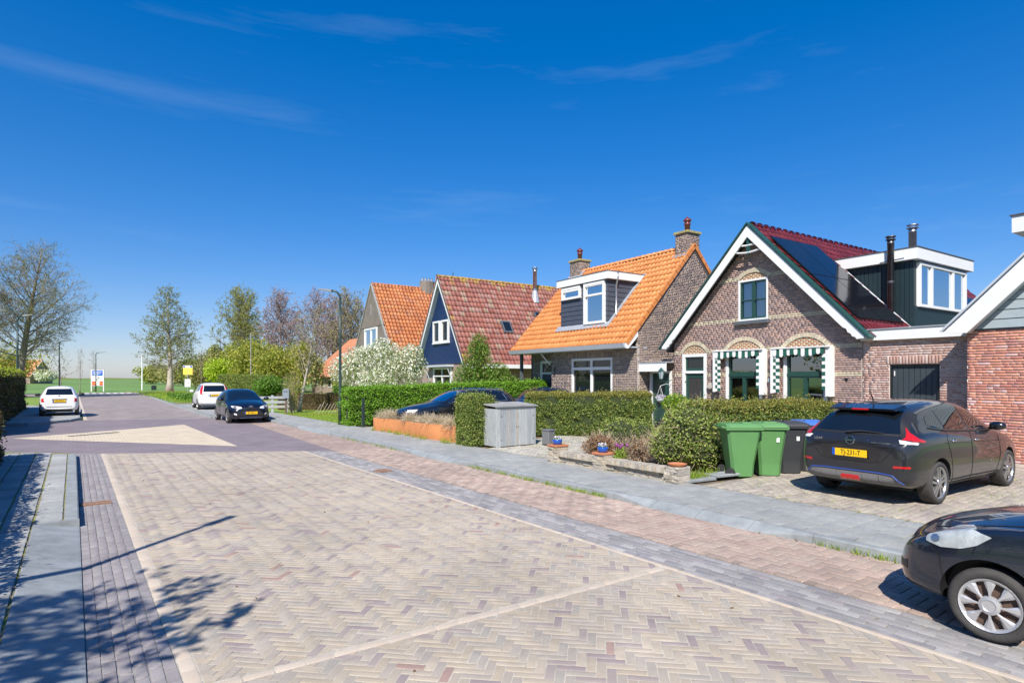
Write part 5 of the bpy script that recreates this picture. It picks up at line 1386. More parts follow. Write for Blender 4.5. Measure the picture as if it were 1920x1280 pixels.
# ---- black electric hatchback on the driveway
leaf = dict(paint=MATS['car_grey_black'], W=.895, wr=.32, ww=.205, fa=1.35, ra=-1.35, arch=.365, rim=.76,
  xs=[-2.215,-2.19,-2.12,-2.0,-1.88,-1.76,-1.6,-1.3,-.9,-.4,0,.3,.6,.9,1.15,1.5,1.85,2.08,2.2,2.27],
  top=[(-2.215,.93),(-2.19,.985),(-2.12,1.03),(-2.0,1.17),(-1.88,1.33),(-1.76,1.415),(-1.6,1.46),(-1.3,1.50),(-.9,1.535),(-.4,1.555),(0,1.54),(.3,1.47),(.6,1.33),(.9,1.17),(1.15,1.07),(1.5,1.0),(1.85,.91),(2.08,.80),(2.2,.70),(2.27,.60)],
  belt=[(-2.215,.80),(-2.12,.95),(-1.9,1.04),(-1.3,1.04),(0,.98),(.9,.95),(1.5,.86),(2.0,.70),(2.27,.52)],
  bot=[(-2.215,.36),(-2.1,.27),(-1.8,.22),(-1.3,.2),(1.3,.19),(2.0,.2),(2.27,.28)],
  wid=[(-2.215,.66),(-2.19,.74),(-2.12,.81),(-2.0,.855),(-1.76,.885),(-1.3,.905),(0,.895),(1.35,.9),(1.85,.84),(2.08,.76),(2.27,.56)],
  roofw=[(-2.215,.58),(-2.12,.59),(-2.0,.54),(-1.76,.515),(-1.3,.56),(-.4,.62),(.3,.62),(.9,.68),(1.15,.74),(1.85,.66),(2.27,.4)],
  crown=[(-2.2,.05),(-1.7,.07),(0,.07),(1,.07),(2.2,.06)])
CAR1, bv = base_car('electric_hatchback', 'black hatchback parked on the driveway in front of the brick garage', (11.83,3.98,.004), R(-4.0), leaf, 'five')
panel(CAR1, 'rear_window', [(-.63,1.06),(.63,1.06),(.50,1.375),(-.50,1.375)], 'B', MATS['car_glass'], bv, .006, 10, 14)
panel(CAR1, 'tailgate_trim', [(-.62,1.03),(.62,1.03),(.60,1.09),(-.60,1.09)], 'B', MATS['car_trim'], bv, .003, 4, 14)
for s in (-1, 1):
    panel(CAR1, 'tail_pillar', [(s*.52,1.38),(s*.60,1.36),(s*.70,1.12),(s*.76,1.0),(s*.66,1.0),(s*.62,1.03)] if s > 0 else [(s*.52,1.38),(s*.60,1.36),(s*.70,1.12),(s*.76,1.0),(s*.66,1.0),(s*.62,1.03)], 'B', MATS['black_paint'], bv, .005, 8, 5)
    v = (math.pi-s*R(48), -2.02, s*.80)
    # boomerang tail lamp wrapping the corner, seen diagonally
    panel(CAR1, 'tail_lamp', [(-.15,.975),(.17,.945),(.23,.965),(.08,1.01),(.0,1.08),(-.02,1.16),(-.045,1.08),(-.08,1.02)] if s < 0 else [(.15,.975),(-.17,.945),(-.23,.965),(-.08,1.01),(.0,1.08),(.02,1.16),(.045,1.08),(.08,1.02)], v, MATS['lamp_red'], bv, .010, 12, 8)
    panel(CAR1, 'reversing_lamp', [(-.18,.925),(.05,.915),(.09,.95),(-.17,.98)] if s < 0 else [(.18,.925),(-.05,.915),(-.09,.95),(.17,.98)], v, MATS['lamp_white'], bv, .009, 5, 8)
    panel(CAR1, 'reflector', [(s*.60,.565),(s*.80,.575),(s*.80,.61),(s*.62,.61)], 'B', MATS['lamp_red'], bv, .006, 3, 6)
panel(CAR1, 'diffuser', [(-.62,.30),(.62,.30),(.70,.36),(.60,.46),(-.60,.46),(-.70,.36)], 'B', MATS['diffuser'], bv, .006, 6, 14)
for pts in ([(-.72,.345),(-.60,.465),(-.4,.482),(.4,.482),(.60,.465),(.72,.345)],):
    seam(CAR1, pts, 'B', bv, .026, 'blue_accent', 'accent_blue', .008)
panel(CAR1, 'fog_lamp', [(-.15,.33),(.15,.33),(.13,.41),(-.13,.41)], 'B', MATS['lamp_red'], bv, .010, 3, 4)
for y in (-.42,-.19,.19,.42): seam(CAR1, [(y*1.05,.31),(y,.455)], 'B', bv, .014, 'diffuser_fin', 'diffuser', .012)
seam(CAR1, [(-.70,.93),(-.66,.90),(-.45,.65),(-.3,.62),(.3,.62),(.45,.65),(.66,.90),(.70,.93)], 'B', bv, .008, 'tailgate_seam')
seam(CAR1, [(-.62,.875),(.62,.875)], 'B', bv, .020, 'tailgate_crease', 'black_paint', .001)
panel(CAR1, 'plate_recess', [(-.40,.63),(.40,.63),(.46,.84),(-.46,.84)], 'B', MATS['car_black'], bv, .003, 5, 10)
hb = hit(bv, (-6,0,.745), (1,0,0)); px = hb.x-.022 if hb else -2.23
plate(CAR1, FACE_B(px,.745), 'TJ-231-T')
hb = hit(bv, (-6,0,.935), (1,0,0)); bx = (hb.x if hb else -2.2)
M = FACE_B(bx-.006,.935) @ RX(R(-8))
lg = MB(); ring = [(.062*math.cos(t), .062*math.sin(t)) for t in np.linspace(0,2*math.pi,25)[:-1]]
lg.tube([M @ Vector((x,y,.004)) for x, y in ring+ring[:1]], .009, 6, cap=False); lg.box(-.075,.075,-.013,.013,0,.012,M)
lg.build('badge', MATS['chrome'], CAR1, smooth=False)
hb = hit(bv, (-6,.50,.93), (1,0,0))
if hb: text_mesh('LEAF', .055, MATS['chrome'], CAR1, FACE_B(hb.x-.008,.93,.50) @ RY(R(-9)), sx=1.3)
hb = hit(bv, (-6,-.46,.93), (1,0,0))
if hb:
    text_mesh('zero emission', .045, MATS['chrome'], CAR1, FACE_B(hb.x-.012,.93,-.44) @ RY(R(9)))
    MB().lathe([(.024,0),(.02,.006),(0,.006)], 12, FACE_B(hb.x+.004,.935,-.26)).build('badge', MATS['accent_blue'], CAR1)
# spoiler, brake light, wiper, aerial
sp_ = MB(); sp_.add([(-1.60,-.50,1.48),(-1.60,.50,1.48),(-1.90,.47,1.42),(-1.90,-.47,1.42),(-1.60,-.53,1.43),(-1.60,.53,1.43),(-1.88,.50,1.385),(-1.88,-.50,1.385)], [(0,1,2,3),(7,6,5,4),(3,2,6,7),(0,3,7,4),(1,5,6,2)])
sp_.build('spoiler', MATS['car_black'], CAR1)
MB().box(-1.915,-1.895,-.12,.12,1.395,1.42).build('brake_light', MATS['lamp_red'], CAR1)
P = [hit(bv, (-6,y,z), (1,0,0)) for (y,z) in ((.10,1.045),(-.10,1.07),(-.42,1.06))]
if all(P): MB().tube([p+Vector((-.03,0,.01)) for p in P], [.02,.014,.006], 6).build('rear_wiper', MATS['car_trim'], CAR1)
MB().tube([(-1.50,.0,1.49),(-1.50,0,1.53),(-1.62,0,1.72)], [.03,.012,.004], 6).build('aerial', MATS['car_trim'], CAR1)
side_glass(CAR1, [[(.86,1.04),(-.16,1.06),(-.22,1.42),(.22,1.40),(.42,1.32)],[(-.26,1.06),(-1.02,1.10),(-1.0,1.40),(-.30,1.43)],[(-1.08,1.11),(-1.50,1.16),(-1.36,1.30),(-1.07,1.385)]], bv, trim=[(.9,1.02),(-.2,1.04),(-1.05,1.08),(-1.52,1.14)], frame='black_paint')
for v, s in (('L',1),('R',-1)):
    seam(CAR1, [(.88,.98),(.92,.6),(.80,.30)], v, bv); seam(CAR1, [(-.21,1.04),(-.22,.6),(-.2,.30)], v, bv)
    seam(CAR1, [(-1.05,1.08),(-1.10,.95),(-1.02,.72),(-.95,.5),(-.9,.30)], v, bv); seam(CAR1, [(.8,.29),(-.92,.29)], v, bv)
    seam(CAR1, [(1.0,.83),(-1.2,.91)], v, bv, .010, 'body_crease', 'black_paint', .000)
    handle(CAR1, -.02, .90, s, bv); handle(CAR1, -.88, .93, s, bv)
    panel(CAR1, 'sill', [(-.95,.185),(.95,.185),(.95,.27),(-.95,.29)], v, MATS['car_trim'], bv, .006, 3, 10)
    mirror(CAR1, .72, s*.80, 1.07, s, MATS['car_black'])
    hb = hit(bv, (.55,s*4,.52), (0,-s,0))
    if hb and s < 0: text_mesh('e-electric', .045, MATS['chrome'], CAR1, T(.55,hb.y-.004,.52) @ RX(R(90)))
panel(CAR1, 'windscreen', [(-.62,1.14),(.62,1.14),(.52,1.46),(-.52,1.46)], 'F', MATS['car_glass'], bv, .005, 8, 12)

# ---- black city car cut by the right edge
city = dict(paint=MATS['car_navy'], W=.815, wr=.274, ww=.165, fa=1.17, ra=-1.17, arch=.33, rim=.735,
  xs=[-1.57,-1.54,-1.45,-1.3,-1.1,-.8,-.3,0,.25,.5,.75,.95,1.15,1.35,1.55,1.70,1.80,1.85,1.875],
  top=[(-1.57,.8),(-1.45,1.05),(-1.3,1.33),(-1.1,1.42),(-.8,1.46),(-.3,1.47),(0,1.43),(.25,1.32),(.5,1.16),(.75,1.0),(.95,.955),(1.15,.92),(1.35,.875),(1.55,.815),(1.70,.755),(1.80,.69),(1.85,.635),(1.875,.56)],
  belt=[(-1.57,.7),(-1.3,.95),(0,.93),(.75,.88),(1.15,.84),(1.4,.78),(1.6,.70),(1.8,.57),(1.875,.45)],
  bot=[(-1.57,.34),(-1.2,.2),(1.1,.19),(1.55,.19),(1.8,.21),(1.875,.27)],
  wid=[(-1.57,.62),(-1.45,.74),(-1.17,.815),(0,.80),(.9,.81),(1.17,.815),(1.45,.80),(1.62,.765),(1.75,.69),(1.82,.61),(1.875,.46)],
  roofw=[(-1.57,.52),(-1.1,.56),(-.3,.58),(.25,.60),(.75,.68),(1.0,.66),(1.35,.60),(1.7,.50),(1.875,.30)],
  crown=[(-1.5,.05),(0,.07),(.9,.09),(1.5,.10),(1.85,.08)])
CAR2, bv = base_car('city_car', 'dark blue black city car with hazy headlight cut off by the right edge', (6.34,.22,ROAD+.003), R(90), city, 'cap')
for s, v in ((1,'L'),(-1,'R')):
    panel(CAR2, 'headlamp', ([(-.17,.665),(-.05,.645),(.08,.665),(.17,.71),(.25,.79),(.14,.815),(0,.815),(-.11,.79),(-.18,.73)] if s > 0 else [(.17,.665),(.05,.645),(-.08,.665),(-.17,.71),(-.25,.79),(-.14,.815),(0,.815),(.11,.79),(.18,.73)]),
          (s*R(62), 1.40, s*.72), MATS['lamp_hazy'], bv, .010, 18, 14)
    panel(CAR2, 'lamp_reflector', [(s*.035*math.cos(t)-s*.10, .70+.03*math.sin(t)) for t in np.linspace(0,2*math.pi,13)[:-1]], (s*R(62), 1.40, s*.72), MATS['alloy'], bv, .0115, 8, 6)
    seam(CAR2, [(1.60,.66),(1.52,.60),(1.47,.52)], v, bv, .005, 'bumper_seam'); seam(CAR2, [(.74,.90),(.76,.55),(.70,.25)], v, bv)
    seam(CAR2, [(-.45,.93),(-.46,.55),(-.40,.25)], v, bv)
    panel(CAR2, 'side_repeater', [(.86,.665),(.95,.665),(.965,.685),(.95,.705),(.86,.705),(.85,.685)], v, MATS['lamp_white'], bv, .008, 3, 5)
    mirror(CAR2, .60, s*.79, 1.0, s, MATS['car_navy'])
    handle(CAR2, -.25, .86, s, bv, 'car_trim')
seam(CAR2, [(-.60,.60),(-.4,.63),(.4,.63),(.60,.60)], 'F', bv, .008, 'bonnet_seam')
seam(CAR2, [(1.845,.30),(1.70,.27),(1.50,.25)], 'L', bv, .012, 'bumper_lip', 'car_trim', .003)
seam(CAR2, [(1.50,.62),(1.49,.5),(1.47,.42)], 'L', bv, .005, 'bumper_seam')
panel(CAR2, 'grille', [(-.36,.30),(.36,.30),(.44,.42),(-.44,.42)], 'F', MATS['black_paint'], bv, .004, 4, 10)
panel(CAR2, 'grille', [(-.30,.57),(.30,.57),(.33,.62),(-.33,.62)], 'F', MATS['black_paint'], bv, .004, 3, 10)
for s in (1,-1): panel(CAR2, 'fog_lamp_recess', [(s*.50,.36),(s*.66,.38),(s*.66,.46),(s*.52,.45)], 'F', MATS['black_paint'], bv, .006, 4, 5)
panel(CAR2, 'number_plate', [(-.24,.45),(.24,.45),(.24,.55),(-.24,.55)], 'F', MATS['plate_yellow'], bv, .004, 3, 8)
panel(CAR2, 'windscreen', [(.80,-.63),(.80,.63),(.62,.64),(.30,.55),(.16,.5),(.16,-.5),(.30,-.55),(.62,-.64)][::1], 'T', MATS['car_glass'], bv, .006, 12, 12)
panel(CAR2, 'scuttle', [(.80,-.66),(.80,.66),(.90,.60),(.93,.3),(.94,0),(.93,-.3),(.90,-.60)], 'T', MATS['car_trim'], bv, .004, 12, 5)
seam(CAR2, [(.95,.62),(1.2,.60),(1.45,.54),(1.62,.42)], 'T', bv, .006, 'bonnet_seam'); seam(CAR2, [(.95,-.62),(1.2,-.60),(1.45,-.54),(1.62,-.42)], 'T', bv, .006, 'bonnet_seam')
P = [hit(bv, (x,y,5), (0,0,-1)) for x, y in ((.86,.1),(.80,.3),(.72,.5))]
if all(P): MB().tube([p+Vector((0,0,.025)) for p in P], [.014,.012,.006], 6).build('wiper', MATS['car_trim'], CAR2)
P = [hit(bv, (x,y,5), (0,0,-1)) for x, y in ((.86,-.35),(.80,-.1),(.70,.12))]
if all(P): MB().tube([p+Vector((0,0,.025)) for p in P], [.014,.012,.006], 6).build('wiper', MATS['car_trim'], CAR2)
side_glass(CAR2, [[(.56,.99),(-.40,1.0),(-.38,1.36),(.0,1.35)],[(-.5,1.0),(-1.15,1.05),(-1.0,1.32),(-.5,1.37)]], bv)

# ---- dark blue hatchback facing the camera
yar = dict(paint=MATS['car_midnight'], W=.87, wr=.305, ww=.19, fa=1.28, ra=-1.28, arch=.35, rim=.70,
  xs=[-1.94,-1.90,-1.8,-1.65,-1.45,-1.1,-.6,-.1,.2,.5,.8,1.05,1.3,1.55,1.8,1.95,2.0],
  top=[(-1.94,.9),(-1.8,1.08),(-1.65,1.28),(-1.45,1.41),(-1.1,1.47),(-.6,1.50),(-.1,1.48),(.2,1.40),(.5,1.26),(.8,1.11),(1.05,1.01),(1.3,.97),(1.55,.92),(1.8,.84),(1.95,.74),(2.0,.66)],
  belt=[(-1.94,.8),(-1.6,1.0),(0,.94),(.8,.90),(1.3,.82),(1.7,.70),(2.0,.52)],
  bot=[(-1.94,.36),(-1.6,.22),(1.3,.18),(1.8,.18),(2.0,.24)],
  wid=[(-1.94,.66),(-1.75,.79),(-1.28,.88),(0,.855),(1.28,.875),(1.6,.84),(1.82,.76),(2.0,.58)],
  roofw=[(-1.94,.55),(-1.4,.54),(-.5,.57),(.2,.58),(.8,.68),(1.3,.66),(1.8,.56),(2.0,.44)],
  crown=[(-1.5,.05),(0,.07),(1.3,.08),(2,.06)])
CAR3, bv = base_car('parked_hatchback', 'dark blue hatchback facing the camera at the end of the parking lane', (6.27,29.45,ROAD+.004), R(-90.5), yar, 'seven')
panel(CAR3, 'windscreen', [(-.66,1.02),(.66,1.02),(.54,1.40),(-.54,1.40)], 'F', MATS['car_glass'], bv, .006, 8, 12)
for s in (1,-1):
    panel(CAR3, 'headlamp', [(s*.34,.66),(s*.50,.63),(s*.72,.70),(s*.74,.77),(s*.60,.765),(s*.40,.72)], 'F', MATS['lamp_white'], bv, .008, 6, 8)
    panel(CAR3, 'lamp_eye', [(s*.56,.665),(s*.66,.675),(s*.66,.745),(s*.56,.735)], 'F', MATS['black_paint'], bv, .012, 4, 4)
    panel(CAR3, 'fog_lamp', [(s*.56,.36),(s*.68,.40),(s*.66,.46),(s*.58,.44)], 'F', MATS['lamp_white'], bv, .008, 4, 4)
    panel(CAR3, 'corner_vent', [(s*.46,.26),(s*.72,.30),(s*.74,.48),(s*.60,.50),(s*.48,.36)], 'F', MATS['black_paint'], bv, .004, 6, 6)
    mirror(CAR3, .62, s*.84, 1.02, s, MATS['car_midnight'])
panel(CAR3, 'grille', [(-.44,.30),(.44,.30),(.52,.42),(.34,.57),(-.34,.57),(-.52,.42)], 'F', MATS['car_trim'], bv, .006, 6, 12)
panel(CAR3, 'grille', [(-.34,.63),(.34,.63),(.36,.68),(-.36,.68)], 'F', MATS['black_paint'], bv, .005, 3, 10)
seam(CAR3, [(-.46,.25),(.46,.25)], 'F', bv, .022, 'chin_trim', 'chrome', .010)
hb = hit(bv, (6,0,.46), (-1,0,0)); plate(CAR3, FACE_F((hb.x if hb else 2)+.012,.46), 'JK-105-V')
lg = MB(); M = FACE_F((hit(bv,(6,0,.71),(-1,0,0)) or Vector((1.98,0,0))).x+.004,.715)
for (a, c) in ((.085,.055),(.03,.052)):
    lg.tube([M @ Vector((a*math.cos(t),c*math.sin(t),.006)) for t in np.linspace(0,2*math.pi,21)], .009, 5, cap=False)
lg.tube([M @ Vector((.06*math.cos(t),.02+.022*math.sin(t),.006)) for t in np.linspace(0,2*math.pi,17)], .008, 5, cap=False)
lg.build('badge', MATS['chrome'], CAR3)
side_glass(CAR3, [[(.66,1.0),(-.30,1.01),(-.28,1.38),(.12,1.36)],[(-.38,1.01),(-1.1,1.06),(-.98,1.36),(-.40,1.39)]], bv)
for v, s in (('L',1),('R',-1)):
    seam(CAR3, [(.72,.9),(.74,.55),(.66,.28)], v, bv); seam(CAR3, [(-.34,1.0),(-.35,.5),(-.3,.28)], v, bv); handle(CAR3, -.2, .86, s, bv, 'car_trim')

# ---- white retro city car, seen from behind
fia = dict(paint=MATS['car_white'], W=.81, wr=.285, ww=.175, fa=1.15, ra=-1.15, arch=.335, rim=.66,
  xs=[-1.77,-1.74,-1.66,-1.54,-1.4,-1.2,-.9,-.5,-.1,.25,.55,.8,1.05,1.3,1.55,1.7,1.77],
  top=[(-1.77,.86),(-1.66,.98),(-1.54,1.14),(-1.4,1.33),(-1.2,1.44),(-.9,1.48),(-.5,1.49),(-.1,1.46),(.25,1.35),(.55,1.19),(.8,1.06),(1.05,1.0),(1.3,.95),(1.55,.86),(1.7,.74),(1.77,.6)],
  belt=[(-1.77,.78),(-1.5,.93),(-1,.95),(0,.93),(.8,.90),(1.3,.8),(1.77,.5)],
  bot=[(-1.77,.34),(-1.5,.22),(1.4,.2),(1.77,.27)],
  wid=[(-1.77,.64),(-1.66,.735),(-1.4,.79),(-1.15,.815),(0,.80),(1.15,.81),(1.45,.75),(1.77,.46)],
  roofw=[(-1.77,.56),(-1.54,.55),(-1.2,.53),(-.5,.55),(.25,.56),(.8,.64),(1.3,.58),(1.77,.35)],
  crown=[(-1.5,.06),(0,.08),(1.3,.09)])
CAR4, bv = base_car('retro_city_car', 'small white rounded city car seen from behind at the left', (-.55,38.6,.004), R(90), fia, 'seven')
panel(CAR4, 'rear_window', [(-.56,1.04),(.56,1.04),(.47,1.34),(-.47,1.34)], 'B', MATS['car_glass'], bv, .006, 8, 12)
for s in (1,-1):
    panel(CAR4, 'tail_lamp', [(s*.60,.70),(s*.70,.70),(s*.70,.87),(s*.60,.89)], 'B', MATS['lamp_red'], bv, .010, 6, 4)
    mirror(CAR4, .50, s*.80, 1.0, s, MATS['car_trim'])
seam(CAR4, [(-.5,.46),(.5,.46)], 'B', bv, .02, 'bumper_strip', 'black_paint', .006)
seam(CAR4, [(-.30,.835),(.30,.835)], 'B', bv, .035, 'plate_lamp', 'car_trim', .012)
hb = hit(bv, (-6,0,.74), (1,0,0)); plate(CAR4, FACE_B((hb.x if hb else -1.76)-.012,.745), '57-XTK-3')
lg = MB(); lg.lathe([(.05,0),(.045,.008),(0,.008)], 18, FACE_B((hit(bv,(-6,0,.96),(1,0,0)) or Vector((-1.7,0,0))).x-.004,.965)); lg.build('badge', MATS['chrome'], CAR4)
panel(CAR4, 'rear_valance', [(-.5,.25),(.5,.25),(.55,.33),(-.55,.33)], 'B', MATS['car_trim'], bv, .006, 3, 10)
side_glass(CAR4, [[(.55,.99),(-.55,1.0),(-.50,1.37),(.10,1.33)],[(-.65,1.0),(-1.15,1.05),(-.95,1.33),(-.62,1.37)]], bv)

# ---- white tall hatchback, seen from behind
kia = dict(paint=MATS['car_white'], W=.875, wr=.305, ww=.19, fa=1.30, ra=-1.30, arch=.35, rim=.68,
  xs=[-2.0,-1.97,-1.9,-1.78,-1.65,-1.45,-1.1,-.6,-.1,.25,.55,.85,1.1,1.4,1.7,1.9,2.0],
  top=[(-2.0,.95),(-1.9,1.12),(-1.78,1.36),(-1.65,1.50),(-1.45,1.56),(-1.1,1.59),(-.6,1.60),(-.1,1.58),(.25,1.50),(.55,1.35),(.85,1.18),(1.1,1.06),(1.4,1.0),(1.7,.91),(1.9,.78),(2.0,.62)],
  belt=[(-2.0,.85),(-1.8,1.02),(-1,1.03),(0,.98),(.85,.93),(1.4,.83),(2.0,.5)],
  bot=[(-2.0,.36),(-1.7,.24),(1.5,.2),(2.0,.27)],
  wid=[(-2.0,.70),(-1.9,.80),(-1.7,.85),(-1.3,.88),(0,.87),(1.3,.87),(1.65,.82),(2.0,.55)],
  roofw=[(-2.0,.64),(-1.78,.62),(-1.4,.61),(-.5,.62),(.25,.62),(.85,.70),(1.4,.66),(2.0,.42)],
  crown=[(-1.5,.05),(0,.06),(1.3,.08)])
CAR5, bv = base_car('tall_hatchback', 'tall white hatchback with high red tail lamps parked on the pavement', (6.86,40.6,.006), R(87), kia, 'seven')
panel(CAR5, 'rear_window', [(-.60,1.06),(.60,1.06),(.53,1.43),(-.53,1.43)], 'B', MATS['car_glass'], bv, .006, 8, 12)
for s in (1,-1):
    panel(CAR5, 'tail_lamp', [(s*.62,.86),(s*.76,.90),(s*.74,1.18),(s*.62,1.45),(s*.56,1.45),(s*.63,1.10)], 'B', MATS['lamp_red'], bv, .010, 10, 5)
    mirror(CAR5, .60, s*.85, 1.05, s, MATS['car_white'])
hb = hit(bv, (-6,0,.86), (1,0,0)); plate(CAR5, FACE_B((hb.x if hb else -1.98)-.014,.86), '38-LTV-4')
panel(CAR5, 'plate_recess', [(-.36,.78),(.36,.78),(.38,.95),(-.38,.95)], 'B', MATS['white_grey'], bv, .003, 3, 6)
panel(CAR5, 'rear_valance', [(-.62,.27),(.62,.27),(.68,.40),(-.68,.40)], 'B', MATS['white_grey'], bv, .006, 3, 10)
side_glass(CAR5, [[(.64,1.03),(-.30,1.05),(-.28,1.47),(.16,1.45)],[(-.38,1.05),(-1.1,1.08),(-1.1,1.48),(-.40,1.49)],[(-1.18,1.09),(-1.5,1.12),(-1.45,1.42),(-1.18,1.46)]], bv)
for v, s in (('L',1),('R',-1)):
    seam(CAR5, [(.72,.9),(.74,.55),(.66,.28)], v, bv); seam(CAR5, [(-.34,1.04),(-.35,.5),(-.3,.28)], v, bv); handle(CAR5, -.2, .9, s, bv, 'car_white')

# ---- black estate car between hedge and planter
est = dict(paint=MATS['car_black'], W=.915, wr=.33, ww=.21, fa=1.40, ra=-1.40, arch=.375, rim=.70,
  xs=[-2.40,-2.37,-2.28,-2.15,-1.95,-1.6,-1.0,-.4,0,.3,.6,.95,1.25,1.6,1.95,2.2,2.33,2.38],
  top=[(-2.40,.95),(-2.28,1.12),(-2.15,1.28),(-1.95,1.40),(-1.6,1.46),(-1.0,1.485),(-.4,1.48),(0,1.44),(.3,1.36),(.6,1.23),(.95,1.06),(1.25,1.0),(1.6,.95),(1.95,.88),(2.2,.77),(2.33,.66),(2.38,.55)],
  belt=[(-2.4,.85),(-2.1,1.0),(0,.95),(.95,.92),(1.6,.84),(2.1,.70),(2.38,.48)],
  bot=[(-2.4,.38),(-2,.24),(1.8,.2),(2.38,.26)],
  wid=[(-2.4,.70),(-2.25,.82),(-1.8,.9),(0,.915),(1.4,.915),(1.9,.86),(2.2,.76),(2.38,.55)],
  roofw=[(-2.4,.58),(-2,.57),(-1,.60),(0,.60),(.95,.70),(1.6,.70),(2.2,.58),(2.38,.42)],
  crown=[(-2,.05),(0,.07),(1.5,.08)])
CAR6, bv = base_car('estate_car', 'black estate car with chrome window trim behind the rusty planter', (11.60,19.05,.004), R(176), est, 'five')
side_glass(CAR6, [[(.66,.99),(-.22,1.0),(-.22,1.37),(.12,1.36)],[(-.30,1.0),(-1.05,1.02),(-1.05,1.39),(-.30,1.39)],[(-1.13,1.03),(-1.75,1.06),(-1.62,1.28),(-1.13,1.38)]], bv)
for v, s in (('L',1),('R',-1)):
    seam(CAR6, [(.72,.985),(-.3,.985),(-1.1,1.0),(-1.80,1.045),(-1.66,1.30),(-1.2,1.40),(-.3,1.41),(.15,1.375),(.72,.985)], v, bv, .022, 'window_trim', 'chrome', .006)
    MB().tube([(-1.75,s*.56,1.44),(-1.6,s*.57,1.475),(-.3,s*.585,1.49),(-.1,s*.58,1.45)], .016, 6).build('roof_rail', MATS['chrome'], CAR6)
    mirror(CAR6, .58, s*.88, 1.0, s, MATS['car_black'])
    panel(CAR6, 'headlamp', [(s*-.16,.66),(s*.20,.70),(s*.26,.78),(s*-.14,.77)] if s > 0 else [(.16,.66),(-.20,.70),(-.26,.78),(.14,.77)], (s*R(45), 2.2, s*.72), MATS['lamp_white'], bv, .010, 5, 8)
    seam(CAR6, [(-.26,.99),(-.28,.5),(-.2,.28)], v, bv)
panel(CAR6, 'windscreen', [(-.68,1.05),(.68,1.05),(.55,1.41),(-.55,1.41)], 'F', MATS['sky_glass'], bv, .006, 8, 12)
panel(CAR6, 'grille', [(-.4,.52),(.4,.52),(.45,.64),(-.45,.64)], 'F', MATS['black_paint'], bv, .006, 3, 8)
# ---- second dark blue car further up the same drive
CAR7, bv = base_car('blue_car', 'dark blue car at the back of the drive behind the estate car', (16.5,20.3,.004), R(176), dict(yar, paint=MATS['car_blue']), 'seven')
panel(CAR7, 'windscreen', [(-.66,1.02),(.66,1.02),(.54,1.40),(-.54,1.40)], 'F', MATS['car_glass'], bv, .006, 8, 12)
side_glass(CAR7, [[(.66,1.0),(-.30,1.01),(-.28,1.38),(.12,1.36)],[(-.38,1.01),(-1.1,1.06),(-.98,1.36),(-.40,1.39)]], bv)
# ------------------------------------------------------------------ street furniture and garden things
def wheelie_bin(loc, rz, body, lid, label, sticker=None, sc=.955):
    """two-wheeled bin, front to -y, wheels and handle to +y"""
    o = empty('wheelie_bin', loc, rz, sc); tag(o, label, 'bin', 'wheelie bins')
    b = MB(); L_ = [(-.20,.20,-.22,.20,.02),(-.215,.215,-.235,.235,.25),(-.285,.285,-.335,.325,.92),(-.29,.29,-.34,.33,.98)]
    vs = []
    for (x0,x1,y0,y1,z) in L_:
        c = .05; vs += [(x0+c,y0,z),(x1-c,y0,z),(x1,y0+c,z),(x1,y1-c,z),(x1-c,y1,z),(x0+c,y1,z),(x0,y1-c,z),(x0,y0+c,z)]
    f = [tuple(reversed(range(8)))]
    for k in range(len(L_)-1): f += [(k*8+i, k*8+(i+1)%8, k*8+8+(i+1)%8, k*8+8+i) for i in range(8)]
    f.append(tuple(range((len(L_)-1)*8, len(L_)*8))); b.add(vs, f); b.build('bin_body', MATS[body], o, smooth=False)
    b = MB(); b.bbox(-.325,.325,-.375,.365,.955,.995,.012); b.build('rim', MATS[body], o)
    b = MB(); ring = lambda i, z, c: [(-.33+i+c,-.385+i,z),(.33-i-c,-.385+i,z),(.33-i,-.385+i+c,z),(.33-i,.36-i*.4-c,z),(.33-i-c,.36-i*.4,z),(-.33+i+c,.36-i*.4,z),(-.33+i,.36-i*.4-c,z),(-.33+i,-.385+i+c,z)]
    vs = ring(0,.997,.05)+ring(.01,1.04,.05)+ring(.07,1.075,.06); f = []
    for k in (0,8): f += [(k+i, k+(i+1)%8, k+8+(i+1)%8, k+8+i) for i in range(8)]
    f.append(tuple(range(16,24))); b.add(vs, f); ld = b.build('lid', MATS[lid], o)
    MB().bbox(-.13,.13,-.20,-.02,1.075,1.095,.01).build('lid_grip', MATS[lid], ld)
    MB().tube([(-.24,.34,.99),(-.24,.42,1.02),(.24,.42,1.02),(.24,.34,.99)], .018, 6).build('handle', MATS[body], o)
    for s in (-1, 1):
        MB().lathe([(.05,-.025),(.095,-.025),(.10,-.015),(.10,.015),(.095,.025),(.05,.025)], 18, T(s*.25,.27,.10) @ RY(R(90))).build('wheel', MATS['rubber'], o, smooth=False)
    MB().tube([(-.25,.27,.10),(.25,.27,.10)], .012, 6).build('axle', MATS['dark_iron'], o)
    for x in (-.1,.1): MB().box(x-.006,x+.006,-.325,-.30,.78,.93).build('rib', MATS[body], o)
    if sticker:
        MB().box(sticker[0]-.03,sticker[0]+.03,-.318,-.30,.70,.79).build('sticker', MATS['sticker'], o)
        b = MB()
        for i in range(4): b.box(sticker[0]-.07+i*.036, sticker[0]-.045+i*.036, -.32,-.30,.86,.885)
        b.build('sticker_marks', MATS['black_paint'], o)
    return o
wheelie_bin((10.33,6.46,0), R(52), 'bin_green', 'bin_green', 'green wheelie bin with its wheel showing, nearest the stone wall')
wheelie_bin((10.92,6.22,0), R(-46), 'bin_green', 'bin_green', 'green wheelie bin with white sticker, next to the black ones', (.12,))
wheelie_bin((11.50,6.12,0), R(-44), 'bin_black', 'bin_black', 'black wheelie bin with black lid beside the green bins', (.10,))
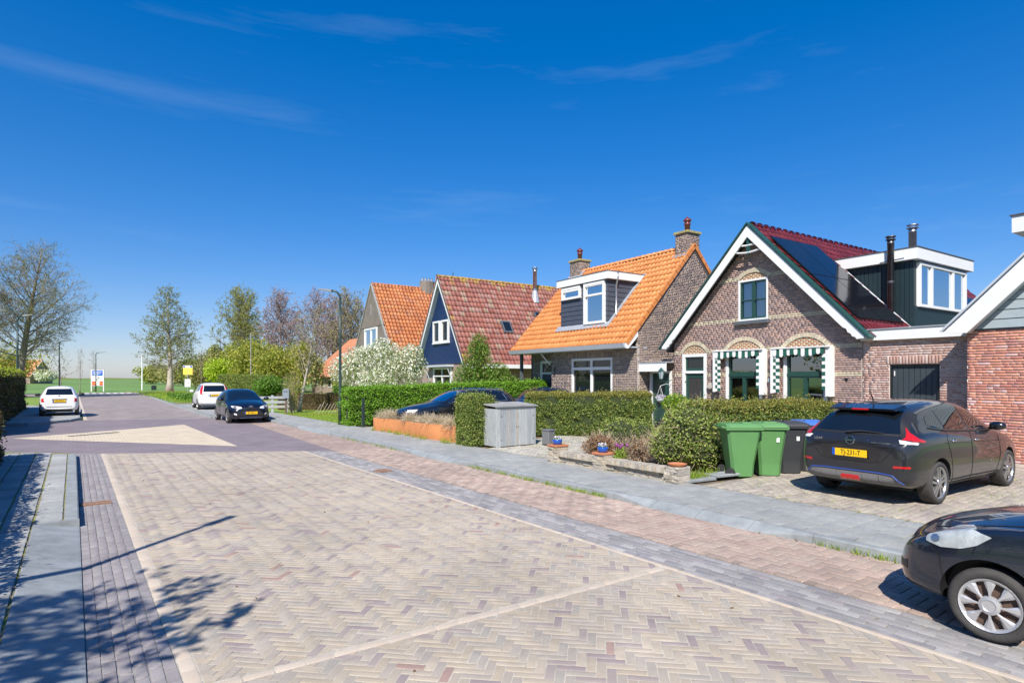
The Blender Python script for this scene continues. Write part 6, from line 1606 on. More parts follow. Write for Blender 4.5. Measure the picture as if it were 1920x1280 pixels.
wheelie_bin((12.10,6.0,0), R(-46), 'bin_black', 'bin_blue', 'black wheelie bin with blue lid beside the parked hatchback')
wheelie_bin((11.25,15.1,0), R(170), 'bin_green', 'bin_green', 'green bin lid showing behind the grey wooden bin store')

# dry-stone garden wall with three piers
WL = empty('stone_wall', (8.78,8.45,0)); tag(WL, 'low stacked stone garden wall with brick-on-edge top beside the pavement', 'garden wall')
def stones(x0, x1, y0, y1, z0, z1, h_):
    z = z0; k = 0
    while z < z1-.005:
        hh = min(h_*random.uniform(.8,1.25), z1-z); y = y0-random.random()*.1
        while y < y1:
            l = random.uniform(.14,.34); a, b_ = max(y,y0), min(y+l,y1)
            if b_-a > .03:
                jx = random.uniform(-.015,.012); b = MB()
                vs = [(x0+jx+random.uniform(-.01,.01) if sx else x1, (a+.004 if sy == 0 else b_-.004), z+(.002 if sz == 0 else hh-.002)+random.uniform(-.003,.003)) for sx in (1,0) for sy in (0,1) for sz in (0,1)]
                b.add(vs, [(0,1,3,2),(4,6,7,5),(0,4,5,1),(2,3,7,6),(1,5,7,3),(0,2,6,4)]); b.build('stone', MATS['stone_slab'], WL)
            y += l
        z += hh
for (a, c) in ((-1.62,-.02),(.28,1.42)):
    stones(-.055,.12,a,c,-.02,.15,.055)
    y = a+.01
    while y < c-.03:
        MB().box(-.13+random.uniform(-.006,.006),.13,y,y+.048,.153,.26+random.uniform(-.006,.006)).build('coping_brick', MATS['stone_slab'], WL); y += .056
for yc, hh in ((-1.72,.30),(.12,.33),(1.55,.36)): stones(-.17,.17,yc-.16,yc+.16,-.02,hh,.06)
for yc, hh, lab in ((.12,.33,'m'),(1.55,.36,'n')):
    MB().bbox(-.19,.19,yc-.17,yc+.17,hh,hh+.035,.008).build('pier_tile', MATS['terracotta'], WL)
o = MB().lathe([(.0,0),(.13,0),(.17,.03),(.175,.045),(.15,.045),(.12,.02),(0,.018)], 20).build('plant_saucer', MATS['terracotta'], loc=(8.78,6.73,.302)); tag(o, 'terracotta saucer on the right end pier of the stone wall', 'saucer')
def bowl(x, y, z, lab):
    o = empty('flower_bowl', (x,y,z), 0, .74); tag(o, lab, 'flower pot', 'blue bowls of pansies')
    MB().lathe([(.105,0),(.135,.03),(.15,.11),(.152,.155),(.14,.155),(.13,.12)], 22).build('bowl', MATS['blue_glaze'], o, smooth=True)
    MB().lathe([(0,.12),(.132,.125)], 16).build('soil', MATS['soil'], o)
    return o
BOWLS = [bowl(8.75,8.57,.365,'blue bowl of pansies on the middle pier of the stone wall'), bowl(8.76,10.0,.395,'blue bowl of pansies on the left end pier of the stone wall')]

# grey slab lying in front of the bins
o = MB().bbox(-.75,.0,-.16,.16,0,.045,.01).bbox(-.02,.62,-.2,.12,.047,.09,.01).build('paving_offcut', MATS['kerb_concrete'], loc=(9.62,6.62,0)); o.rotation_euler = (0,0,R(-8)); tag(o, 'grey concrete slabs lying flat beside the first green bin', 'slab')

# weathered bin store
BS = empty('bin_store', (9.24,12.98,0)); tag(BS, 'weathered grey wooden bin store with double doors and sloping lid', 'bin store')
for i in range(10):
    x = .06+i*.118
    MB().box(x,x+.112,-.025-random.uniform(0,.006),0,.03,1.02+random.uniform(-.004,.004)).build('plank', MATS['wood_grey'], BS)
for (x0, x1) in ((-.06,.055),(1.245,1.29)): MB().box(x0,x1,-.03,.03,0,1.10).build('post', MATS['wood_grey'], BS)
for i in range(5): MB().box(-.06,-.035,.03+i*.15,.03+i*.15+.143,.03,1.05).build('plank', MATS['wood_grey'], BS)
for i in range(5): MB().box(1.265,1.29,.03+i*.15,.03+i*.15+.143,.03,1.05).build('plank', MATS['wood_grey'], BS)
MB().box(.06,1.24,-.028,-.002,1.03,1.10).build('rail', MATS['wood_grey'], BS)
ldd = MB(); ldd.box(-.10,1.33,-.07,.86,0,.035, T(0,0,1.105) @ RX(R(4))); ldd.build('lid', MATS['concrete_grey'], BS)
MB().box(-.03,1.26,.0,.8,.02,.06).build('floor', MATS['wood_grey'], BS)
for (x, z) in ((.10,.2),(.10,.85),(.60,.55),(.66,.55),(1.2,.2),(1.2,.85)): MB().lathe([(.012,0),(.012,.008)], 8, T(x,-.032,z) @ RX(R(90))).build('bolt', MATS['black_paint'], BS)
MB().box(.625,.65,-.04,-.03,.05,1.0).build('door_gap', MATS['dry_stem'], BS)
o = empty('litter_bin', (10.72,12.62,0), R(8)); tag(o, 'small dark grey metal bin beside the wooden bin store', 'bin')
MB().bbox(-.13,.13,-.13,.13,.04,.42,.012).build('bin_body', MATS['grey_metal'], o); MB().bbox(-.145,.145,-.15,.145,.42,.455,.01).build('lid', MATS['grey_metal'], o); MB().box(-.12,.12,-.12,.12,0,.04).build('foot', MATS['black_paint'], o)

# rusty steel planter with dry grass
PL = empty('steel_planter', (8.95,17.4,0)); tag(PL, 'curved rust-coloured steel planter along the pavement', 'planter')
pts = [(-.10,2.95),(-.20,2.6),(-.12,2.0),(-.02,1.2),(-.06,.4),(-.16,-.5),(-.12,-1.4),(.02,-2.1),(-.02,-2.85)]
def spline(p, n=6):
    out = []; P = [Vector((a[0],a[1],0)) for a in p]
    for i in range(len(P)-1):
        p0, p1, p2, p3 = P[max(0,i-1)], P[i], P[i+1], P[min(len(P)-1,i+2)]
        for k in range(n):
            t = k/n; out.append(.5*((2*p1)+(-p0+p2)*t+(2*p0-5*p1+4*p2-p3)*t*t+(-p0+3*p1-3*p2+p3)*t**3))
    return out+[P[-1]]
sp_ = spline(pts); vs = []; f = []
for i, p in enumerate(sp_):
    hh = .44+.05*(i/len(sp_))
    vs += [(p.x,p.y,-.02),(p.x,p.y,hh),(p.x+.02,p.y,hh),(p.x+.02,p.y,-.02)]
for i in range(len(sp_)-1):
    for k in range(3): f.append((i*4+k, i*4+k+1, i*4+5+k, i*4+4+k))
b = MB(); b.add(vs, f); b.build('front_plate', MATS['corten'], PL, smooth=True)
MB().box(-.1,.55,2.94,2.96,-.02,.44).build('end_plate', MATS['corten'], PL); MB().box(-.02,.55,-2.87,-2.85,-.02,.49).build('end_plate', MATS['corten'], PL); MB().box(.54,.56,-2.85,2.94,-.02,.40).build('back_plate', MATS['corten'], PL)
MB().box(.04,.54,-2.84,2.93,.0,.36).build('soil', MATS['soil'], PL)

# bollard by the hedge
o = empty('bollard', (8.98,21.6,0)); tag(o, 'dark slim bollard in front of the bright green hedge', 'bollard')
MB().bbox(-.055,.055,-.055,.055,0,.82,.012).build('post', MATS['post_dark'], o); MB().prism([(-.05,.82),(.05,.82),(.035,1.12),(-.03,1.06)], 'y', -.045, .045).build('top', MATS['post_dark'], o)

# street lamps
def lamp(loc, h_, arm, rz, label, lean=0.0):
    o = empty('street_lamp', loc, rz); o.rotation_euler = (0,lean,rz); tag(o, label, 'street lamp', 'street lamps')
    MB().lathe([(.085,0),(.085,1.0),(.062,1.06),(.055,h_*.6),(.046,h_-.35)], 12).build('post', MATS['lamp_green'], o, smooth=True)
    b = MB(); P = [(0,0,h_-.35)]+[(arm*.42*(1-math.cos(t)),0,h_-.35+.33*math.sin(t)) for t in np.linspace(.15,math.pi/2,7)]+[(arm*.62,0,h_-.0)]
    b.tube(P, .042, 8); b.build('arm', MATS['lamp_green'], o, smooth=True)
    b = MB(); b.prism([(arm*.55,h_-.05),(arm*.62,h_-.055),(arm*1.45,h_+.055),(arm*1.45,h_+.085),(arm*.62,h_+.045),(arm*.55,h_+.04)], 'y', -.075, .075); b.build('lamp_head', MATS['lamp_head'], o)
    return o
lamp((8.72,23.35,0), 5.45, .62, R(143), 'tall green street lamp with curved arm behind the bright hedge')
lamp((-2.65,45.6,0), 5.6, .6, R(-30), 'street lamp rising behind the left hedge beside the big tree')
lamp((-1.1,74.0,-.03), 5.6, .75, R(-30), 'street lamp behind the small white car at the left')
lamp((2.6,102.5,-.1), 5.6, .9, R(-30), 'farthest street lamp behind the town sign')
lamp((-2.75,5.05,-.02), 5.35, .5, R(42), 'street lamp just outside the left edge whose shadow crosses the road')

# town sign
TS = empty('town_sign', (2.9,106.0,-.12), R(-33)); tag(TS, 'white town sign with blue name board and end of zone mark', 'road sign')
for s in (-1, 1): MB().box(s*.86-.06,s*.86+.06,-.05,.05,0,3.2).build('post', MATS['white_paint'], TS)
MB().box(-.80,.80,-.02,.02,.85,3.15).build('board', MATS['white_paint'], TS)
MB().box(-.74,.74,-.035,-.021,2.32,3.08).build('name_panel', MATS['sign_blue'], TS)
b = MB()
for (z, x0, x1, hh) in ((2.84,-.55,.55,.13),(2.62,-.6,.45,.10),(2.46,-.45,.05,.08)):
    x = x0
    while x < x1: l = random.uniform(.05,.16); b.box(x,min(x+l,x1),-.040,-.036,z-hh/2,z+hh/2); x += l+.05
b.build('lettering', MATS['white_paint'], TS)
b = MB(); b.tube([(.28*math.cos(t),-.03,1.86+.28*math.sin(t)) for t in np.linspace(0,2*math.pi,25)], .02, 5, cap=False)
for k in (-.06,0,.06): b.tube([(-.2+k,-.03,1.62-k),(.2+k,-.03,2.10-k)], .014, 4)
b.build('end_zone_mark', MATS['black_paint'], TS)
for s in (-1, 1):
    for z in (.92,1.24): MB().box(s*.53-.24,s*.53+.24,-.04,-.021,z,z+.24).build('red_block', MATS['sign_red'], TS)
    MB().box(s*.53-.24,s*.53+.24,-.034,-.021,1.16,1.24).build('buff_block', MATS['sign_yellow'], TS)
MB().box(-.29,.29,-.034,-.021,1.12,1.16).build('dark_bar', MATS['black_paint'], TS)
# bus stop
BSG = empty('bus_stop_sign', (9.9,71.5,-.02), R(-33)); tag(BSG, 'yellow bus stop panel on a thin pole beside the road', 'bus stop')
MB().lathe([(.04,0),(.04,3.3)], 10).build('post', MATS['zinc'], BSG)
MB().bbox(-.50,.50,-.03,.03,2.25,3.25,.02).build('panel', MATS['sign_yellow'], BSG); MB().box(-.5,.5,-.038,-.031,3.0,3.24).build('header', MATS['white_paint'], BSG)
for s in (-1,1): MB().box(s*.36-.1,s*.36+.1,-.045,-.039,3.03,3.21).build('symbol', MATS['plate_blue'], BSG)
MB().box(-.30,.30,-.06,-.02,.95,1.78).build('timetable', MATS['white_paint'], BSG)
MB().box(.06,.13,-.066,-.061,1.33,1.42).build('timetable_mark', MATS['black_paint'], BSG)
# white mast at the junction with a dark box
o = MB().lathe([(.11,0),(.09,5.8)], 10).build('white_mast', MATS['white_paint'], loc=(9.0,112.5,-.1)); tag(o, 'slim white mast at the road junction', 'mast')
o = MB().bbox(-.35,.35,-.3,.3,0,.75,.05).build('utility_box', MATS['post_dark'], loc=(10.6,112.2,-.1)); tag(o, 'small dark utility box at the foot of the white mast', 'utility box')
o = MB().lathe([(.05,0),(.035,6.4)], 8).build('flag_pole', MATS['concrete_grey'], loc=(14.2,62.5,0)); tag(o, 'thin grey pole rising behind the dark clipped hedge', 'pole')
# letter box
o = empty('letter_box', (9.05,32.1,0), R(-25)); tag(o, 'grey letter box on a wooden post by the grass verge', 'letter box')
MB().box(-.05,.05,-.05,.05,0,.82).build('post', MATS['bark_brown'], o); MB().prism([(-.16,.82),(.16,.82),(.16,1.26),(.08,1.32),(-.08,1.32),(-.16,1.26)], 'y', -.15, .15).build('box', MATS['mail_grey'], o)
MB().box(-.11,.11,-.156,-.15,1.16,1.19).build('slot', MATS['black_paint'], o)
# rail fence by the letter box
FE = empty('rail_fence', (8.6,33.6,0)); tag(FE, 'weathered grey rail fence behind the dark blue hatchback', 'fence')
for i in range(4): MB().box(i*.75-.06,i*.75+.06,-.05,.05,0,.95).build('post', MATS['wood_grey'], FE)
for z in (.25,.5,.75): MB().box(-.2,2.4,-.08,-.05,z,z+.14).build('rail', MATS['wood_grey'], FE)
FE.rotation_euler = (0,0,R(-18)); FE.location = (7.3,34.0,0)
# woven stick fence
WF = empty('stick_fence', (10.3,31.2,0), R(-8)); tag(WF, 'low fence of slanting pale sticks beside the bright hedge', 'fence')
for i in range(11):
    x = i*.17; MB().tube([(x,0,0),(x+.30,.0,.55+random.uniform(-.1,.1))], .014, 5).build('stick', MATS['bark_pale'], WF)
# hanging basket, lantern, wall ornament of the side door
LN_ = empty('wall_lantern', at1(-6.82,-.55,1.98), ROT); tag(LN_, 'dark green wall lantern beside the side door', 'lantern')
MB().lathe([(.0,.30),(.03,.28),(.12,.17),(.125,.15)], 6).build('roof', MATS['green_trim'], LN_); MB().lathe([(.06,-.12),(.11,.14)], 6).build('glass', MATS['glass_lantern'], LN_)
for k in range(6):
    t = math.pi/3*k; MB().tube([(.06*math.cos(t),.06*math.sin(t),-.12),(.112*math.cos(t),.112*math.sin(t),.15)], .008, 4).build('bar', MATS['green_trim'], LN_)
MB().tube([(0,0,-.12),(0,0,-.2),(0,.3,-.24),(0,.55,-.16)], .014, 6).build('bracket', MATS['green_trim'], LN_)
HB = empty('hanging_basket', at1(-6.80,-.62,1.12), ROT); tag(HB, 'hanging basket of lilac flowers beside the side door', 'hanging basket')
MB().lathe([(.05,-.12),(.14,-.06),(.17,.02),(.175,.03)], 14).build('basket', MATS['soft_blue_white'], HB)
for k in range(3):
    t = 2.1*k; MB().tube([(.16*math.cos(t),.16*math.sin(t),.03),(0,0,.48)], .005, 4).build('chain', MATS['white_paint'], HB)
MB().tube([(0,0,.48),(0,.3,.55),(0,.62,.50)], .010, 5).build('bracket', MATS['white_paint'], HB)
o = MB().lathe([(0,.03),(.10,.02),(.13,-.01),(.06,-.06)], 12, RX(R(70))).build('wall_ornament', MATS['stone_slab'], loc=at1(-5.03,-.08,1.62)); o.rotation_euler = (0,0,ROT); tag(o, 'pale shell-like ornament on the wall between front door and window', 'ornament')
o = empty('coach_lamp', at1(-2.75,-.07,1.82), ROT); tag(o, 'small lamp on the brick wall between the striped awnings', 'wall lamp')
MB().lathe([(.03,-.06),(.055,-.05),(.055,.05),(.03,.07)], 10).build('lamp_glass', MATS['glass_lantern'], o); MB().box(-.05,.05,.0,.07,-.08,-.05).build('bracket', MATS['black_paint'], o)
# long farm buildings and far houses
def far_house(loc, rz, w_, d_, e, h_, wm, rm, label, windows=()):
    o = empty('far_house', loc, rz); tag(o, label, 'house', 'far houses')
    MB().prism([(-w_/2,-.2),(w_/2,-.2),(w_/2,e),(0,h_),(-w_/2,e)], 'y', 0, d_).build('wall', MATS[wm], o)
    for s in (-1,1):
        p = [(0,h_+.25),(s*(w_/2+.4),e-.25),(s*(w_/2+.3),e-.4),(0,h_+.02)]
        MB().prism(p if s < 0 else p[::-1], 'y', -.3, d_+.3).build('roof', MATS[rm], o)
        p = [(0,h_+.3),(s*(w_/2+.45),e-.25),(s*(w_/2+.3),e-.45),(0,h_-.1)]
        MB().prism(p if s < 0 else p[::-1], 'y', -.4, -.31).build('barge_board', MATS['white_paint'], o)
    for (x, z, ww, hh) in windows:
        q = MB().box(x-ww/2-.1,x+ww/2+.1,-.06,-.0,z-.1,z+hh+.1).build('window', MATS['white_paint'], o); MB().box(x-ww/2,x+ww/2,-.08,-.061,z,z+hh).build('pane', MATS['window_glass'], q)
    return o
far_house((80.5,163,0), R(-38), 9, 9, 3.2, 9.4, 'brick_far_tan', 'roof_felt', 'far brick house with pointed white-edged gable behind the bus stop', ((-1.3,4.2,1.3,1.6),(1.3,4.2,1.3,1.6),(-2.2,.8,1.6,1.7),(2.2,.8,1.6,1.7)))
far_house((94,157,0), R(-38), 7, 8, 3.0, 7.2, 'brick_far_tan', 'roof_felt', 'second far house half hidden by trees beside the pointed gable', ((0,3.6,1.6,1.4),))
far_house((-9,268,0), R(60), 12, 22, 2.6, 8.0, 'brick_far_tan', 'far_roof_orange', 'distant farmhouse with orange roof beyond the left hedge', ())
sheet('ditch', [(-80,228),(-80,231),(160,262),(160,259)], -.15, MATS['hedge_core'], .05)
# farm roof behind the trees, end wall and long slope
FB = empty('farm_building', (23.9,66.0,0), R(-93.6)); tag(FB, 'long farm building with broad orange roof behind the garden trees', 'building')
MB().box(-9,9,0,9.2,0,2.1).build('wall', MATS['brick_far_tan'], FB)
b = MB(); b.add([(-9.4,-.6,2.0),(9.4,-.6,2.0),(8.6,4.6,6.9),(-8.6,4.6,6.9),(-9.4,9.8,2.0),(9.4,9.8,2.0)], [(0,1,2,3),(5,4,3,2),(0,3,4),(1,5,2)]); b.build('roof', MATS['far_roof_orange'], FB)
for i in range(6): q = MB().box(-7.5+i*3-.6,-7.5+i*3+.6,-.05,0,.8,1.7).build('window', MATS['white_paint'], FB); MB().box(-7.5+i*3-.5,-7.5+i*3+.5,-.07,-.051,.9,1.6).build('pane', MATS['window_glass'], q)
# thin strip of far blue hills of trees on the horizon is land
b = MB(); n = 80
for i in range(n):
    a0 = R(-6+i*1.0); 
    h0 = 1.8+1.2*math.sin(i*1.7)+1.0*math.sin(i*.61); r0 = 900
    x, y = r0*math.sin(a0), r0*math.cos(a0); x2, y2 = r0*math.sin(a0+R(1)), r0*math.cos(a0+R(1))
    b.add([(x,y,-1),(x2,y2,-1),(x2*1.01,y2*1.01,max(1,1.8+1.2*math.sin((i+1)*1.7)+1.0*math.sin((i+1)*.61))),(x*1.01,y*1.01,max(1,h0)),(x*1.03,y*1.03,-1),(x2*1.03,y2*1.03,-1)], [(0,1,2,3),(3,2,5,4)])
o = b.build('far_treeline', MATS['leaf_olive']); o['kind'] = 'stuff'; tag(o, 'low line of distant woods along the flat horizon', 'woods')
# ------------------------------------------------------------------ plants
def unit(a): return a/np.maximum(1e-9, np.linalg.norm(a, axis=-1, keepdims=True))
def leaves(C, size, rng, N=None, bias=.8, aspect=.55, jitter=.35):
    """one rhombic leaf for each centre; N biases the way the blades face"""
    n = len(C); d = unit(rng.normal(size=(n,3)))
    if N is not None: d = unit(d + N*bias)
    nn = unit(rng.normal(size=(n,3)) + (N*bias if N is not None else 0)); w_ = unit(np.cross(d, nn))
    s = (size*(1+jitter*(rng.random(n)*2-1)))[:,None]
    V = np.stack([C-d*s*.5, C+w_*s*aspect*.5, C+d*s*.5, C-w_*s*aspect*.5], 1).reshape(-1,3)
    return V, np.arange(n*4).reshape(-1,4)
def foliage(parent, name, C, size, m, rng, N=None, bias=.8, aspect=.55):
    V, F = leaves(np.asarray(C), size, rng, N, bias, aspect)
    return link(name, npmesh(name, V, F, MATS[m], rng.random(len(F))), parent)
def ribbons(P, Q, w_, rng):
    n = len(P); d = unit(Q-P); s = unit(np.cross(d, rng.normal(size=(n,3))))*w_*.5
    V = np.stack([P-s, P+s, Q+s*.35, Q-s*.35], 1).reshape(-1,3); return V, np.arange(n*4).reshape(-1,4)
def wob(P, f, a, ph=0):
    return a*(np.sin(P[:,0]*f+ph)+np.sin(P[:,1]*f*1.3+1.7+ph)+np.sin(P[:,2]*f*1.7+.6+ph)+.6*np.sin((P[:,0]+P[:,2])*f*2.9+ph))/3

def rounded_box(n, sx, sy, sz, r_, rng):
    """points and normals on a rounded box standing on z=0 (no underside)"""
    ar = np.array([sy*sz, sy*sz, sx*sz, sx*sz, sx*sy]); fc = rng.choice(5, n, p=ar/ar.sum()); U = rng.random((n,3))
    P = (U-.5)*np.array([sx,sy,sz]); P[:,2] += sz/2
    P[fc==0,0] = -sx/2; P[fc==1,0] = sx/2; P[fc==2,1] = -sy/2; P[fc==3,1] = sy/2; P[fc==4,2] = sz
    lo = np.array([-sx/2+r_,-sy/2+r_,-1]); hi = np.array([sx/2-r_,sy/2-r_,sz-r_])
    c = np.clip(P, lo, hi); N = unit(P-c); return c+N*r_, N

def hedge(name, label, p0, p1, thick, h0, h1, m, core='hedge_core', dens=1300, size=.06, r_=.12, rough=.05, seed=1, top=None, group='hedges', z=0.0, deep=.10, cat='hedge'):
    rng = np.random.default_rng(seed); p0, p1 = Vector((p0[0],p0[1],z)), Vector((p1[0],p1[1],z)); d = p1-p0; ln = d.length
    o = empty(name, (p0+p1)/2, math.atan2(d.y,d.x)); tag(o, label, cat, group)
    hm = (h0+h1)/2; A = 2*(ln+thick)*hm+ln*thick; n = int(A*dens)
    P, N = rounded_box(n, ln, thick, hm, r_, rng)
    off = wob(P, 2.3, rough*1.3, seed)+wob(P, 9, rough*.8, seed*2)+rng.normal(size=n)*.015-rng.random(n)**2*deep-np.maximum(0,wob(P, 5.3, .22, seed*3)-.07)
    off += (rng.random(n) < .05)*rng.uniform(.02,.16,n)
    P = P+N*off[:,None]
    sc = (h0+(h1-h0)*(P[:,0]/ln+.5))/hm; P[:,2] *= sc
    P[:,2] = np.maximum(P[:,2], .02)
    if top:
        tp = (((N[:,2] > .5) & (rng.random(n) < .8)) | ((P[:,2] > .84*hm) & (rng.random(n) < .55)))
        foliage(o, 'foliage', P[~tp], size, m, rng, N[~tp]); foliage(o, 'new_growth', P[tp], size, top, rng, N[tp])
    else: foliage(o, 'foliage', P, size, m, rng, N)
    k = rng.integers(0, n, int(A*45)); Q = P[k]+unit(N[k]+rng.normal(size=(len(k),3))*.5)*rng.uniform(.04,.15,(len(k),1)); V, F = ribbons(P[k]-N[k]*.06, Q, .009, rng); link('shoots', npmesh('shoots', V, F, MATS['twig_olive']), o)
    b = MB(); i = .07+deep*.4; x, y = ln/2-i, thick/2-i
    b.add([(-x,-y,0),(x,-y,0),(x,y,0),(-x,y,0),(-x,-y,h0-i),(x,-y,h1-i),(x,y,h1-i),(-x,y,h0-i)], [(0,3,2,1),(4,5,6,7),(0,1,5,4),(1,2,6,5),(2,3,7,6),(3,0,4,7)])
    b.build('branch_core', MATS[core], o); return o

def blob_points(n, blobs, rng, shell=.55):
    """points filling ellipsoids (cx,cy,cz,rx,ry,rz), denser to the outside"""
    vol = np.array([b[3]*b[4]+b[4]*b[5] for b in blobs]); k = rng.choice(len(blobs), n, p=vol/vol.sum())
    d = unit(rng.normal(size=(n,3))); rr = (rng.random(n)**shell)[:,None]; B = np.array(blobs)[k]
    return B[:,:3]+d*rr*B[:,3:], d

def shrub(name, label, loc, blobs, n, size, m, seed=1, stems=14, bark='twig_brown', extra=None, cat='shrub', group=None, aspect=.55, bias=.5, shell=.55, core=None, twigs=0):
    rng = np.random.default_rng(seed); o = empty(name, loc); tag(o, label, cat, group)
    C, N = blob_points(n, blobs, rng, shell); C = C+N*wob(C, 7, .05, seed)[:,None]; C[:,2] = np.maximum(C[:,2], .02)
    foliage(o, 'foliage', C, size, m, rng, N, bias, aspect)
    for (em, en, es) in (extra or []):
        C2, N2 = blob_points(en, blobs, rng, shell); C2[:,2] = np.maximum(C2[:,2], .02)
        foliage(o, 'flowers' if 'blossom' in em or 'petal' in em else 'dry_leaves', C2, es, em, rng, N2, bias, aspect)
    b = MB(); rs = random.Random(seed)
    for i in range(stems):
        t = blobs[rs.randrange(len(blobs))]; q = Vector((t[0]+rs.gauss(0,.4)*t[3], t[1]+rs.gauss(0,.4)*t[4], t[2]+rs.uniform(.0,.7)*t[5]))
        a = Vector((rs.gauss(0,.06),rs.gauss(0,.06),0)); mid = a.lerp(q,.5)+Vector((rs.gauss(0,.06),rs.gauss(0,.06),.05))
        b.tube([a,mid,q], [.018,.012,.004], 4)
    if b.f: b.build('stems', MATS[bark], o)
    if twigs:
        P, N = blob_points(twigs, blobs, rng, .7); Q = P+unit(N+rng.normal(size=P.shape)*.6+np.array([0,0,.5]))*rng.uniform(.1,.3,(twigs,1))
        P[:,2] = np.maximum(P[:,2],.03); V, F = ribbons(P, Q, .009, rng); link('twigs', npmesh('twigs', V, F, MATS[bark]), o)
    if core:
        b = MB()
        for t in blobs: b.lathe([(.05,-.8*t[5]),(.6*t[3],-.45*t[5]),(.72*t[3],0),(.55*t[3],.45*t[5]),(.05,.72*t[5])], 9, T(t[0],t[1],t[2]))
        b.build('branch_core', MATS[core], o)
    return o

def tree(name, label, loc, H, tr, seed, t0=.2, nb=34, prof=None, up=None, k2=2.2, k3=6, twig=.5, leaf=0, lsize=.08, bark='bark_grey', tw='twig_brown', lm='leaf_spring', lean=(0,0), group=None, bend=.25, wtw=.018, droop=0.0, fork=0, sub=2, l2=.42):
    """trunk, limbs, fine twigs as real geometry; leaves scattered along the twigs"""
    rs = random.Random(seed); rng = np.random.default_rng(seed); o = empty(name, loc, rs.uniform(0,0)); tag(o, label, 'tree', group)
    prof = prof or (lambda t: .34*(1-t)**.7+.05); up = up or (lambda t: R(62)-R(35)*t)
    tk = MB(); nseg = 12; pts = []
    for i in range(nseg+1):
        t = i/nseg; w_ = .012*H*math.sin(t*5+seed)
        pts.append(Vector((lean[0]*t+w_*math.cos(seed), lean[1]*t+w_*math.sin(seed), H*t*.97)))
    rad = [max(.012, tr*(1-.93*(i/nseg)**.8)+(tr*.5 if i == 0 else 0)) for i in range(nseg+1)]
    tk.tube(pts, rad, 9)
    def at(t):
        f = t*nseg; i = min(nseg-1,int(f)); return pts[i].lerp(pts[i+1], f-i), rad[i]+(rad[i+1]-rad[i])*(f-i)
    lb = MB(); P2 = []; Q2 = []; TW = []
    az = rs.random()*6
    for i in range(nb):
        t = t0+(1-t0)*(i+rs.random()*.8)/nb
        if t > .99: continue
        p, pr_ = at(t); az += 2.4+rs.uniform(-.5,.5); el = up(t)+rs.gauss(0,.12); L_ = prof(t)*H*rs.uniform(.75,1.15)
        d = Vector((math.sin(el)*math.cos(az), math.sin(el)*math.sin(az), math.cos(el)))
        P = [p]; m_ = 6
        for k in range(m_):
            d = (d+Vector((rs.gauss(0,.09),rs.gauss(0,.09),rs.gauss(0,.06)+bend*.35-droop*.4*k/m_))).normalized(); P.append(P[-1]+d*L_/m_)
        r0 = min(pr_*.55, .008+L_*.0105); lb.tube(P, [max(.006,r0*(1-.85*k/m_)) for k in range(m_+1)], 5, cap=False)
        n2 = max(3, int(L_*k2))
        for j in range(n2):
            s = .18+.82*(j+rs.random())/n2; f = s*m_; q = min(m_-1,int(f)); a = P[q].lerp(P[q+1], min(1,f-q)); dd = (P[q+1]-P[q]).normalized()
            side = dd.cross(Vector((rs.gauss(0,1),rs.gauss(0,1),rs.gauss(0,1)))).normalized()
            d2 = (dd*.75+side*.8+Vector((0,0,.25*bend*2-droop*.5))).normalized(); l_ = max(twig, L_*l2*(1.1-.6*s))*rs.uniform(.6,1.1)
            mid = a+d2*l_*.5; e = mid+(d2+Vector((rs.gauss(0,.2),rs.gauss(0,.2),rs.gauss(0,.15)+.1-droop*.35))).normalized()*l_*.5
            lb.tube([a,mid,e], [max(.006,r0*.35),max(.005,r0*.22),.003], 3, cap=False)
            n3 = max(2, int(l_*k3))
            for g_ in range(n3):
                u_ = .12+.88*rs.random(); c = a.lerp(mid,u_*2) if u_ < .5 else mid.lerp(e,u_*2-1); TW.append((c, d2))
    A = np.array([c for c, _ in TW]); D = np.array([d for _, d in TW]); n = len(A)
    dirs = unit(D+rng.normal(size=(n,3))*.75+np.array([0,0,.22-droop*.8])); B = A+dirs*(twig*rng.uniform(.5,1.2,(n,1)))
    PP = [A]; QQ = [B]
    for s in range(sub):
        f = rng.uniform(.3,.95,(n,1)); a = A+(B-A)*f; b = a+unit(dirs+rng.normal(size=(n,3))*.7+np.array([0,0,.15-droop*.6]))*(twig*rng.uniform(.3,.7,(n,1))); PP.append(a); QQ.append(b)
    PP = np.concatenate(PP); QQ = np.concatenate(QQ)
    tk.build('trunk', MATS[bark], o, smooth=True); lb.build('limbs', MATS[bark if bark != 'bark_pale' else 'bark_grey'], o, smooth=True)
    V, F = ribbons(PP, QQ, wtw, rng); link('twigs', npmesh('twigs', V, F, MATS[tw]), o)
    if leaf:
        k = rng.integers(0, len(PP), int(len(PP)*leaf)); C = PP[k]+(QQ[k]-PP[k])*rng.random((len(k),1))+rng.normal(size=(len(k),3))*.05
        foliage(o, 'crown', C, lsize, lm, rng)
    return o

# ---- hedges
hedge('privet_hedge', 'tall bright green clipped hedge behind the estate car', (8.65,22.95), (18.4,22.3), 1.35, 1.50, 1.78, 'leaf_privet', dens=1500, size=.065, r_=.14, rough=.045, seed=3)
hedge('yew_block', 'rounded clipped yew block between rusty planter and bin store', (8.72,14.02), (9.62,13.96), .95, 1.47, 1.46, 'leaf_yew', dens=3600, size=.042, r_=.22, rough=.03, seed=4, deep=.07)
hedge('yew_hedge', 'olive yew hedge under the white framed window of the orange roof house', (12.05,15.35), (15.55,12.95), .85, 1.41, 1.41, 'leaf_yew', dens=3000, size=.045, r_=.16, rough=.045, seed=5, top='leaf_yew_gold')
hedge('yew_hedge', 'yew hedge behind the wheelie bins in front of the striped awnings', (10.5,7.62), (14.9,6.95), .75, 1.38, 1.33, 'leaf_yew', dens=3000, size=.045, r_=.14, rough=.04, seed=6, top='leaf_yew_gold')
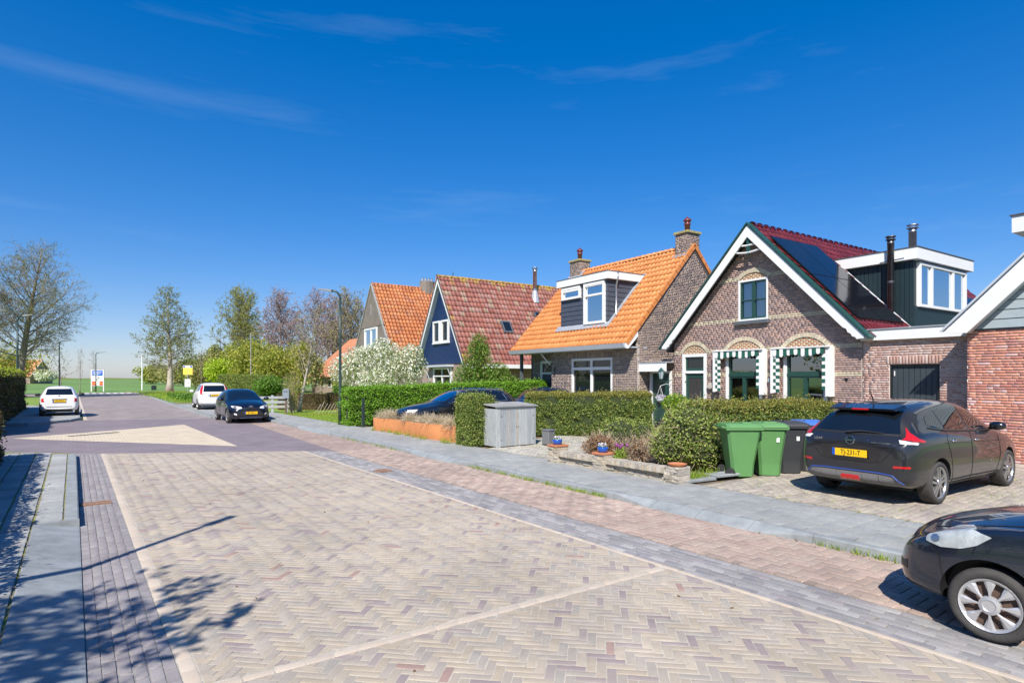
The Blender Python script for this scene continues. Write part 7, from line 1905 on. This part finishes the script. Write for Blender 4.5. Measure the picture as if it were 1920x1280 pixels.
hedge('beech_hedge', 'tall left hedge with yellow green top and brown green side', (-3.3,26), (-3.3,47.3), 1.9, 2.30, 2.30, 'leaf_beech', dens=700, size=.09, r_=.25, rough=.09, seed=7, top='leaf_hedge_top', core='hedge_core_brown')
hedge('berberis_hedge', 'dark red brown hedge at the extreme left edge', (-1.85,6.0), (-1.85,18.2), .95, 1.28, 1.1, 'leaf_beech', dens=1200, size=.06, r_=.2, rough=.08, seed=8, core='hedge_core_brown')
hedge('clipped_hedge', 'square dark clipped hedge behind the white hatchback', (12.6,66.5), (15.4,60.2), 1.8, 2.15, 2.15, 'leaf_yew', dens=700, size=.10, r_=.15, rough=.05, seed=9, core='hedge_core_brown')
hedge('low_hedge', 'low dark brown hedge beyond the grass verge', (9.9,36.6), (16.6,30.6), .8, .98, .98, 'leaf_beech', dens=1200, size=.06, r_=.15, rough=.05, seed=10, core='hedge_core_brown')
hedge('farm_hedge', 'far green hedge in front of the farm building', (16,44), (30,40), 1.2, 1.3, 1.3, 'leaf_fresh', dens=400, size=.13, r_=.2, rough=.1, seed=11)
# ---- shrubs and flowers in the gardens
shrub('garden_shrub', 'large mixed twiggy green shrub beside the wheelie bins', (10.42,7.62,0), [(0,0,.85,.66,.62,.60),(-.36,.25,.5,.5,.45,.45),(.40,-.2,.68,.5,.45,.55),(0,-.25,.42,.5,.45,.42)], 15000, .055, 'leaf_shrub', 21, 30, extra=[('leaf_dry',1500,.05),('leaf_yew',4000,.045)], core='hedge_core', twigs=900, bark='dry_stem', group='garden shrubs')
shrub('garden_shrub', 'low clipped green shrub beside the side door path', (10.95,10.15,0), [(0,0,.50,.6,.5,.45),(.5,-.2,.46,.5,.5,.42)], 6200, .045, 'leaf_shrub', 22, 10, core='hedge_core', group='garden shrubs')
shrub('garden_shrub', 'reddish brown twiggy shrub behind the stone wall', (9.75,9.65,0), [(0,0,.33,.38,.42,.28),(.3,.2,.32,.3,.3,.25)], 3800, .05, 'red_twig', 23, 26, bark='dry_stem', twigs=500, group='garden shrubs')
shrub('garden_shrub', 'dry pale dead perennials behind the blue bowl', (10.1,8.85,0), [(0,0,.3,.55,.5,.3),(.5,-.5,.32,.4,.4,.28)], 1500, .05, 'leaf_dry', 24, 20, bark='dry_stem', twigs=900, extra=[('red_twig',700,.06)], group='garden shrubs')
shrub('garden_shrub', 'small olive shrub in the middle of the front garden', (10.9,8.6,0), [(0,0,.42,.45,.45,.4)], 2200, .045, 'leaf_shrub', 25, 12, twigs=500, bark='dry_stem', group='garden shrubs')
shrub('door_plant', 'fresh lime green plant in front of the front door', at1(-5.55,-1.25), [(0,0,1.0,.5,.45,.38),(.5,.3,.95,.45,.4,.3),(0,0,.5,.4,.4,.4)], 2600, .085, 'leaf_fresh', 26, 12, extra=[('leaf_lime',1600,.085)], cat='plant')
shrub('tulip_clump', 'purple tulips behind the middle blue bowl', (8.98,8.32,.0), [(0,0,.25,.16,.16,.22)], 130, .16, 'grass_blade', 27, 0, cat='flowers', aspect=.2, bias=.2)
tul = bpy.data.objects['tulip_clump']
for i in range(6):
    x, y, z = random.gauss(0,.07), random.gauss(0,.10), .44+random.uniform(-.05,.07)
    f_ = MB().lathe([(.010,0),(.026,.015),(.03,.04),(.02,.07)], 7, T(x,y,z)).build('tulip', MATS['petal_purple'], tul, smooth=True)
    MB().tube([(x*.6,y*.6,.05),(x,y,z)], .006, 4).build('stem', MATS['grass_blade'], f_)
for i, bo in enumerate(BOWLS):
    rng = np.random.default_rng(40+i); C, N = blob_points(70, [(0,0,.19,.13,.13,.07)], rng, .4); foliage(bo, 'pansies', C, .065, 'petal_lilac', rng, N, 1.2, .9)
    C, N = blob_points(60, [(0,0,.16,.13,.13,.05)], rng, .4); foliage(bo, 'foliage', C, .05, 'leaf_fresh', rng, N, .5, .5)
rng = np.random.default_rng(50); C, N = blob_points(160, [(0,0,.08,.20,.20,.09)], rng, .4); foliage(HB, 'flowers', C, .06, 'petal_lilac', rng, N, 1.0, .9)
# dry grass in the planter
for k, y in enumerate((-2.2,-1.3,-.5,.5,2.0,2.5)):
    rng = np.random.default_rng(60+k); n = 700; A = np.zeros((n,3)); A[:,0] = rng.normal(0,.09,n)+.2; A[:,1] = rng.normal(0,.12,n); A[:,2] = .36
    D = unit(rng.normal(size=(n,3))*np.array([.55,.55,.25])+np.array([0,0,.9])); Lg = rng.uniform(.2,.48,(n,1)); M_ = A+D*Lg*.6; E_ = M_+unit(D+rng.normal(size=(n,3))*.35+np.array([0,0,-.5]))*Lg*.5
    V1, F1 = ribbons(A, M_, .012, rng); V2, F2 = ribbons(M_, E_, .010, rng); V = np.concatenate([V1,V2]); F = np.concatenate([F1,F2+len(V1)])
    g_ = link('dry_grass', npmesh('dry_grass', V, F, MATS['straw'], rng.random(len(F))), None); g_.location = (8.95,17.4+y,0)
    tag(g_, 'straw coloured tuft of ornamental grass in the rusty planter', 'ornamental grass', 'dry grass tufts in the planter')
# flowering tree, green garden tree, young tree
shrub('blossom_tree', 'spreading small tree covered in white blossom before the old brick house', (12.6,28.4,0), [(0,0,2.5,1.4,1.4,1.2),(-1.3,.8,2.3,1.0,1.0,.9),(1.3,-.8,2.5,1.0,1.0,1.0),(.4,.1,3.2,.9,.9,.8),(-.5,-.9,1.7,1.0,.9,.7),(1.4,-1.0,3.1,.7,.7,.6),(-.8,.5,3.0,.7,.7,.6)], 9000, .10, 'blossom', 31, 60, bark='bark_grey', extra=[('leaf_fresh',1800,.09),('leaf_olive',1500,.09)], cat='tree', aspect=.8, shell=.4, twigs=1500)
shrub('garden_tree', 'upright leafy green shrub tree before the red tiled roof', (15.6,23.6,0), [(0,0,2.6,.75,.75,1.2),(-.3,.2,1.9,.9,.9,.8),(.7,-.6,2.0,.7,.7,.7),(.1,0,3.3,.5,.5,.8),(.9,-1.0,1.6,.7,.7,.5)], 7500, .10, 'leaf_fresh', 32, 30, bark='bark_brown', extra=[('leaf_olive',2600,.10)], cat='tree', shell=.45, twigs=700)
tree('young_tree', 'young pale trunked tree with budding twigs by the letter box', (10.05,33.1,0), 5.4, .10, 33, t0=.30, nb=24, prof=lambda t: .42*(1-t)**.6+.10, up=lambda t: R(46)-R(22)*t, k2=2.6, k3=6, twig=.40, leaf=.9, lsize=.085, bark='bark_pale', tw='twig_olive', lm='leaf_bud', lean=(.75,-.55), wtw=.013)
shrub('garden_shrub', 'multi-stemmed budding shrub beside the letter box', (9.5,32.5,0), [(0,0,1.5,.5,.5,.8),(0,0,.8,.35,.35,.6)], 1100, .07, 'leaf_spring', 34, 24, bark='dry_stem', twigs=700, group='garden shrubs')
# ---- trees of the far street
cone = lambda t: .42*(1-t)**.8*(1 if t > .28 else .75)+.035
tree('roadside_tree', 'conical budding roadside tree beside the bus stop', (10.8,95.0,-.02), 14.2, .42, 35, t0=.20, nb=70, prof=cone, up=lambda t: R(82)-R(42)*t, k2=2.0, k3=4.2, twig=.8, leaf=4.0, lsize=.14, bark='bark_pale', tw='twig_olive', lm='leaf_olive', bend=.16, wtw=.022)
tree('big_tree', 'big bare leaning tree rising above the left hedge', (-4.7,77.5,-.03), 15.4, .45, 36, t0=.22, nb=58, prof=lambda t: .36*math.sin(math.pi*min(1,.30+.72*t))**.8+.04, up=lambda t: R(74)-R(40)*t, k2=2.6, k3=6.5, twig=.85, leaf=.8, lsize=.11, bark='bark_grey', tw='twig_olive', lm='leaf_olive', lean=(2.2,-1.5), droop=.30, bend=.2, wtw=.017)
tree('big_tree', 'bare tree with brown twigs cut by the left edge', (-8.8,72,-.03), 15.5, .45, 37, t0=.2, nb=52, prof=lambda t: .36*math.sin(math.pi*min(1,.3+.7*t))**.8+.05, up=lambda t: R(66)-R(36)*t, k2=2.0, k3=4.4, twig=.8, leaf=.7, lsize=.12, tw='twig_brown', lm='leaf_bud', bend=.25, wtw=.026)
vase = lambda t: .33*(1-t)**.5+.06
for i, (u, Z, H, m_, t_, lf, lab, r0) in enumerate([
    (455,92,14.6,'leaf_spring','twig_olive',2.2,'tall olive leaved tree at the left end of the garden trees',.36),
    (527,88,14.0,'leaf_purple','twig_purple',1.6,'tall budding tree second along the garden trees',.34),
    (592,86,13.6,'leaf_purple','twig_purple',1.4,'slim purplish tree behind the young tree',.30),
    (655,80,13.0,'leaf_bud','twig_purple',1.6,'bare twiggy tree beside the old brick house roof',.34),
    (625,84,12.4,'leaf_purple','twig_purple',2.4,'thin bare tree between the purple ones and the lamp',.30)]):
    s, c = math.sin(YAW), math.cos(YAW); X = (u-960)/FPX*Z
    tree('garden_tree', lab, (Z*s+X*c, Z*c-X*s, 0), H, .28, 100+i, t0=.22, nb=40, prof=lambda t, q=r0: q*1.25*(1-t)**.5+.06, up=lambda t: R(50)-R(22)*t, k2=2.3, k3=5.0, twig=.8, leaf=lf, lsize=.17, tw=t_, lm=m_, wtw=.036, group='trees behind the gardens')
for i, (u, Z, zc, rx, rz_, n, m_, lab) in enumerate([
    (412,100,4.5,2.2,4.0,2600,'leaf_olive','narrow dark poplar-like tree beyond the clipped hedge'),
    (395,95,3.4,3.4,3.6,3600,'leaf_bud','brown olive tree left of the lime bush'),
    (445,82,3.8,2.6,4.0,4600,'leaf_spring','yellow green tree rising behind the lime bush'),
    (495,80,4.0,3.0,4.2,5200,'leaf_spring','leafy yellow green tree above the clipped hedge end'),
    (540,78,3.6,2.8,3.4,4200,'leaf_olive','olive tree between the letter box and the farm roof'),
    (588,56,2.6,1.2,2.2,700,'leaf_bud','thin budding shrub left of the farm roof'),
    (425,75,2.4,2.4,2.6,3600,'leaf_lime','bright lime green bush above the white hatchback'),
    (470,72,3.2,3.0,3.8,5000,'leaf_spring','rounded yellow green tree behind the clipped hedge'),
    (515,66,3.1,2.6,3.4,4400,'leaf_spring','yellow green small tree beside the letter box'),
    (560,76,3.6,2.4,3.6,3400,'leaf_spring','budding olive tree before the farm roof'),
    (645,54,2.0,1.4,1.8,800,'leaf_spring','thin yellow green shrub before the farm roof'),
    (505,52,1.1,1.6,1.1,2200,'leaf_fresh','low dark green bush behind the dark blue hatchback'),
    (385,130,4.0,5.0,4.2,2600,'leaf_olive','olive tree group beside the far pointed gable'),
    (345,150,3.6,6.5,4.0,2600,'leaf_bud','brown budding trees behind the roadside tree'),
    (283,190,3.0,4.5,3.4,1500,'leaf_spring','pale green far tree left of the roadside tree'),
    (318,170,3.0,5.5,3.6,1500,'leaf_bud','brownish far trees behind the roadside tree trunk'),
    (86,205,2.6,3.8,2.8,1600,'blossom','far white flowering tree by the distant farmhouse'),
    (70,215,3.2,3.6,3.4,1200,'leaf_bud','far budding tree before the orange farmhouse roof'),
    (22,70,3.4,3.2,3.2,2200,'leaf_spring','pale green tree behind the left hedge')]):
    s, c = math.sin(YAW), math.cos(YAW); X = (u-960)/FPX*Z; rs = random.Random(200+i)
    bl = [(rs.uniform(-.5,.5)*rx, rs.uniform(-.5,.5)*rx, zc+rs.uniform(-.35,.35)*rz_, rx*rs.uniform(.5,.8), rx*rs.uniform(.5,.8), rz_*rs.uniform(.45,.75)) for _ in range(7)]
    shrub('far_tree', lab, (Z*s+X*c, Z*c-X*s, -.05), bl, int(n*1.7), .21*Z/70+.07, m_, 200+i, 26, bark='bark_brown', cat='tree', group='small trees in the distance', shell=.5, twigs=700)
for (u, v, H, sd, lab) in ((150,736,5.6,71,'thin bare sapling left of the town sign'),(176,733,5.8,72,'thin bare sapling just behind the town sign')):
    p = ground(u, v, -.1); tree('sapling', lab, p, H, .06, sd, t0=.28, nb=16, prof=lambda t: .26*(1-t)**.5+.05, up=lambda t: R(28), k2=2.4, k3=3, twig=.35, tw='twig_brown', wtw=.02, sub=1, group='saplings')
p = ground(113, 739, -.05); tree('sapling', 'small tree with tiers of new leaves beside the street lamp', p, 5.0, .08, 73, t0=.32, nb=20, prof=lambda t: .36*(1-t)**.5+.05, up=lambda t: R(78), k2=2.2, k3=4, twig=.35, leaf=1.0, lsize=.14, lm='leaf_fresh', wtw=.02, sub=1, group='saplings')
for (dx, lab) in ((-1.6,'staked sapling left of the bus stop sign'),(1.4,'staked sapling right of the bus stop sign')):
    t_ = tree('sapling', lab, (9.9+dx*.8,71.5-dx*.6,-.02), 4.6, .045, int(80+dx*3), t0=.45, nb=14, prof=lambda t: .22*(1-t)**.5+.05, up=lambda t: R(34), k2=2.4, k3=3, twig=.3, leaf=.5, lsize=.1, lm='leaf_bud', tw='twig_brown', wtw=.018, sub=1, group='saplings')
    MB().box(-.06,.06,-.06,.06,0,1.2).build('stake', MATS['bark_brown'], t_)
# trees across the road, outside the frame: they throw the shade at the lower left and stand in the window reflections
tree('kerb_tree', 'leafy tree outside the left edge shading the pavement', (-3.55,2.55,-.02), 4.9, .12, 91, t0=.42, nb=22, prof=lambda t: .34*(1-t)**.5+.10, up=lambda t: R(64)-R(22)*t, k2=2.4, k3=5, twig=.4, leaf=3.2, lsize=.15, lm='leaf_fresh', wtw=.014, group='trees across the road')
tree('kerb_tree', 'small leafy tree outside the left edge beside the hedge', (-3.9,15.3,-.02), 3.4, .09, 92, t0=.4, nb=16, prof=lambda t: .34*(1-t)**.5+.10, up=lambda t: R(64)-R(22)*t, k2=2.4, k3=5, twig=.35, leaf=2.2, lsize=.12, lm='leaf_fresh', wtw=.014, group='trees across the road')
for i, (x, y) in enumerate(((-11,-9),(-12,-1),(-11.5,7),(-12.5,15),(-12,23))):
    rs = random.Random(300+i); bl = [(rs.uniform(-2,2), rs.uniform(-2.5,2.5), rs.uniform(2.5,6.5), 2.2, 2.4, 1.9) for _ in range(9)]
    shrub('kerb_tree', ['tree','broad tree','tall tree','round tree','dense tree'][i]+' across the road outside the picture', (x,y,-.02), bl, 4200, .34, 'leaf_olive', 300+i, 30, bark='bark_brown', cat='tree', group='trees across the road', shell=.5)
# ---- weeds, verge grass and fallen bits
def blades(name, label, P, hmin, hmax, w_, m, seed, n_each=14, spread=.05):
    rng = np.random.default_rng(seed); P = np.repeat(np.asarray(P), n_each, 0); n = len(P); A = P.copy(); A[:,:2] += rng.normal(size=(n,2))*spread
    D = unit(rng.normal(size=(n,3))*np.array([.55,.55,.1])+np.array([0,0,1.0])); B = A+D*rng.uniform(hmin,hmax,(n,1))
    V, F = ribbons(A, B, w_, rng); o = link(name, npmesh(name, V, F, MATS[m], rng.random(len(F)))); o['kind'] = 'stuff'; tag(o, label, 'grass'); return o
rng = np.random.default_rng(11)
P = [(7.13+random.gauss(0,.015), y, ROAD) for y in np.concatenate([rng.uniform(6.9,11.2,70), rng.uniform(14.8,19,25), rng.uniform(1.6,3.4,34)])]
blades('kerb_weeds', 'tufts of weeds growing along the right kerb', P, .03,.09,.008,'grass_blade',12, 12,.03)
P = [(x, y, .004) for x, y in zip(rng.uniform(9.0,16,130), rng.uniform(-1,6.3,130))]
blades('drive_weeds', 'weeds between the driveway bricks', P, .015,.045,.008,'grass_blade',13, 10,.06)
P = [(x, y, .004) for x, y in zip(rng.uniform(9.0,13,90), rng.uniform(10.3,13.8,90))]
blades('drive_weeds', 'weeds in the pale driveway bricks by the bin store', P, .01,.035,.008,'grass_blade',14, 8,.06)
P = [(8.72+random.gauss(0,.05), y, 0) for y in rng.uniform(14.6,20.3,16)]+[(x, 6.72, 0) for x in rng.uniform(9.0,10.0,26)]
blades('edge_grass', 'grass tufts at the foot of planter and bins', P, .06,.22,.010,'grass_blade',15, 24,.06)
P = [(x, y, -.015) for x, y in zip(rng.uniform(8.95,11.5,900), rng.uniform(23.8,32.5,900))]
blades('verge_grass', 'short bright grass of the verge beside the pavement', P, .03,.09,.014,'grass_blade',16, 10,.12)
P = [(x, y, -.015) for x, y in zip(rng.uniform(6.4,13,1300), rng.uniform(50,92,1300))]
blades('verge_grass', 'longer grass of the verge around the roadside tree', P, .08,.22,.03,'grass_blade',17, 8,.3)
C = np.stack([rng.uniform(7.2,9.6,1500), rng.uniform(50,66,1500), rng.uniform(.0,.42,1500)],1)
o = foliage(None, 'verge_plants', C, .26, 'leaf_fresh', rng); o['kind'] = 'stuff'; tag(o, 'broad leaved weeds on the verge before the bus stop', 'plants')
C = np.stack([rng.uniform(9,14,220), rng.uniform(31.5,36,220), rng.uniform(.02,.08,220)],1)
o = foliage(None, 'verge_flowers', C, .05, 'petal_yellow', rng); o['kind'] = 'stuff'; tag(o, 'small yellow flowers in the verge grass', 'flowers')
C = np.stack([np.concatenate([7.12-np.abs(rng.normal(0,.04,90)), rng.uniform(.7,5,40), rng.uniform(9,15,60)]), np.concatenate([rng.uniform(1.3,11,90), rng.uniform(2,15,40), rng.uniform(0,6,60)]), np.concatenate([np.full(130,ROAD+.008), np.full(60,.012)])],1)
o = foliage(None, 'fallen_leaves', C, .035, 'leaf_dry', rng); o['kind'] = 'stuff'; tag(o, 'dry brown leaves scattered along the kerb', 'leaves')
